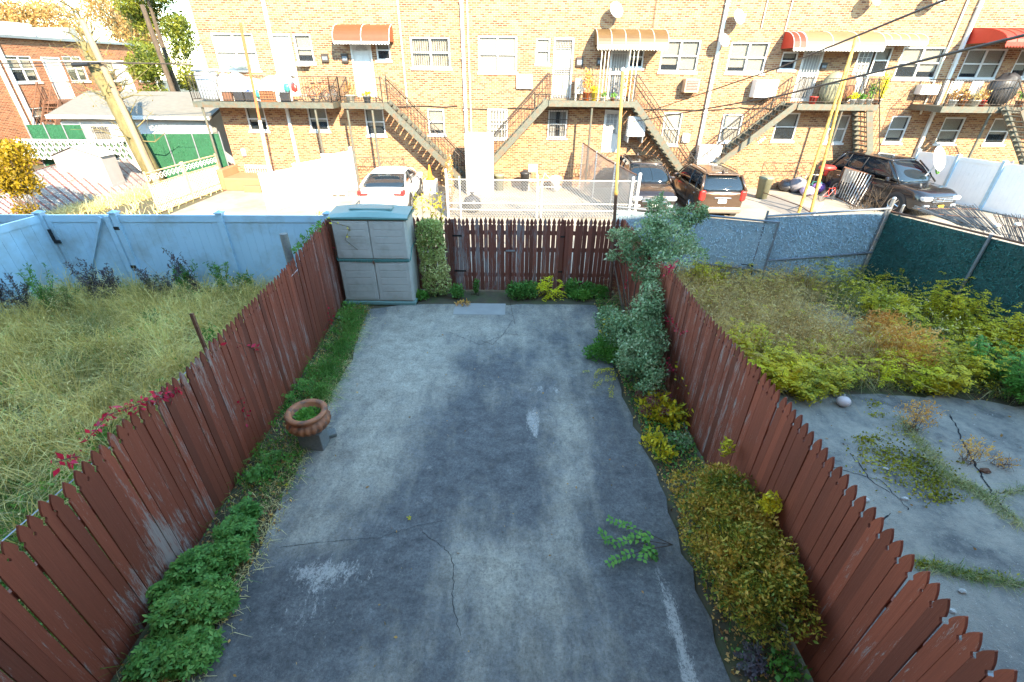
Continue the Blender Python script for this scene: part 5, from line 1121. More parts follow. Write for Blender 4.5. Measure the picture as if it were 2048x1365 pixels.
# white metal cabinets by the left stair of the awning house
t = thing('utility_cabinet', 'white two door metal utility cabinet standing beside the outside stair', 'cabinet', (ony(955, 300, 22).x, 22.2, -.4)); r = pxr(930, 268, 986, 352, 21.6)
MB().bev((r[0], 21.6, -.39), (r[2], 22.2, r[3]), .02).build('body', MT['white'], t)
zs = ony(955, 303, 21.6).z; MB().bev((r[0]+.03, 21.575, zs+.03), (r[2]-.03, 21.6, r[3]-.04), .01).build('upper_door', MT['white'], t); MB().bev((r[0]+.03, 21.575, -.3), (r[2]-.03, 21.6, zs-.03), .01).build('lower_door', MT['white'], t); MB().box((r[0], 21.57, zs-.015), (r[2], 21.59, zs+.0)).build('seam', MT['galvd'], t)
MB().sphere((r[2]-.1, 21.56, 1.0), .02, 6, 5).build('handle', MT['galvd'], t)
def bin_(px, py, y, lb, mat, h=.75, w=.28):
    p = ony(px, py, y); t = thing('trash_bin', lb, 'trash bin', (p.x, y, gz(y))); z = gz(y)
    MB().lathe([(.001, 0), (w*.78, 0), (w, h-.05), (w+.02, h-.04), (w+.02, h)], 20, (p.x, y, z)).build('body', mat, t, True); MB().lathe([(w+.03, h), (w+.03, h+.03), (w*.7, h+.08), (.001, h+.09)], 20, (p.x, y, z)).build('lid', mat, t, True)
    MB().tube((p.x-.08, y, z+h+.11), (p.x+.08, y, z+h+.11), .012, 5).build('lid_handle', mat, t)
OL = M_('olive_plastic', (.20, .20, .13), (.16, .16, .10), 4, .6); BLK = M_('black_plastic', (.03, .03, .035), (.02, .02, .02), 4, .5)
bin_(1535, 350, 21.5, 'olive grey trash bin standing left of the junk pile', OL, .9, .30); bin_(998, 345, 22.6, 'olive bin at the foot of the left stair', OL, .7, .25); bin_(1050, 345, 22.6, 'dark bin with a reddish lid under the barred window', BLK, .8, .22); bin_(1112, 345, 22.6, 'white bin right of the barred window below', MT['white'], .6, .25)
def sack(p, s, lb, mat, cat='bag', name='garbage_bag'):
    t = thing(name, lb, cat, p); m = MB(); m.sphere(V(p)+V((0, 0, s*.42)), s*.5, 14, 10, (1, .9, .95)); m.path([V(p)+V((0, 0, s*.85)), V(p)+V((.02, 0, s*1.05))], .05*s, 6, r1=.12*s)
    o = m.build('bag', mat, t, True)
    for v in o.data.vertices: v.co += V([random.gauss(0, s*.03) for _ in 'xyz'])
BAGM = M_('black_plastic_film', (.03, .03, .035), (.08, .08, .09), 14, .25, bmp=.8)
p = ong(945, 424); sack((p.x, 18.6, -.4), .75, 'black garbage bag behind the chain link mesh', BAGM)
p = ony(860, 345, 22.0); t = thing('traffic_cone', 'orange traffic cone at the foot of the left house stair', 'cone', (p.x, 21.9, -.4)); CN = M_('orange_plastic', (.75, .22, .02), (.65, .18, .02), 4, .5); z0 = ony(860, 356, 21.9).z-.05
MB().lathe([(.001, 0), (.17, 0), (.16, .03), (.12, .04), (.03, .62), (.001, .63)], 16, (p.x, 21.9, z0)).build('cone', CN, t, True); MB().box((p.x-.2, 21.7, z0-.03), (p.x+.2, 22.1, z0)).build('base', CN, t); MB().bev((p.x-.3, 21.6, -.4), (p.x+.3, 22.2, z0-.03), .02).build('plinth', MT['white'], t)
# hand trucks / folded garden chairs by the wall
t = thing('folding_chair', 'pale folding chair leaning on the wall under the barred window', 'chair', (ony(1066, 345, 22.7).x, 22.7, -.4)); x = ony(1066, 345, 22.7).x; m = MB()
for s_ in (-.2, .2): m.path([(x+s_, 22.5, -.4), (x+s_, 22.9, .75)], .018, 5).path([(x+s_+.05, 22.9, -.4), (x+s_+.05, 22.5, .35)], .018, 5)
m.build('frame', MT['cream'], t); MB().box((x-.2, 22.5, .05), (x+.2, 22.9, .08)).box((x-.2, 22.86, .4), (x+.2, 22.89, .75)).build('seat', MT['cream'], t)
t = thing('sawhorse', 'pale folding frame standing against the wall beside the dark bin', 'stand', (ony(1090, 345, 22).x, 22, -.4)); x = ony(1090, 345, 22).x; m = MB(); m.path([(x-.3, 22, -.4), (x, 22.1, .5), (x+.7, 22, -.2)], .02, 5).tube((x-.3, 22, -.1), (x+.8, 22, -.1), .02, 5); m.build('frame', MT['cream'], t)
# ------------------------------------------------------------------ vinyl fence at right, round table top
a = V((18.9, 22.9, 0)); b = V((20.6, 18.2, 0)); t = thing('vinyl_fence', 'white vinyl fence running from the brick row towards the right edge beside the large suv', 'fence', (a.x, a.y, -.4)); n = 3
for i in range(n):
    p = a.lerp(b, i/n); q = a.lerp(b, (i+1)/n); vpanel(t, (p.x, p.y), (q.x, q.y), 1.9, MT['vinyl_dirty'], 10)
b2 = V((23.5, 15, 0)); vpanel(t, (b.x, b.y), (b2.x, b2.y), 1.9, MT['vinyl_dirty'], 16)
for i in range(n+1):
    p = a.lerp(b, i/n); m = MB(); vpost(m, p, 1.95); m.build('post', MT['vinyl'], t); m = MB(); vcap(m, p, 1.95); m.build('post_cap', MT['vinyl'], t)
c = ony(1878, 318, 19.9); t = thing('round_table', 'white round table top tipped against the vinyl fence behind the large suv', 'table', c); Mr = Matrix.Rotation(.5, 4, 'Z') @ Matrix.Rotation(1.15, 4, 'X')
MB().lathe([(.001, 0), (.48, 0), (.5, .015), (.48, .03), (.001, .03)], 28, c, M=Mr).build('table_top', MT['white'], t); MB().tube(c-V((0, 0, .2)), c-V((.35, 0, .9)), .03, 6).build('leg', MT['white'], t)
MB().lathe([(.10, .0), (.14, .0), (.14, .05), (.10, .05)], 14, c-V((-.05, .1, .45)), M=Mr).build('green_band', LM['green'], t)
# ------------------------------------------------------------------ left fences
def slatlean(base, top, label, mats, n=70):
    t = thing('slatted_fence', label, 'fence', base[0]); B0, B1 = base; T0, T1 = top; ms = [MB(), MB()]
    for i in range(n):
        k = 1 if i % 4 == 3 else 0; u0, u1 = i/n, (i+.82)/n
        q = [B0.lerp(B1, u0), B0.lerp(B1, u1), T0.lerp(T1, u1), T0.lerp(T1, u0)]; nn = (q[1]-q[0]).cross(q[3]-q[0]).normalized()*.006
        ms[k].add([v+nn for v in q]+[v-nn for v in q], [(0, 1, 2, 3), (7, 6, 5, 4), (0, 4, 5, 1), (1, 5, 6, 2), (2, 6, 7, 3), (3, 7, 4, 0)])
    ms[0].build('white_slats', mats[0], t); ms[1].build('red_slats', mats[1], t)
    nn = (B1-B0).cross(T0-B0).normalized()*.03; nn = nn if nn.x > 0 else -nn
    MB().tube(T0+nn, T1+nn, .025, 6).build('top_rail', MT['rust'], t); o_ = chain(t, B0+nn, B1+nn, T1+nn, T0+nn, .16, .008); o_.data.materials[0] = MT['galvd']
    return t
WSL = M_('aged_white_slats', (.42, .40, .37), (.30, .28, .25), 7, .6, dirt=(.16, .09, .06), dscale=5)
RS = M_('red_slats', (.22, .045, .025), (.15, .03, .02), 4, .6)
slatlean((onz(95, 432, -.35), onz(318, 374, -.35)), (onz(2, 362, .75), onz(228, 297, .85)), 'white and red slatted chain link fence leaning outward at the far left', (WSL, RS), 64)
slatlean((onz(-60, 470, -.2), onz(95, 432, -.3)), (onz(-160, 400, .6), onz(2, 366, .7)), 'lower sagging stretch of the white and red slatted fence at the left edge', (WSL, RS), 50)
la = ony(40, 312, 22); lb_ = ony(285, 318, 22.8); t = thing('lattice_fence', 'white diagonal lattice panel fence below the green hedge fence', 'fence', la); m = MB(); n = 16; zt3 = ony(150, 283, 22).z; zb3 = zt3-.8
for i in range(n):
    p = la.lerp(lb_, i/n); q = la.lerp(lb_, (i+1)/n)
    for s_, e_ in (((p.x, zb3), (q.x+.25, zt3)), ((p.x, zt3), (q.x+.25, zb3))): m.add([(s_[0]-.05, 22.1, s_[1]), (s_[0]+.05, 22.1, s_[1]), (e_[0]+.05, 22.1, e_[1]), (e_[0]-.05, 22.1, e_[1]), (s_[0]-.05, 22.13, s_[1]), (s_[0]+.05, 22.13, s_[1]), (e_[0]+.05, 22.13, e_[1]), (e_[0]-.05, 22.13, e_[1])], [(0, 1, 2, 3), (7, 6, 5, 4), (1, 5, 6, 2), (0, 3, 7, 4)])
m.build('lattice', MT['white'], t); MB().box((la.x, 22.16, zb3), (lb_.x, 22.2, zt3)).build('backing', M_('dark_green_backing', (.05, .09, .05), None, 4, .9), t); MB().box((la.x, 22.06, zt3), (lb_.x, 22.22, zt3+.05)).build('top_cap', MT['white'], t)
c = ony(98, 330, 19.6); t = thing('small_shed', 'low gabled shed, shade put into its mauve grey walls, behind the slatted fence at far left', 'shed', (c.x, 21.0, -.4)); ap = ony(98, 294, 21.0); w_ = 1.05; m = MB(); MV = M_('shade_mauve_board', (.30, .27, .27), (.26, .24, .24), 3, .7)  # the wall's shade is put into its mauve grey colour
m.add([(c.x-w_, 21.0, -.4), (c.x+w_, 21.0, -.4), (c.x+w_, 21.0, ap.z-.35), (c.x, 21.0, ap.z), (c.x-w_, 21.0, ap.z-.35), (c.x-w_, 21.8, -.4), (c.x+w_, 21.8, -.4), (c.x+w_, 21.8, ap.z-.35), (c.x, 21.8, ap.z), (c.x-w_, 21.8, ap.z-.35)], [(0, 1, 2, 3, 4), (9, 8, 7, 6, 5), (1, 6, 7, 2), (0, 4, 9, 5)]); m.build('wall', MV, t)
m = MB(); m.add([(c.x-w_-.1, 20.9, ap.z-.37), (c.x, 20.9, ap.z+.02), (c.x, 21.9, ap.z+.02), (c.x-w_-.1, 21.9, ap.z-.37), (c.x+w_+.1, 20.9, ap.z-.37), (c.x+w_+.1, 21.9, ap.z-.37)], [(0, 1, 2, 3), (1, 4, 5, 2)]); m.build('roof', MT['white'], t)
def greenfence(a, b, zb_, zt_g, lb, n=5000):
    t = thing('slatted_fence', lb, 'fence', (a.x, a.y, gz(a.y))); slatpanel(t, a, b, zb_, zt_g, LM['slatv'], M_('bright_green_slat_base', (.008, .065, .028), (.012, .09, .038), 6, .7, bmp=.5), n)
    for k in (0, .33, .66, 1): q = a.lerp(b, k); MB().tube((q.x, q.y-.05, -.4), (q.x, q.y-.05, zt_g+.1), .03, 6).build('post', MT['galvd'], t)
a = ony(288, 300, 22.8); b = ony(446, 290, 23.2); greenfence(V((a.x, 22.8, 0)), V((b.x, 23.2, 0)), -.3, ony(350, 268, 23).z, 'bright green slatted fence right of the leaning utility pole')
a = ony(62, 270, 22.6); b = ony(172, 270, 22.8); greenfence(V((a.x, 22.6, 0)), V((b.x, 22.8, 0)), .3, ony(110, 250, 22.7).z, 'bright green slatted fence left of the white garage', 3000)
# ornate iron gates
def ornate(y0, y1, x0, x1, lb, hz):
    t = thing('iron_gate', lb, 'gate', (x0, y0, -.4)); a = V((x0, y0, -.36)); b = V((x1, y1, -.36)); H_ = V((0, 0, hz)); GM = M_('cream_rusty_iron', (.62, .50, .30), (.42, .22, .08), 7, .6); m = MB()
    for z in (0, .25, hz-.42, hz): m.tube(a+V((0, 0, z)), b+V((0, 0, z)), .03, 5)
    for p in (a, b): m.tube(p, p+H_*1.05, .045, 6)
    m.build('frame', GM, t); m = MB(); n = 22
    for i in range(1, n): p = a.lerp(b, i/n); m.tube(p, p+V((0, 0, hz-.42)), .014, 4)
    m.build('bars', MT['white'], t); m = MB(); k = 9; u = (b-a).normalized()
    for i in range(k):
        p = a.lerp(b, (i+.5)/k)+V((0, 0, hz-.21))
        m.path([p+u*(.13*math.cos(j*.7)*(1-j*.07))+V((0, 0, .15*math.sin(j*.7)*(1-j*.07))) for j in range(12)], .014, 4)
    m.build('scrollwork', MT['white'], t); 
    q = MB(); q.add([a+V((.02, 0, .25)), b+V((.02, 0, .25)), b+V((.02, 0, hz-.45)), a+V((.02, 0, hz-.45))], [(0, 1, 2, 3)])
hz = onx(300, 345, -14).z+.4
ornate(18.0, 20.1, -14.0, -13.95, 'nearer cream and rust ornate iron gate leaf at the left end of the lane', 1.45); ornate(20.2, 22.4, -13.95, -13.8, 'farther cream and rust ornate iron gate leaf at the left end of the lane', 1.45)
# ------------------------------------------------------------------ junk by the large suv
rp = ong(1735, 412); t = thing('bed_rail_rack', 'white rusty metal bar grate leaning beside the large dark suv', 'metal grate', (rp.x, rp.y, -.4)); q = [onz(1670, 392, -.38), onz(1712, 414, -.38)+V((.0, 0, 0)), ony(1748, 352, 20.6), ony(1690, 335, 21.2)]
m = MB(); 
for i in range(11): m.tube(q[0].lerp(q[1], i/10), q[3].lerp(q[2], i/10), .022, 4)
m.build('bars', MT['white'], t); m = MB(); m.path([q[0], q[1], q[2], q[3], q[0]], .035, 5); m.build('frame', MT['rust'], t); m = MB(); c1, c2 = q[3].lerp(q[0], .45), q[3].lerp(q[2], .5); m.add([q[3], c2, c2+(q[0]-q[3])*.45, c1], [(0, 1, 2, 3)]); m.build('sheet', MT['white'], t)
def bicycle(p, rz, lb, mat, s=1.0, kid=False):
    t = thing('bicycle', lb, 'bicycle', p, rz); R_ = .33*s; fm = MB(); wx = .52*s
    for sx in (-1, 1):
        w_ = MB(); n = 22; ring = [V((sx*wx+R_*math.cos(2*PI*i/n), 0, R_+R_*math.sin(2*PI*i/n))) for i in range(n+1)]; w_.path(ring, .016*s, 5); wo_ = w_.build('wheel', MT['tyre'], t, world=False); sp = MB()
        for i in range(10): an = PI*i/10; sp.tube((sx*wx+R_*math.cos(an), 0, R_+R_*math.sin(an)), (sx*wx-R_*math.cos(an), 0, R_-R_*math.sin(an)), .004, 3)
        sp.build('spokes', MT['galv'], wo_, world=False)
    bb = V((-.05*s, 0, .28*s)); st = V((-.18*s, 0, .75*s)); hd = V((.33*s, 0, .78*s)); rw = V((-wx, 0, R_)); fw = V((wx, 0, R_))
    for a_, b_ in ((bb, st), (bb, hd-V((0, 0, .08*s))), (st, hd), (bb, rw), (st-V((0, 0, .08)), rw), (hd, fw)): fm.tube(a_, b_, .016*s, 6)
    fm.build('frame', mat, t, world=False); h = MB(); h.tube(hd, hd+V((-.02, 0, .14*s)), .014*s, 6).path([hd+V((.08*s, -.25*s, .16*s)), hd+V((-.02, -.1*s, .14*s)), hd+V((-.02, .1*s, .14*s)), hd+V((.08*s, .25*s, .16*s))], .012*s, 5); h.build('handlebar', MT['black'], t, world=False)
    sd = MB(); sd.sphere(st+V((0, 0, .06*s)), .1*s, 10, 6, (1.2, .6, .35)); sd.build('saddle', MT['black'], t, world=False); cr = MB(); cr.lathe([(.08*s, -.01), (.09*s, 0), (.08*s, .01)], 14, bb, M=Matrix.Rotation(PI/2, 4, 'X')).tube(bb+V((0, -.06, 0)), bb+V((.12*s, -.06, -.1*s)), .01, 4).tube(bb+V((0, .06, 0)), bb+V((-.12*s, .06, .1*s)), .01, 4); cr.build('crank', MT['galv'], t, world=False)
    return t
OR = M_('orange_red_paint', (.60, .14, .03), None, 4, .4); RD2 = M_('red_paint', (.5, .04, .03), None, 4, .4); TQ = M_('teal_paint', (.05, .35, .30), None, 4, .4); PUR = M_('purple_plastic', (.30, .14, .42), (.22, .1, .32), 5, .5); BLU = M_('blue_plastic', (.03, .07, .35), None, 5, .5)
p = ong(1654, 402); bicycle((p.x, p.y, -.4), .35, 'small red bicycle with white tyres lying among the junk before the grate', RD2, .72)
p = ong(1640, 392); bicycle((p.x-.1, p.y+.5, -.4), -.5, 'small teal bicycle leaning in the junk pile', TQ, .7)
def lump_obj(name, p, R3, lb, cat, mat, extra=None, sub='body'):
    t = thing(name, lb, cat, p); m = MB(); m.sphere(V(p)+V((0, 0, R3[2])), 1.0, 16, 10, R3); o = m.build(sub, mat, t, True)
    for v in o.data.vertices: v.co += V([random.gauss(0, .035*min(R3)*2) for _ in 'xyz'])
    return t
NV = M_('navy_tarp', (.05, .07, .14), (.09, .11, .18), 6, .6, bmp=.8); GYM = M_('grey_cloth', (.12, .12, .14), (.22, .21, .23), 8, .8, bmp=.8)
P0 = lambda px, py, dy=0: (lambda q: (q.x, q.y+dy, -.4))(ong(px, py))
lump_obj('covered_grill', P0(1662, 372, 0), (.75, .5, .62), 'navy tarpaulin covering a bulky grill behind the junk', 'grill', NV)
lump_obj('junk_bag', P0(1590, 385), (.45, .4, .35), 'grey plastic sack at the left end of the junk pile', 'bag', GYM); lump_obj('junk_bag', P0(1568, 383), (.35, .35, .28), 'dark bundle on the ground right of the olive bin', 'bag', BAGM)
lump_obj('toy_car', P0(1628, 385, -.2), (.32, .28, .25), 'purple ride on toy between the two yellow poles', 'toy', PUR); lump_obj('junk_bag', P0(1612, 392), (.35, .3, .22), 'crumpled lilac plastic sheet in front of the junk', 'bag', M_('lilac_film', (.25, .20, .35), (.4, .35, .5), 12, .4, bmp=.8))
p = ony(1652, 336, 21.4); lump_obj('red_lid', (p.x, 21.3, p.z-.1), (.38, .25, .12), 'red plastic lid on top of the navy tarpaulin', 'lid', RD2); lump_obj('toy', P0(1683, 385, .2), (.18, .18, .28), 'blue plastic child seat beside the grate', 'toy', BLU)
lump_obj('kettle_grill', P0(1600, 370, .2), (.42, .4, .5), 'round dark kettle grill behind the left yellow pole', 'grill', GYM); lump_obj('junk_bag', P0(1638, 372), (.3, .3, .3), 'pale grey bundle behind the yellow poles', 'bag', M_('pale_cloth', (.4, .4, .4), (.3, .3, .32), 8, .8, bmp=.8))
t = thing('walker_frame', 'white tubular walking frame in the middle of the junk pile', 'frame', P0(1615, 384)); p = V(P0(1612, 385)); m = MB()
for dx in (0, .45): m.path([p+V((dx, 0, 0)), p+V((dx, .05, .8)), p+V((dx, .4, .8)), p+V((dx, .45, 0))], .02, 5)
m.tube(p+V((0, .05, .8)), p+V((.45, .05, .8)), .02, 5); m.build('frame', MT['white'], t)
# low rails on the lane at right
o = MB().path([ong(1525, 385, .3), ong(1600, 412, .3), ong(1625, 428, .3)], .02, 5).tube(ong(1525, 385), ong(1525, 385, .3), .02, 5).tube(ong(1600, 412), ong(1600, 412, .3), .02, 5).build('curb_rail', MT['rust']); tag(o, 'low rusty pipe rail on the lane right of the grey brown car', 'rail')
m = MB(); q = [ong(1515, 405, .005), ong(1545, 388, .005), ong(1640, 425, .005), ong(1600, 445, .005)]; m.quad(*q); tag(m.build('lane_patch', M_('asphalt_patch', (.20, .18, .16), (.15, .14, .13), 6, .9)), kind='structure')
t = thing('bent_post', 'white short post lying by the right yellow laundry pole', 'post', P0(1632, 430)); MB().tube(V(P0(1628, 432)), V(P0(1628, 432))+V((.25, .1, .5)), .03, 6).build('shaft', MT['white'], t)
# ------------------------------------------------------------------ things on the balconies
def pot(x, y, z, r, h, lb, mat, plant=None, ph=.3, n=120, cat='flower pot'):
    t = thing('flower_pot', lb, cat, (x, y, z)); MB().lathe([(.001, 0), (r*.7, 0), (r, h*.9), (r*1.08, h*.9), (r*1.08, h), (r*.92, h), (r*.9, h*.88), (.001, h*.88)], 16, (x, y, z)).build('pot', mat, t, True)
    if plant:
        P, d = blob_pts(n, [(x, y, z+h+ph*.5, r*1.3, r*1.3, ph*.55, 1)], .1); arr_mesh('plant', leaf_coords(P, .11, .4, up=.5), 4, plant, t)
    return t
def BP(px, py, y): return ony(px, py, y).x
zA = ZA+.01
bc = bicycle((BP(638, 190, 22.5), 22.45, zA), .3, 'orange bicycle standing at the right end of the long balcony', OR, .9)
bicycle((BP(650, 190, 22.9), 22.9, zA), .9, 'dark rusty bicycle behind the orange one on the long balcony', MT['rust'], .9)
# big silvery covered box, white tarp heap, baskets
x0 = BP(392, 170, 22.5); x1 = BP(428, 170, 22.5); t = thing('covered_hamper', 'tall silver grey covered box at the left end of the long balcony', 'box', ((x0+x1)/2, 22.8, zA)); MB().bev((x0, 22.45, zA), (x1, 23.1, zA+1.15), .12).build('cover', M_('silver_cover', (.25, .28, .30), (.45, .47, .48), 5, .4, bmp=.5), t, True); MB().bev((x0-.03, 22.42, zA+1.12), (x1+.03, 23.13, zA+1.22), .05).build('lid', M_('pale_silver', (.55, .57, .58), None, 4, .4), t)
x0 = BP(440, 170, 22.8); x1 = BP(585, 170, 22.8); t = thing('tarpaulin', 'white tarpaulin draped over goods along the long balcony', 'tarpaulin', ((x0+x1)/2, 22.9, zA)); m = MB(); nx, ny = 26, 8; vs = []
for j in range(ny+1):
    for i in range(nx+1):
        u, v = i/nx, j/ny; vs.append((x0+(x1-x0)*u, 22.5+.75*v, zA+.02+(.95+.12*math.sin(u*9)+.05*math.sin(u*31))*min(1, (v*2.4)**.6)-.25*max(0, v-.6)+random.gauss(0, .012)))
m.add(vs, [(j*(nx+1)+i, j*(nx+1)+i+1, (j+1)*(nx+1)+i+1, (j+1)*(nx+1)+i) for j in range(ny) for i in range(nx)]); o = m.build('sheet', MT['white'], t, True)
for px, col, lb in ((455, MT['rust'], 'brown crate behind the left balcony railing'), (478, BLK, 'black tub beneath the white tarpaulin'), (500, BLK, 'dark tub next to the orange pole on the long balcony'), (570, BLK, 'black open crate in front of the tarpaulin')):
    x = BP(px, 190, 22.45); t = thing('crate', lb, 'crate', (x, 22.45, zA)); MB().bev((x-.2, 22.33, zA), (x+.2, 22.6, zA+.36), .02).build('shell', col, t); MB().box((x-.22, 22.31, zA+.36), (x+.22, 22.62, zA+.39)).build('rim', MT['galvd'], t)
x = BP(537, 190, 22.5); t = thing('basket', 'brown lattice basket of greenery in the middle of the long balcony', 'basket', (x, 22.45, zA)); m = MB(); BR_ = M_('brown_wicker', (.28, .12, .05), (.2, .08, .04), 12, .8)
for i in range(9): xx = x-.3+.6*i/8; m.box((xx-.012, 22.32, zA), (xx+.012, 22.34, zA+.42))
for i in range(5): zz = zA+.02+.4*i/4; m.box((x-.31, 22.30, zz-.012), (x+.31, 22.32, zz+.012))
m.box((x-.3, 22.36, zA), (x+.3, 22.7, zA+.40)); m.build('lattice', BR_, t)
for px, c_, lb in ((515, TQ, 'turquoise cloth hanging on the tarpaulin near the orange pole'), (497, BLU, 'blue cloth bundle on the balcony left of the orange pole'), (590, RD2, 'red cloth bundle on the black crates'), (575, TQ, 'teal bag beside the black crate')):
    x = BP(px, 175, 22.5); lump_obj('cloth_bundle', (x, 22.42, zA+(.38 if px > 560 else .15)), (.14, .08, .16), lb, 'cloth', c_)
x0 = BP(458, 112, 23.2); zz = ony(470, 133, 23.2).z
lump_obj('cloth_bundle', (BP(478, 130, 23.1), 23.05, zA+1.25), (.55, .15, .16), 'patterned clothes piled on the tarpaulin under the left window', 'cloth', M_('mixed_cloth', (.05, .25, .25), (.6, .6, .6), 20, .8))
pot(BP(700, 190, 22.5), 22.5, ZA, .20, .30, 'pale yellow pot with dry plant on the small left landing', MT['cream'], LM['autumn'], .5); pot(BP(733, 190, 22.5), 22.5, ZA, .18, .26, 'grey pot on the small left landing by the stair', MT['galvd'], LM['yg'], .15)
pot(BP(1173, 190, 22.5), 22.5, ZFL, .17, .34, 'orange pot with red brown plant on the awning house balcony', OR, LM['orange'], .8, 220); pot(BP(1188, 190, 22.4), 22.4, ZFL, .14, .36, 'yellow pot on the awning house balcony', M_('yellow_plastic', (.75, .55, .04), None, 4, .5), LM['yg'], .15)
pot(BP(1254, 190, 22.6), 22.6, ZFL, .15, .2, 'rusty plant pot at the top of the right stair', MT['rust'], LM['orange'], 1.0, 260); pot(BP(1205, 195, 22.4), 22.4, ZFL, .10, .14, 'small white pot beside the yellow pot', MT['white'], LM['green'], .2, 50); pot(BP(1225, 195, 22.4), 22.4, ZFL, .10, .14, 'small rusty pot on the awning house balcony before the door', MT['terra'], LM['green'], .12, 50)
x = BP(1160, 180, 22.9); t = thing('side_cabinet', 'small cream cabinet beside the barred dark door', 'cabinet', (x, 22.9, ZFL)); MB().bev((x-.22, 22.8, ZFL+.25), (x+.22, 23.2, ZFL+.85), .02).build('body', MT['cream'], t); MB().box((x-.2, 22.82, ZFL), (x-.15, 23.1, ZFL+.25)).box((x+.15, 22.82, ZFL), (x+.2, 23.1, ZFL+.25)).build('legs', MT['cream'], t); MB().sphere((x+.1, 22.79, ZFL+.7), .03, 6, 5).sphere((x-.1, 22.79, ZFL+.5), .03, 6, 5).build('knobs', MT['iron'], t)
pot(BP(1626, 200, 22.4), 22.4, ZC, .17, .30, 'bright red pot on the green plant balcony', RD2, None); lump_obj('covered_grill', (BP(1662, 185, 22.8), 22.8, ZC), (.5, .3, .62), 'olive covered grill on the balcony behind the yellow poles', 'grill', OL)
lump_obj('covered_grill', (BP(1690, 185, 22.9), 22.9, ZC), (.34, .3, .55), 'dark brown covered chair right of the olive grill cover', 'chair', BR_)
for i, (px, py, y) in enumerate(((1705, 205, 22.4), (1722, 205, 22.5), (1738, 205, 22.4), (1750, 205, 22.6), (1757, 205, 22.9))):
    pot(BP(px, py, y), y, ZC, .12+.02*(i % 2), .2, ('yellow flowering pot left of the balcony plants', 'white planter box on the plant balcony', 'green tall plant in a white pot near the stair gate', 'pot of trailing plants at the balcony right end', 'flowering pot against the wall at the balcony right end')[i], (MT['white'], MT['white'], MT['white'], MT['terra'], MT['cream'])[i], (LM['yellow'], LM['green'], LM['green'], LM['yg'], LM['yellow'])[i], (.2, .15, .7, .9, 1.0)[i], 160)
x = BP(2010, 190, 22.5); t = lump_obj('covered_grill', (ony(2000, 190, 22.4).x, 22.4, ZD), (.62, .38, .62), 'black covered grill on the shaded right balcony', 'grill', BLK)
for i, (px, s_) in enumerate(((1905, .16), (1925, .14), (1950, .18), (1965, .12), (2040, .16))):
    pot(ony(px, 205, 22).x, 22.0, ZD, s_, .24, ('white pot at the left end of the shaded balcony', 'clay pot with dry stems on the shaded balcony', 'wide cream pot with dry plants on the shaded balcony', 'small red pot on the shaded balcony', 'clay pot with a green plant by the right edge balcony rail')[i], (MT['white'], MT['terra'], MT['cream'], RD2, MT['terra'])[i], (LM['autumn'], LM['brown'], LM['dry'], LM['brown'], LM['green'])[i], .35, 110)
for px, lb in ((1918, 'white folded plastic chair at the left of the shaded balcony'), (1960, 'white plastic chair in the middle of the shaded balcony')):
    x = ony(px, 180, 22.5).x; t = thing('plastic_chair', lb, 'chair', (x, 22.5, ZD)); m = MB(); m.bev((x-.25, 22.3, ZD+.40), (x+.25, 22.75, ZD+.44), .015); m.build('seat', MT['white'], t); m = MB()
    for k in range(6): xx = x-.22+.44*k/5; m.box((xx-.025, 22.74, ZD+.46), (xx+.025, 22.77, ZD+.86))
    m.box((x-.25, 22.735, ZD+.86), (x+.25, 22.775, ZD+.92)); m.build('backrest', MT['white'], t)
    for sx in (-.22, .22):
        for sy in (22.33, 22.72): MB().tube((x+sx, sy, ZD), (x+sx, sy, ZD+.42), .02, 6).build('leg', MT['white'], t)
# ------------------------------------------------------------------ vegetation
def pd(px, py, dep): return CAM+ray(px, py)*dep
def A(v): return np.array(tuple(v), dtype=float)
def stems_mesh(name, segs, mat, t, r=.006):
    m = MB()
    for s in segs: m.path(s, r, 4, r1=r*.4)
    m.build(name, mat, t)
def bushy(name, label, cat, base, blobs, n, size, mat, aspect=.5, up=.3, outw=.8, stem=6, stemmat=None, shell=.45, group=None, sr=.008):
    t = thing(name, label, cat, base, group=group)
    P, d = blob_pts(n, blobs, shell); P = P[P[:, 2] > .03+(base[2] if base[2] < -.1 else 0)]; d = unit(rng.normal(size=P.shape)*.6+.001)
    cx = np.array([np.mean([b[0] for b in blobs]), np.mean([b[1] for b in blobs]), base[2]]); o = unit(P-cx)
    arr_mesh('foliage', leaf_coords(P, size, aspect, up=up, out=o, outw=outw), 4, mat, t)
    sg = []
    for i in range(stem):
        b = blobs[i % len(blobs)]; e = V(b[:3])+V([random.gauss(0, .35)*k for k in b[3:6]]); s = V(base)+V((random.gauss(0, .04), random.gauss(0, .04), 0)); mid = s.lerp(e, .5)+V([random.gauss(0, .05) for _ in 'xyz']); sg.append([s, mid, e])
    if sg: stems_mesh('stem', sg, stemmat or MT['bark'], t, sr)
    return t
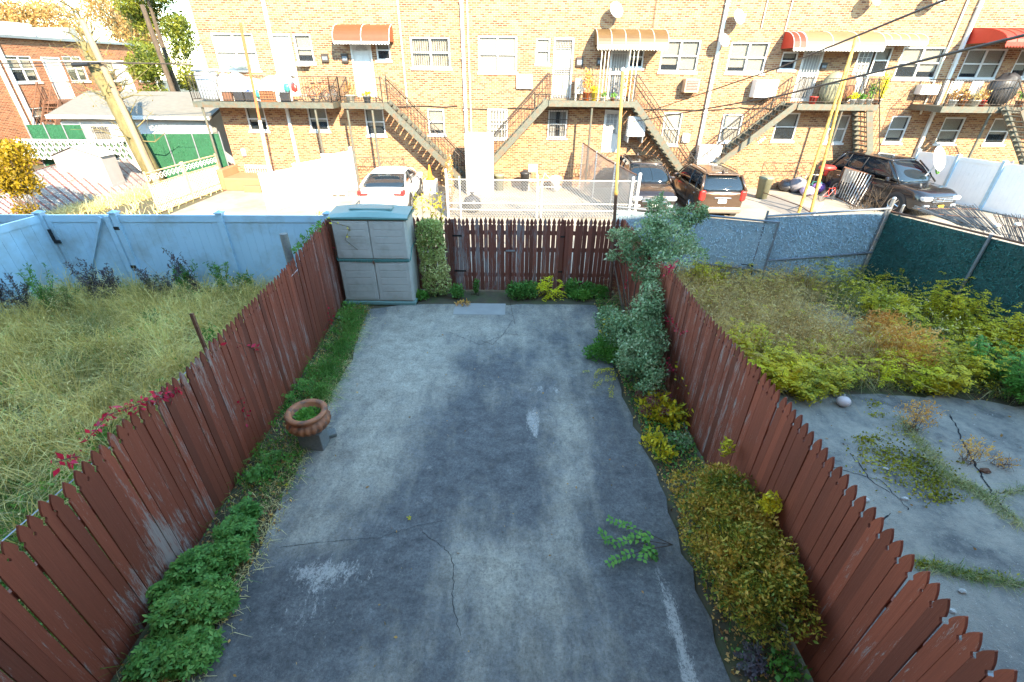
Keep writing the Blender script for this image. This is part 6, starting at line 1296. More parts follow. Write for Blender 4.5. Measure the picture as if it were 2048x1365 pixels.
def frondy(name, label, cat, base, R, H, nst, mat, ll=.07, lw=.028, stemL=.3, per=7, fr=5, stemmat=None, lean=.35, nlf=7):
    """upright or sprawling stems carrying compound leaves"""
    t = thing(name, label, cat, base); P = []; D = []; sg = []
    for i in range(nst):
        a = random.uniform(0, 2*PI); rr = R*math.sqrt(random.random())*.5; s = V(base)+V((rr*math.cos(a), rr*math.sin(a), 0)); out = V((math.cos(a), math.sin(a), 0))*R*random.uniform(.3, 1)*lean*2; e = s+out+V((0, 0, H*random.uniform(.55, 1.05)))
        sg.append([s, s.lerp(e, .5)+V((0, 0, .06*H)), e])
        for k in range(per):
            q = s.lerp(e, random.uniform(.25, 1)); w = random.uniform(0, 2*PI); P.append(A(q)); D.append(np.array([math.cos(w), math.sin(w), random.uniform(-.5, 1.1)]))
    arr_mesh('foliage', frond_coords(np.array(P), np.array(D), stemL, nlf, ll, lw), 4, mat, t); stems_mesh('stem', sg, stemmat or MT['bark'], t, .005)
    return t
def scatter(poly, n, f=None):
    xs = [p[0] for p in poly]; ys = [p[1] for p in poly]; out = []
    while len(out) < n:
        x = rng.uniform(min(xs), max(xs), n*2); y = rng.uniform(min(ys), max(ys), n*2); ins = np.zeros(len(x), bool); j = len(poly)-1
        for i in range(len(poly)):
            c = ((poly[i][1] > y) != (poly[j][1] > y)) & (x < (poly[j][0]-poly[i][0])*(y-poly[i][1])/(poly[j][1]-poly[i][1]+1e-12)+poly[i][0]); ins ^= c; j = i
        x, y = x[ins], y[ins]
        if f is not None: k = rng.uniform(size=len(x)) < f(x, y); x, y = x[k], y[k]
        out += list(zip(x, y))
    a = np.array(out[:n]); return np.stack([a[:, 0], a[:, 1], np.array([gz(v) for v in a[:, 1]]) if a[:, 1].max() > 10.3 else np.zeros(n)], 1)
def stuff(name, co_, mat, k=4): o = arr_mesh(name, co_, k, mat); return tag(o, kind='stuff')
# patchiness shared by the grasses
def patch(x, y, s=1.0, ph=0.0): return .5+.5*np.sin(1.7*s*x+2.1*np.sin(1.3*s*y+ph)+ph)*np.cos(1.9*s*y+1.4*np.sin(1.1*s*x))
LY = [(-10.6, 9.75), (-10.9, 1.0), (-3.6, 1.0), (-3.62, 5), (-3.95, 9.8)]
def tufts(poly, nt_, per, h, w_, mat, name, f=None, spread=.09, lean=.45, tl=.5, var=.3, droop=.6, bias=(0, 0, 0)):
    C_ = scatter(poly, nt_, f); N = nt_*per; k = np.repeat(np.arange(nt_), per); P = C_[k].copy(); P[:, :2] += rng.normal(0, spread, (N, 2)); hh = (h*(1+var*rng.normal(size=(nt_, 1)))).clip(h*.3, h*1.9)[k]
    tb = rng.normal(0, tl, (nt_, 3)); tb[:, 2] = 0; off = P-C_[k]; d = rng.normal(size=(N, 3))*lean*.5+tb[k]+off*3+np.array(bias); d[:, 2] = 1; d = unit(d); H = hh*(1+.25*rng.normal(size=(N, 1))).clip(.4, 1.6); hz = d.copy(); hz[:, 2] = 0
    a = rng.uniform(0, PI, N); s_ = np.stack([np.cos(a), np.sin(a), np.zeros(N)], 1)*w_; m = P+d*H*.55; t_ = P+d*H+hz*H*droop+np.array([0, 0, -1])*H*droop*np.linalg.norm(hz, axis=1, keepdims=True)*.8
    t_[:, 2] = np.maximum(t_[:, 2], C_[k][:, 2]+.02)
    for q_, o_ in ((P, .14), (m, .10), (t_, .08)): q_[:, 0] = np.minimum(q_[:, 0], -3.46-.045*np.maximum(0, q_[:, 1]-2)-o_)
    q = np.concatenate([np.stack([P-s_, P+s_, m+s_*.8, m-s_*.8], 1), np.stack([m-s_*.8, m+s_*.8, t_+s_*.15, t_-s_*.15], 1)], 1).reshape(-1, 3)
    o = arr_mesh(name, q, 4, mat); return tag(o, kind='stuff')
fdry = lambda x, y: np.clip((x < -4.5-.62*np.maximum(0, 6.5-y))*.9+.12, 0, 1)*np.where(patch(x, y, 1.2, 1) > .16, 1, .2)
LMY = leafmat('straw_yellow_grass', [(.13, .12, .025), (.32, .25, .07), (.56, .42, .13), (.70, .55, .22)], .25, nscale=.9)
tufts(LY, 1800, 20, .52, .0042, LMY, 'dry_grass', fdry, .07, .5, .35, bias=(.2, -.15, 0))
tufts(LY, 600, 16, .40, .0045, LM['drygr'], 'half_dry_grass', lambda x, y: np.clip(.25+.75*(patch(x, y, .9, 3) > .6), 0, 1), .10, .5, .5)
tufts(LY, 260, 30, .58, .0045, LMY, 'lodged_grass', lambda x, y: (x < -5)*1.0, .12, .3, 1.1, droop=.5)
P = scatter(LY, 26000, lambda x, y: np.clip((x > -5.4-.75*(5.8-y))*(y < 6.3)*1.0+.14+.5*(patch(x, y, .8, 2) > .8), 0, 1)); stuff('green_grass', blade_coords(P, .24, .0055, .5, (0, 0, 0), .4, .5), LM['grass'])
P = scatter(LY, 9000, lambda x, y: np.clip((x > -5.8)*(y < 6)*.8+.05+.7*(patch(x, y, 1.1, 4) > .85), 0, 1)); P[:, 2] += rng.uniform(.03, .28, len(P)); stuff('ground_cover', leaf_coords(P, .05, .6, up=.6), LM['green'])
P = scatter(LY, 2600, lambda x, y: fdry(x, y)); P[:, 2] = rng.uniform(.35, .62, len(P))       # seed heads
D = unit(rng.normal(size=(len(P), 3))*.4+np.array([.5, -.3, .5])); L_ = rng.uniform(.04, .085, (len(P), 1)); S_ = unit(np.cross(D, rng.normal(size=(len(P), 3)))); T_ = np.cross(D, S_)
stuff('seed_heads', np.concatenate([np.stack([P, P+D*L_*.5+W_*.009, P+D*L_, P+D*L_*.5-W_*.009], 1) for W_ in (S_, T_)]).reshape(-1, 3), LM['dry'])
# tall weeds in front of the vinyl fence
def weed(px, py, h, w_, mat, lb, name='weed', n=900, lean=(0, 0), y=None):
    if py < 650: h *= 1.18; w_ *= 1.25
    b = onz(px, py, 0) if y is None else V((ony(px, py, y).x, y, 0)); t = thing(name, lb, 'weed', (b.x, b.y, 0)); P = []; sg = []; k = 12
    for i in range(k):
        e = b+V((random.gauss(lean[0], w_*.5), random.gauss(lean[1], w_*.3), h*random.uniform(.6, 1.05))); s = b+V((random.gauss(0, w_*.2), random.gauss(0, w_*.2), 0)); sg.append([s, s.lerp(e, .5)+V((0, 0, .03)), e])
        for j in range(n//k): u = random.random()**.7; q = s.lerp(e, .12+.88*u); P.append(A(q)+rng.normal(size=3)*w_*.16*(1.15-u))
    arr_mesh('foliage', leaf_coords(np.array(P), .055, .3, up=.7), 4, mat, t); stems_mesh('stem', sg, MT['bark'], t, .005)
for a_ in ((20, 640, .75, .28, LM['purple'], 'dusky purple weed at the far left end of the vinyl fence'), (65, 640, .9, .25, LM['purple'], 'dusky upright weed before the return of the vinyl fence'), (118, 640, 1.0, .28, LM['mum'], 'tall green weed in front of the vinyl gate post'), (150, 640, .7, .28, LM['drygr'], 'olive weed right of the tall green weed by the gate'),
 (205, 615, .95, .33, LM['purple'], 'dark purple tinged weed in front of the gate brace'), (240, 612, .85, .3, LM['purple'], 'dark bushy weed beside the lower gate hinge'), (320, 605, .65, .3, LM['purple'], 'low dusky weed right of the gate hinge')): weed(*a_)
weed(385, 600, .75, .3, LM['mum'], 'green weed in front of the middle vinyl panel'); weed(420, 600, 1.0, .15, LM['purple'], 'leaning dark weed arching left over the middle vinyl panel', lean=(-.55, 0)); weed(452, 598, .75, .22, LM['mum'], 'bright green broad weed by the third vinyl post'); weed(500, 590, .45, .25, LM['mum'], 'low weed near the right end of the vinyl fence')
weed(230, 900, .4, .22, LM['green'], 'small green weed amid the dry grass', n=200); weed(312, 660, .45, .15, LM['mum'], 'small round green weed in the middle of the dry grass', n=200); weed(425, 690, .75, .22, LM['green'], 'green weed beside the rusty stake', n=400, y=6.9)
# ------------------------------------------------------------------ strip along the left fence
ST = [(-3.4, 1.2), (-2.78, 1.2), (-2.75, 3.0), (-2.85, 4.6), (-2.98, 6.8), (-3.15, 8.7), (-3.2, 9.2), (-3.8, 9.2), (-3.6, 6.4), (-3.48, 3.2)]
P = scatter(ST, 1500, lambda x, y: np.clip((y > 6.1)*.9+(y < 4.9)*(y > 3.7)*.7+.12, 0, 1)); stuff('verge_grass', blade_coords(P, .17, .0045, .6, (.25, -.1, 0), .4, .6), LM['grass'])
P = scatter(ST, 2600, lambda x, y: np.clip((x > -3.15)*.6+.3, 0, 1)); P[:, 0] += rng.uniform(0, .14, len(P)); stuff('verge_dry_grass', blade_coords(P, .10, .004, .9, (.2, -.2, 0), .4, .7), LM['dry'])
P = scatter(ST, 3800); P[:, 0] += rng.normal(0, .05, len(P)); P[:, 2] = .018+rng.uniform(0, .012, len(P)); stuff('leaf_litter', leaf_coords(P, .035, .6, up=-.2), LM['brown'])
P = scatter(ST, 3600, lambda x, y: np.clip(.06+(y > 4.0)*.8*(patch(x, y, 3) > .5), 0, 1)); P[:, 2] = rng.uniform(.02, .13, len(P)); stuff('verge_ground_cover', leaf_coords(P, .035, .65, up=.8), LM['green'])
def lobed(P, s, upv=1.2):                      # lobed leaves: five fingers per leaf
    N = len(P); n = rng.normal(size=(N, 3))*.45; n[:, 2] += upv; n = unit(n); a = unit(np.cross(n, rng.normal(size=(N, 3)))); b = np.cross(n, a); out = []; S = s*(1+.25*rng.normal(size=(N, 1))).clip(.5, 1.6)
    for ang, l in ((-1.9, .6), (-1.0, .85), (0, 1.15), (1.0, .85), (1.9, .6)):
        d = a*math.cos(ang)+b*math.sin(ang); w = -a*math.sin(ang)+b*math.cos(ang); out.append(np.stack([P, P+d*S*l*.6+w*S*.2-n*S*.02, P+d*S*l-n*S*.12, P+d*S*l*.6-w*S*.2-n*S*.02], 1))
    return np.concatenate(out, 1).reshape(-1, 3)
def mum(px, py, r, h, lb, n=260, mat=None, s=.045):
    b = onz(px, py, 0); t = thing('chrysanthemum', lb, 'plant', (b.x, b.y, 0), group=None); P, d = blob_pts(n, [(b.x, b.y, h*.5, r, r, h*.55, 1), (b.x+r*.4, b.y+.05, h*.4, r*.6, r*.6, h*.45, .5), (b.x-r*.3, b.y-.06, h*.62, r*.55, r*.55, h*.5, .5)], .35); P = P[P[:, 2] > .02]
    arr_mesh('foliage', lobed(P, s), 4, mat or LM['mum'], t); stems_mesh('stem', [[(b.x, b.y, 0), (b.x+random.gauss(0, r*.4), b.y+random.gauss(0, r*.4), h*.8)] for _ in range(6)], MT['bark'], t, .004)
for i, (px, py, r, h) in enumerate(((320, 1325, .20, .22), (392, 1320, .22, .26), (372, 1240, .24, .34), (430, 1225, .24, .36), (405, 1160, .24, .36), (455, 1130, .22, .34), (478, 1085, .20, .32), (497, 1040, .16, .25), (345, 1200, .16, .30))):
    mum(px, py, r, h, ('lobed green plant at the bottom edge beside the left fence', 'lobed green plant low beside the driveway corner', 'dense lobed green plant fourth from the bottom against the left fence', 'bright lobed green plant spilling onto the driveway', 'lobed green plant in the middle of the lush left border', 'lobed green plant above the middle of the lush left border', 'tall lobed green plant near the upper end of the lush border', 'last small lobed green plant at the top of the lush border', 'lobed green plant pressed against the left fence boards')[i], int(620*r*r/.04*.55+120), s=.05)
mum(522, 958, .14, .2, 'small green herb below the planter', 150, s=.035); mum(545, 925, .12, .18, 'bushy green herb left of the concrete block', 130, s=.03)
frondy('sumac_seedling', 'bright green feathery seedling just behind the terracotta planter', 'seedling', onz(612, 792, 0), .16, .22, 5, LM['green'], .055, .018, .24, 3, nlf=8)
frondy('sumac_seedling', 'second feathery seedling between the planter and the fence', 'seedling', onz(590, 815, 0), .12, .2, 4, LM['green'], .05, .018, .2, 3, nlf=8)
for i, (px, py) in enumerate(((655, 745), (680, 700), (640, 790), (695, 665), (700, 640))):
    b = onz(px, py, 0); t = thing('grass_tuft', ('arching green grass tuft beside the driveway edge', 'long green grass tuft two steps from the cabinet', 'grass tuft behind the planter', 'grass tuft near the cabinet corner', 'grass tuft touching the cabinet base')[i], 'grass tuft', (b.x, b.y, 0)); Q = np.stack([b.x+rng.normal(0, .06, 240), b.y+rng.normal(0, .09, 240), np.zeros(240)], 1); arr_mesh('blades', blade_coords(Q, .28, .005, .6, (.35, -.2, 0), .3, .8), 4, LM['grass'], t)
# crimson creeper on the left fence
def creeper(pts, plane, lb, n=40, s=.06, mat=None, name='creeper', hang=.0):
    P = []
    w = [plane(*p) for p in pts]; t = thing(name, lb, 'creeper', w[0])
    for a, b in zip(w, w[1:]):
        k = max(2, int(n*(b-a).length/sum((w[i+1]-w[i]).length for i in range(len(w)-1))))
        for i in range(k): P.append(A(a.lerp(b, (i+random.random())/k))+rng.normal(size=3)*np.array([.03, .03, .03]))
    P = np.array(P); MB().path(w, .004, 4).build('stem', MT['bark'], t); arr_mesh('foliage', leaf_coords(P, s, .5, up=-.2), 4, mat or LM['red'], t)
lp = lambda o=0.0, h=None: (lambda px, py: onx(px, py, -3.50-.0*px+o))
creeper([(175, 880), (215, 830), (262, 815), (330, 790), (360, 780)], lp(.02), 'crimson creeper trailing over the tips of the left fence', 130, .05)
creeper([(112, 925), (135, 918), (160, 912)], lp(.03), 'small crimson creeper strand on the near left fence tips', 26, .06); creeper([(425, 690), (462, 680), (500, 695), (520, 705)], lp(-.05), 'dark red creeper strand beside the rusty stake', 30, .055)
creeper([(482, 798), (486, 820), (490, 845)], lp(-.02), 'red creeper shoot halfway down the left fence boards', 22, .05); creeper([(655, 612), (662, 640), (648, 655)], lambda x, y: onx(x, y, -3.72), 'magenta creeper shoot on the far left fence near the cabinet', 30, .055)
creeper([(700, 570-60), (668, 500)], lambda x, y: onx(x, y, -3.76), 'tiny creeper shoot on the fence beside the cabinet', 8, .05)
creeper([(640, 445), (620, 470), (600, 490), (585, 502)], lambda x, y: onx(x, y, -3.85), 'green ivy draped over the far end of the left fence', 170, .07, LM['mum'], 'ivy')
creeper([(650, 440), (700, 455), (690, 480), (715, 500)], lambda x, y: ony(x, y, 9.22), 'thin ivy strand across the cabinet doors', 26, .05, LM['yg'], 'ivy')
# thin line stapled along the left fence top
o = MB().path([V((-3.68, .8+i*.5, 1.62+.03*math.sin(i))) for i in range(14)], .006, 4).build('wire', MT['galv']); tag(o, 'thin grey wire running along the outside of the left fence', 'wire')
# ------------------------------------------------------------------ at the back fence
b = onz(872, 606, 0); cx, cy = b.x, 9.78
t = thing('columnar_shrub', 'narrow clipped column of cream edged leaves against the back fence', 'shrub', (cx, cy, 0)); P, d = blob_pts(9000, [(cx-.02, cy, .35, .34, .24, .36, 1), (cx-.04, cy, .75, .33, .24, .36, 1), (cx-.07, cy, 1.15, .34, .24, .36, 1), (cx-.08, cy, 1.5, .32, .23, .28, .9), (cx-.05, cy, 1.68, .28, .2, .12, .5)], .72)
P = P[P[:, 2] > .04]; arr_mesh('foliage', leaf_coords(P, .042, .5, up=.3), 4, LM['vcol'], t); MB().path([(cx, cy, 0), (cx-.03, cy, .8), (cx-.05, cy, 1.6)], .03, 6, r1=.01).build('stem', MT['bark'], t)
for px, lb in ((838, 'tall weedy stalks left of the clipped column shrub top'), (862, 'tall weedy stalks above the clipped column shrub'), (882, 'right tall weedy stalks over the clipped column shrub')):
    x = ony(px, 440, 10.5).x; t = thing('tall_weed', lb, 'weed', (x, 10.5, 0)); P = []; sg = []
    for i in range(2):
        dx = random.uniform(-.12, .12); s = V((x+dx, 10.5, 0)); e = s+V((random.uniform(-.1, .1), 0, random.uniform(2.1, 2.35))); sg.append([s, e])
        for k in range(60): q = s.lerp(e, .6+.4*k/60); P.append(A(q)+rng.normal(size=3)*.03)
    arr_mesh('foliage', leaf_coords(np.array(P), .07, .35, up=.8), 4, LM['yg'], t); stems_mesh('stem', sg, MT['bark'], t, .006)
bs = [(915, 598, .16, .35, LM['mum'], 'green weed at the foot of the clipped column shrub'), (842, 600, .18, .2, LM['green'], 'low green weed beside the cabinet corner'), (953, 590, .06, .4, LM['mum'], 'single thin weed before the left gate leaf'), (1030, 600, .22, .42, LM['mum'], 'dusky green weed at the middle of the gate'), (1055, 598, .25, .42, LM['mum'], 'leafy green weed right of the gate middle'), (1142, 592, .18, .42, LM['mum'], 'upright green weed right of the yellow seedling'), (1175, 592, .2, .32, LM['mum'], 'green weed left of the steel pole base'), (1200, 596, .18, .30, LM['green'], 'round leaved weed touching the steel pole base'), (1160, 598, .28, .2, LM['green'], 'low creeping weed along the right back fence')]
for px, py, r, h, mt_, lb in bs:
    b = onz(px, py, 0); b.y = min(b.y, 9.95); bushy('weed', lb, 'weed', (b.x, b.y, 0), [(b.x, b.y, h*.5, r, r*.7, h*.55, 1)], int(900*r/.2), .05, mt_, .6, .6, .5, 5, shell=.2)
b = onz(925, 612, 0); bushy('dead_weed', 'dry brown weed lying on the driveway before the column shrub', 'weed', (b.x, b.y, 0), [(b.x, b.y, .05, .16, .12, .06, 1)], 260, .05, LM['orange'], .3, .2, .6, 4)
frondy('yellow_seedling', 'vivid yellow compound leaved seedling in front of the gate', 'seedling', onz(1102, 596, 0), .30, .42, 9, LM['yellow'], .075, .035, .24, 5, nlf=6)
# ------------------------------------------------------------------ the tall variegated shrub on the right fence
base = V((2.30, 7.4, 0)); t = thing('variegated_shrub', 'tall sprawling shrub with white edged leaves climbing the right fence', 'shrub', base)
B = []
def bl(px, py, dep, r, rz=None, w_=1, ry=None): p = pd(px, py, dep); r = r*1.13; B.append((p.x, p.y, p.z, r, ry or r, rz or r, w_))
for a_ in ((1325, 440, 8.5, .30), (1300, 475, 8.4, .36), (1340, 490, 8.3, .42), (1375, 520, 8.2, .34), (1300, 530, 8.3, .36), (1250, 478, 8.6, .20), (1228, 470, 8.8, .12), (1255, 510, 8.5, .16), (1225, 512, 8.7, .10), (1340, 545, 8.0, .34), (1385, 560, 8.0, .25), (1310, 410, 8.6, .16), (1320, 395, 8.6, .08), (1390, 430, 8.4, .20), (1405, 425, 8.3, .12), (1365, 440, 8.4, .22),
           (1320, 580, 7.9, .30), (1305, 610, 7.8, .30), (1290, 640, 7.7, .32), (1270, 665, 7.7, .34), (1240, 660, 7.9, .26), (1215, 640, 8.3, .24), (1300, 680, 7.4, .28), (1285, 715, 7.2, .28), (1260, 720, 7.3, .24), (1300, 740, 7.0, .22), (1295, 765, 6.9, .18), (1275, 690, 7.4, .3), (1330, 620, 7.7, .2)): bl(*a_, w_=a_[3]**2)
P, d = blob_pts(38000, B, .35); P = P[(P[:, 2] > .05)]; P = P[(P[:, 0] < 2.52) | (P[:, 2] > 1.72)]
keep = np.sin(9*P[:, 0])*np.sin(11*P[:, 2]+3*P[:, 1])*np.sin(8*P[:, 1]) < .38; P = P[keep]
arr_mesh('foliage', leaf_coords(P, .045, .55, up=.35), 4, LM['varieg'], t)
sg = []
for i in range(26):
    q = B[random.randrange(len(B))]; e = V(q[:3]); s = base+V((random.gauss(0, .12), random.gauss(-.1, .35), 0)); sg.append([s, s.lerp(e, .45)+V((-.05, 0, .15)), e])
stems_mesh('stem', sg, MT['bark'], t, .014)
for pts, lb in (([(1252, 515), (1256, 560), (1248, 590)], 'red creeper hanging at the dark corner behind the variegated shrub'), ([(1330, 628), (1345, 650), (1368, 674)], 'magenta creeper tassel on the right fence beside the tall shrub'), ([(1330, 715), (1340, 735), (1348, 745)], 'thin magenta creeper low on the right fence'), ([(1340, 540), (1345, 530), (1335, 545)], 'bright red tuft where the tall shrub crosses the fence top')):
    creeper(pts, lambda x, y: onx(x, y, 2.50 if x > 1300 else 2.40), lb, 46 if 'tuft' in lb else 34, .045)
for pts, lb in (([(1362, 720), (1358, 765), (1372, 780)], 'small yellow creeper leaves on the right fence boards'), ([(1368, 800), (1370, 835), (1385, 815)], 'yellow creeper leaves on the right fence above the maroon plant')): creeper(pts, lambda x, y: onx(x, y, 2.56), lb, 12, .05, LM['yellow'])
# right border
RSP = [(1.98, 1.4), (2.6, 1.4), (2.6, 5), (2.5, 9.6), (1.9, 9.6), (1.88, 6.2), (1.98, 4)]
P = scatter(RSP, 4200); P[:, 2] = .018+rng.uniform(0, .012, len(P)); stuff('right_leaf_litter', leaf_coords(P, .035, .6, up=-.2), LM['brown'])
P = scatter(RSP, 5200, lambda x, y: np.clip(.2+(y > 4.3)*.7, 0, 1)); P[:, 2] = rng.uniform(.02, .15, len(P)); stuff('right_ground_cover', leaf_coords(P, .038, .6, up=.8), LM['mum'])
b = onz(1185, 718, 0); bushy('weed', 'feathery fresh green weed spreading onto the driveway from the right border', 'weed', (1.72, 7.15, 0), [(1.60, 7.1, .14, .30, .22, .16, 1), (1.85, 7.0, .16, .22, .2, .16, .7), (1.75, 7.4, .16, .2, .16, .18, .6)], 2300, .06, LM['green'], .35, .4, .8, 8, shell=.2)
bushy('weed', 'yellowish herb between the variegated shrub and the driveway edge', 'weed', (1.95, 7.9, 0), [(1.95, 7.9, .2, .22, .2, .2, 1)], 700, .06, LM['yg'], .4, .6, .6, 6, shell=.2)
for (px, py), lb in zip(((1205, 760),), ('yellow spotted sprig lying on the driveway by the tall shrub',)):
    b = onz(1235, 745, 0); P_ = []; D_ = []; t = thing('sprig', lb, 'sprig', (b.x, b.y, .03)); sg = []
    for e in ((1165, 748), (1182, 775), (1218, 798), (1200, 745)):
        q = onz(*e, .06); s = V((b.x, b.y, .08)); sg.append([s, s.lerp(q, .5)+V((0, 0, .05)), q]); 
        for k in range(4): P_.append(A(s.lerp(q, .2+.2*k)+V((0, 0, .03)))); D_.append(A(q-s)+rng.normal(size=3)*.25)
    arr_mesh('foliage', frond_coords(np.array(P_), np.array(D_), .14, 5, .05, .018, .2), 4, LM['yg'], t); stems_mesh('stem', sg, MT['bark'], t, .004)
b = onz(1345, 1095, .0); P_ = []; D_ = []; t = thing('branch', 'fresh green leafy branch lying across the driveway towards the bronze shrub', 'branch', (b.x, b.y, .03)); sg = []
for e, n_ in (((1190, 1080), 6), ((1210, 1130), 5), ((1215, 1045), 5), ((1310, 1105), 3)):
    s = onz(1345, 1090, .10) if n_ > 3 else onz(1270, 1085, .08); q = onz(*e, .05); md = s.lerp(q, .5)+V((0, 0, .06)); sg.append([s, md, q])
    for k in range(n_): u = .3+.65*k/n_; P_.append(A(s.lerp(q, u)+V((0, 0, .05)))); D_.append(A(q-s)/np.linalg.norm(A(q-s))+rng.normal(size=3)*.38)
arr_mesh('foliage', frond_coords(np.array(P_), np.array(D_), .14, 3, .075, .042, .15), 4, LM['green'], t); stems_mesh('stem', sg, MT['bark'], t, .006)
b = onz(1310, 845, 0); t = bushy('hydrangea', 'small plant with maroon flower heads and yellow green leaves by the right fence', 'plant', (2.22, 5.45, 0), [(2.2, 5.45, .2, .28, .3, .24, 1), (2.4, 5.25, .2, .2, .2, .2, .5)], 900, .07, LM['yg'], .55, .6, .5, 8, shell=.3)
P, d = blob_pts(1500, [(2.0, 5.6, .34, .10, .10, .07, 1), (2.2, 5.65, .42, .10, .10, .07, 1), (2.1, 5.35, .40, .10, .1, .07, 1), (2.35, 5.5, .36, .1, .1, .07, 1), (2.0, 5.3, .26, .09, .09, .06, 1), (2.25, 5.25, .30, .08, .08, .06, .8)], .5); arr_mesh('flower_heads', leaf_coords(P, .026, .7, up=.5), 4, LM['maroon'], t)
bushy('weed', 'yellow leaved plant just above the bronze shrub at the driveway edge', 'weed', (2.05, 4.75, 0), [(2.02, 4.8, .12, .20, .2, .13, 1), (2.1, 4.55, .12, .16, .14, .12, .6)], 330, .07, LM['yg'], .45, .5, .5, 6, shell=.2)
bushy('weed', 'silvery white leaved weed beside the pale pebbles on the right border', 'weed', (2.4, 4.85, 0), [(2.38, 4.85, .08, .2, .16, .08, 1)], 350, .04, LM['varieg'], .6, .6, .4, 4, shell=.2)
t = thing('bronze_shrub', 'large rounded shrub of small bronze and green leaves beside the right fence', 'shrub', (2.3, 3.1, 0))
B = []
for px, py, r_ in ((1405, 985, .34), (1450, 1005, .34), (1430, 1055, .38), (1500, 1065, .36), (1465, 1110, .40), (1530, 1130, .36), (1500, 1170, .38), (1545, 1205, .34), (1560, 1160, .32), (1480, 1040, .36)):
    q = onz(px, py, .52); B.append((min(q.x, 2.36), q.y, .52, r_, r_, r_*1.12, r_*r_*8))
for i in range(60):
    q = B[i % 10]; d_ = V((random.gauss(0, 1), random.gauss(0, 1), abs(random.gauss(0, 1)))).normalized(); B.append((q[0]+d_.x*q[3]*.85, q[1]+d_.y*q[4]*.85, q[2]+d_.z*q[5]*.85, .13, .13, .11, .11))
P, d = blob_pts(34000, B, .62); P = P[(P[:, 0] < 2.66) & (P[:, 2] > .06)]; c0 = np.array([2.28, 3.1, .2])
g_ = np.sin(13*P[:, 0]+2*P[:, 2])*np.sin(11*P[:, 1]+1)*np.sin(12*P[:, 2]) < .5; P = P[g_]
arr_mesh('foliage', leaf_coords(P, .033, .45, up=.5, out=unit(P-c0), outw=.3, var=.5), 4, LM['abelia'], t)
sg = []
for i in range(22): q = B[random.randrange(len(B))]; s = V((2.3+random.gauss(0, .06), 3.1+random.gauss(0, .3), 0)); e = V(q[:3])+V([random.gauss(0, .12) for _ in 'xyz']); sg.append([s, s.lerp(e, .5), e])
stems_mesh('stem', sg, MT['bark'], t, .010)
P = np.array([V((2.58, 2.85, .95)), V((2.6, 2.9, 1.0))]); [arr_mesh('long_shoot', leaf_coords(blob_pts(n_, [b_], .1)[0], .05, .45, up=.6), 4, LM['yg'], t) for n_, b_ in ((260, (2.56, 3.05, .93, .11, .11, .14, 1)), (120, (2.5, 3.9, .86, .07, .07, .14, 1)))]
mum(1500, 1330, .14, .16, 'small dusky leaved plant beneath the bronze shrub', 120, LM['purple'], .04); bushy('weed', 'small round leaved green weed at the foot of the near right fence', 'weed', (2.42, 1.95, 0), [(2.42, 1.95, .12, .14, .22, .12, 1)], 160, .05, LM['green'], .8, .7, .3, 4, shell=.2)
# ------------------------------------------------------------------ the overgrown right neighbour yard
RY = [(2.75, 6.3), (4.6, 6.0), (6.0, 6.2), (7.6, 6.1), (10.0, 5.2), (10.2, 8), (9.7, 11.2), (7, 10.9), (5.8, 10.0), (4, 10.6), (2.6, 10.6)]
hole = lambda x, y: 1-np.clip(((x-6.8)/.75)**2+((y-8.6)/1.2)**2 < 1, 0, 1)*.9
P = scatter(RY, 15000, hole); stuff('dry_weeds', blade_coords(P, .38, .0045, .6, (0, 0, 0), .4, .6), LM['drygr'])
P = scatter(RY, 15000, lambda x, y: hole(x, y)*(x < 7.2)*(y > 6.6)); stuff('brown_weeds', blade_coords(P, .60, .005, .5, (.1, 0, 0), .35, .7), leafmat('brown_weed_stems', [(.14, .09, .03), (.30, .19, .07), (.44, .30, .12), (.50, .38, .17)], .25))
P = scatter(RY, 26000, lambda x, y: hole(x, y)*(x < 7)*(y > 6.7)); P[:, 2] = rng.uniform(.05, .74, len(P)); stuff('brown_weed_leaves', leaf_coords(P, .045, .35, up=.2), leafmat('brown_weed_leaves', [(.10, .09, .015), (.28, .18, .05), (.42, .27, .09), (.50, .36, .13)], .25))
P = scatter(RY, 9000, hole); P[:, 2] = rng.uniform(.02, .3, len(P)); stuff('right_low_cover', leaf_coords(P, .045, .5, up=.4), LM['yg'])
def thicket(n, f, H, mat, name, ll=.05, lw=.024, L=.13, nl=4):
    P = scatter(RY, n, f); P[:, 2] = .03+H*rng.uniform(.1, 1, n)**.8*(.55+.6*patch(P[:, 0], P[:, 1], 1.6, 2)); D = rng.normal(size=(n, 3)); D[:, 2] = np.abs(D[:, 2])*.6; stuff(name, frond_coords(P, D, L, nl, ll, lw), mat)
thicket(2600, lambda x, y: hole(x, y)*np.clip((x > 6.6)*.9+.1, 0, 1), .78, LM['yg'], 'yellow_green_thicket'); thicket(1300, lambda x, y: hole(x, y)*(y < 7.4)*(x < 7.4), .5, LM['yellow'], 'yellow_thicket')
thicket(2400, lambda x, y: hole(x, y)*(x < 6.8)*(y > 6.4), .7, leafmat('olive_brown_weed_leaves', [(.12, .10, .012), (.30, .20, .035), (.44, .28, .07), (.36, .30, .03)], .25, nscale=2.2), 'olive_brown_thicket', .045, .016)
P = scatter(RY, 2000, lambda x, y: hole(x, y)*(y > 6.6)); P[:, 2] = rng.uniform(.42, .72, len(P)); D = unit(rng.normal(size=(len(P), 3))*.5+np.array([-.4, -.3, .3])); L_ = rng.uniform(.04, .09, (len(P), 1)); S_ = unit(np.cross(D, rng.normal(size=(len(P), 3))))
stuff('right_seed_heads', np.stack([P, P+D*L_*.5+S_*.010, P+D*L_, P+D*L_*.5-S_*.010], 1).reshape(-1, 3), LM['dry'])
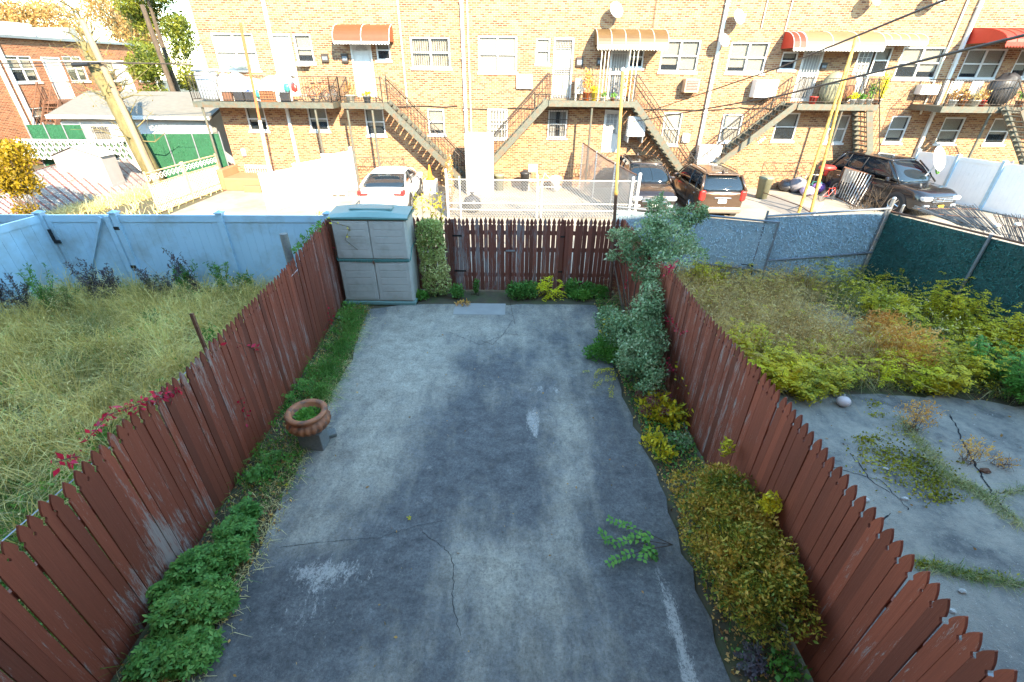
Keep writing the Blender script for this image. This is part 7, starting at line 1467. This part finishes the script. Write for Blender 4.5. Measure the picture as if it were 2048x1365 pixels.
fr = [(1405, 590, .4, .75, 'yg', 'yellow green shrub just behind the tall variegated shrub'), (1430, 560, .4, .8, 'yg', 'yellow green shrub below the left slatted gate leaf'), (1470, 575, .4, .6, 'yg', 'olive green shrub before the left slatted gate leaf'), (1690, 560, .4, .6, 'yg', 'yellow green shrub below the right slatted gate leaf'), (1725, 565, .45, .65, 'yg', 'yellow green shrub at the foot of the steel corner posts'), (1770, 580, .5, .75, 'yg', 'leafy yellow green shrub at the corner of the teal fence'), (1830, 600, .5, .8, 'yg', 'leafy shrub against the teal fence, second from the corner'), (1760, 640, .4, .6, 'yg', 'green shrub beside the broken pavement patch'), (1870, 650, .5, .8, 'yg', 'leafy shrub against the teal fence, third from the corner'), (1930, 690, .5, .75, 'yg', 'leafy yellow green shrub in the middle of the teal fence'), (1900, 745, .45, .6, 'yg', 'dense green shrub at the edge of the right pavement'), (1975, 760, .5, .75, 'green', 'bright green shrub near the right picture edge'), (2040, 720, .5, .9, 'yg', 'tall leafy shrub against the teal fence at the right edge'), (2045, 810, .4, .7, 'green', 'leafy green shrub at the right edge of the pavement'), (1860, 780, .35, .4, 'yg', 'low yellow green shrub bordering the right pavement')]
for px, py, r, h, k, lb in fr: frondy('wild_shrub', lb, 'shrub', onz(px, py, 0), r, h*random.uniform(.9, 1.4), 26, LM[k], .06, .030, .14, 13, nlf=4)
for px, py, r, h, lb in ((1455, 720, .35, .75, 'bright yellow shrub peeking over the middle of the right fence'), (1490, 745, .38, .7, 'golden yellow shrub behind the right fence tips'), (1530, 775, .38, .6, 'yellow shrub right behind the right fence by the pavement'), (1575, 790, .35, .45, 'low yellow green shrub at the corner of the right pavement'), (1620, 775, .35, .5, 'low olive yellow shrub left of the pink ball')):
    frondy('wild_shrub', lb, 'shrub', onz(px+25, py, 0), r, h, 26, LM['yellow'] if 'olive' not in lb and 'low' not in lb else LM['yg'], .06, .030, .14, 13, nlf=4)
for px, py, r, h, lb in ((1790, 745, .55, .95, 'large orange and gold drying bush above the pavement'), (1740, 700, .42, .85, 'pale orange dry bush beside the broken pavement')): b = onz(px, py, 0); bushy('dry_bush', lb, 'bush', (b.x, b.y, 0), [(b.x, b.y, h*.5, r, r*.8, h*.5, 1)], 2600, .06, LM['orange'], .3, .5, .6, 16, MT['rust'], .15)
frondy('wild_shrub', 'golden yellow shrub below the large orange bush', 'shrub', onz(1800, 765, 0), .4, .45, 20, LM['yellow'], .06, .028, .2, 8)
for px, py, r, h, n_, lb in ((1820, 860, .32, .5, 700, 'feathery orange brown dried weed standing on the right pavement'), (1930, 925, .25, .4, 380, 'thin orange dried weed beside the brick fragment'), (2000, 935, .18, .2, 120, 'tiny dried weed at the right crack')): b = onz(px, py, 0); bushy('dried_weed', lb, 'weed', (b.x, b.y, 0), [(b.x, b.y, h*.6, r, r*.7, h*.45, 1)], n_, .035, LM['orange'], .35, .5, .6, 22, MT['rust'], .1, sr=.003)
# fountain grass behind the fence
b = onz(1440, 560, 0); t = thing('fountain_grass', 'arching pale grass clump below the slatted gate near the tall shrub', 'grass clump', (b.x, b.y, 0)); Q = np.stack([b.x+rng.normal(0, .15, 420), b.y+rng.normal(0, .1, 420), np.zeros(420)], 1); arr_mesh('blades', blade_coords(Q, 1.0, .005, .4, (.1, 0, 0), .2, .8), 4, LM['drygr'], t)
# moss in the cracks and dry grass rims
MP = []
for px, py, sx, sy, n_ in ((1735, 880, 14, 5, 260), (1770, 910, 30, 14, 900), (1830, 940, 40, 18, 1300), (1870, 965, 25, 12, 700), (1830, 925, 20, 10, 500), (1880, 995, 22, 8, 420), (1790, 870, 20, 10, 160), (1750, 810, 10, 5, 100), (1755, 830, 14, 4, 90), (1850, 1130, 16, 4, 160), (1960, 1150, 30, 5, 160)):
    a_ = rng.normal(px, sx, n_); b_ = rng.normal(py, sy, n_); keep = np.sin(a_*.35)*np.sin(b_*.6+a_*.1) > -.25
    for x, y in zip(a_[keep], b_[keep]): q = onz(x, y, .015); MP.append((q.x, q.y, .012+random.random()*.02))
stuff('moss', leaf_coords(np.array(MP), .028, .8, up=.8), LM['moss'])
GP = []
for pts, n_ in (([(1800, 840), (1850, 900), (1900, 960), (1950, 980), (2048, 1060)], 1500), ([(1835, 1130), (1900, 1142), (1960, 1158), (2048, 1172)], 700), ([(1960, 1000), (2048, 980)], 200)):
    for i in range(n_):
        k = random.random()*(len(pts)-1); i0 = int(k); f_ = k-i0; x = pts[i0][0]*(1-f_)+pts[i0+1][0]*f_; y = pts[i0][1]*(1-f_)+pts[i0+1][1]*f_; q = onz(x+random.gauss(0, 7), y+random.gauss(0, 5), .01); GP.append(tuple(q))
stuff('crack_grass', blade_coords(np.array(GP), .09, .0035, .9, (0, 0, 0), .4, .7), LM['drygr'])
P = scatter([(2.8, 1), (10, 1), (10, 6), (2.8, 6.2)], 260); P[:, 2] = .02; stuff('pavement_leaves', leaf_coords(P, .035, .6, up=-.2), LM['brown'])
P = scatter([(-2.7, 1), (1.9, 1), (1.8, 9.2), (-2.9, 9.2)], 150); P[:, 2] = .022; stuff('driveway_leaves', leaf_coords(P, .035, .5, up=-.1), LM['brown'])
for (px, py), lb in zip(((575, 968), (542, 1030), (820, 1036)), ('bright yellow maple leaf at the left driveway edge', 'orange fallen leaf in the left litter', 'small green fallen leaf on the driveway')):
    p = onz(px, py, .03); o = arr_mesh('fallen_leaf', lobed(np.array([A(p)]), .055 if 'maple' in lb else .03, 3), 4, LM['yellow'] if 'yellow' in lb else (LM['orange'] if 'orange' in lb else LM['yg'])); tag(o, lb, 'leaf')
# ------------------------------------------------------------------ far plants and trees
def limb_tree(name, label, base, top, r0, crown, n, size, mat, barkm, nb=14, aspect=.5, spread=1.0, r1=.06, tw=0, shell=.2, lumps=16):
    t = thing(name, label, 'tree', base); b, tp = V(base), V(top); pts = [b.lerp(tp, k/5)+V((random.gauss(0, r0*.3), random.gauss(0, r0*.3), 0)) for k in range(6)]; MB().path(pts, r0, 10, r1=r1).build('trunk', barkm, t)
    c, R = V(crown[:3]), crown[3:]; m = MB()
    for i in range(nb):
        s = b.lerp(tp, random.uniform(.45, 1)); e = c+V((random.gauss(0, .45)*R[0], random.gauss(0, .45)*R[1], random.gauss(0, .45)*R[2])); md = s.lerp(e, .5)+V((0, 0, .2*R[2]*random.random())); m.path([s, md, e], r0*.3, 5, r1=r0*.06)
        for k in range(tw): q = md.lerp(e, random.random()); m.path([q, q+V([random.gauss(0, .28)*x for x in R])], r0*.07, 3, r1=r0*.02)
    m.build('limbs', barkm, t)
    if n: P, d = lumpy(n, A(c), R, lumps, .33, shell); arr_mesh('crown', leaf_coords(P, size, aspect, up=.1), 4, mat, t)
    return t
b = ony(357, 190, 34); tz = ony(330, -60, 34).z; x = b.x; t = thing('evergreen_tree', 'dense yellow green evergreen tree beside the left corner of the brick row', 'tree', (x, 34, -.4)); MB().tube((x, 34, -.4), (x, 34, tz), .25, 10, r1=.05).build('trunk', MT['bark'], t)
B = []
for i in range(75):
    u = (i/75); z = .8+(tz+2-.8)*u; rr = 2.6*(1-.5*u)*random.uniform(.5, 1); a = random.uniform(0, 2*PI); B.append((x+rr*math.cos(a), 34+rr*math.sin(a), z+random.gauss(0, .3), .75, .75, .6, 1))
P, d = blob_pts(42000, B, .4); arr_mesh('crown', leaf_coords(P, .17, .35, up=.5), 4, LM['conif'], t)
for i, (px, py, y, R, lb) in enumerate(((60, 40, 52, (6, 4, 3.0), 'hazy orange autumn tree at the far left corner'), (150, 25, 60, (7, 4, 4.2), 'pale golden autumn tree behind the flat roof'), (235, 35, 56, (5, 4, 3.4), 'bare twiggy autumn tree left of the evergreen'), (-30, 50, 50, (6, 4, 3), 'rusty autumn tree cut by the left edge'), (282, 70, 62, (3.5, 3, 3.2), 'thin autumn tree just left of the dark utility pole'))):
    c = ony(px, py, y); limb_tree('autumn_tree', lb, (c.x, y, -.4), (c.x+.3, y, c.z+.5), .35, (c.x, y, c.z, *R), 9000, .20, LM['autumn'], MT['barky'], 22, .4, tw=5, shell=.05, lumps=26)
bt = ony(272, 285, 21.8); tt = ony(170, 85, 21.8); t = thing('pollarded_tree', 'thick yellowish pollarded tree trunk with bare twigs beside the leaning pole', 'tree', (bt.x, 21.8, -.4)); b0 = V((bt.x+.35, 21.8, -.4)); k1 = ony(228, 200, 21.8); k2 = ony(190, 135, 21.8)
MB().path([b0, bt, k1, k2, ony(176, 105, 21.8), tt], .3, 10, rs=[.38, .34, .30, .24, .17, .16]).build('trunk', MT['barky'], t, True); m = MB()
for i in range(46):
    s = bt.lerp(k1, random.random()) if i % 3 == 0 else k1.lerp(tt, random.random()); e = s+V((random.gauss(0, .9), random.gauss(-.1, .5), random.uniform(-.1, 1.1))); md = s.lerp(e, .5)+V((random.gauss(0, .15), 0, random.gauss(0, .15))); m.path([s, md, e], .035, 4, r1=.008)
    for k in range(4): q = md.lerp(e, random.random()); m.path([q, q+V((random.gauss(0, .35), random.gauss(0, .3), random.gauss(.1, .35)))], .010, 3, r1=.004)
m.path([k2, ony(215, 150, 21.5), ony(222, 175, 21.4)], .09, 6, r1=.05); m.build('twigs', MT['barky'], t)
P = np.array([A(k1.lerp(tt, random.random()))+rng.normal(size=3)*np.array([.6, .3, .5]) for _ in range(300)]); arr_mesh('crown', leaf_coords(P, .06, .5), 4, LM['ybush'], t)
b = ony(15, 330, 15.5); bushy('golden_bush', 'golden yellow leafy bush at the left picture edge', 'bush', (b.x, 15.5, -.4), [(b.x-.3, 15.5, b.z-.3, .9, .6, .8, 1), (b.x+.35, 15.6, b.z+.25, .55, .5, .5, .6), (b.x-.6, 15.4, b.z+.6, .7, .5, .45, .6), (b.x+.1, 15.5, b.z-.5, .7, .5, .5, .6), (b.x-.2, 15.5, .1, .5, .4, .5, .4)], 5200, .11, LM['ybush'], .5, .2, .6, 14, shell=.35, sr=.02)
b = ong(2025, 420); bushy('bush', 'green weedy bush below the white vinyl fence at the right edge', 'bush', (b.x, b.y, -.4), [(b.x, b.y, -.1, .8, .4, .35, 1), (b.x+.9, b.y, -.05, .7, .4, .4, 1)], 1800, .10, LM['green'], .4, .6, .5, 14)
b = ong(640, 428); bushy('bush', 'small yellow green conifer like weed left of the cabinet lid', 'bush', (b.x, 13.5, -.25), [(ony(636, 418, 13.5).x, 13.5, .55, .22, .2, .35, 1)], 500, .08, LM['yg'], .25, .8, .6, 6, shell=.2)
P = []
for i in range(7000):
    u = random.random(); q = onz(95, 432, -.4).lerp(onz(322, 376, -.4), u); P.append((q.x+random.gauss(.45, .35), q.y+random.gauss(-.1, .3), -.4))
stuff('verge_straw', blade_coords(np.array(P), .30, .010, .8, (0, 0, 0), .4, .6), LM['dry'])
P = scatter([(-60, 12), (-13.6, 12), (-13.6, 24), (-60, 24)], 8000); P[:, 2] = -.4; stuff('far_left_grass', blade_coords(P, .35, .016, .5, (0, 0, 0), .4, .5), LM['dry'])
for px, py, lb in ((1742, 425, 'bare brown shrub tangled in front of the large dark suv'),):
    b = ong(1740, 420); t = thing('bare_shrub', lb, 'shrub', (b.x, b.y, -.4)); m = MB()
    for i in range(70): s = V((b.x+random.gauss(0, .5), b.y+random.gauss(0, .2), -.4)); e = s+V((random.gauss(0, .35), random.gauss(0, .2), random.uniform(.4, 1.1))); m.path([s, s.lerp(e, .5)+V((random.gauss(0, .08), 0, 0)), e], .012, 4, r1=.004)
    m.build('twigs', MT['bark'], t)
    q0 = ong(1700, 402, 0); q1 = ong(1860, 440, 0); t = thing('chain_link_fence', 'short rusty chain link fence before the large dark suv', 'fence', q0); chain(t, q0, q1, q1+V((0, 0, .8)), q0+V((0, 0, .8)), .09, .005); MB().tube(q0+V((0, 0, .8)), q1+V((0, 0, .8)), .02, 6).build('top_rail', MT['rust'], t)
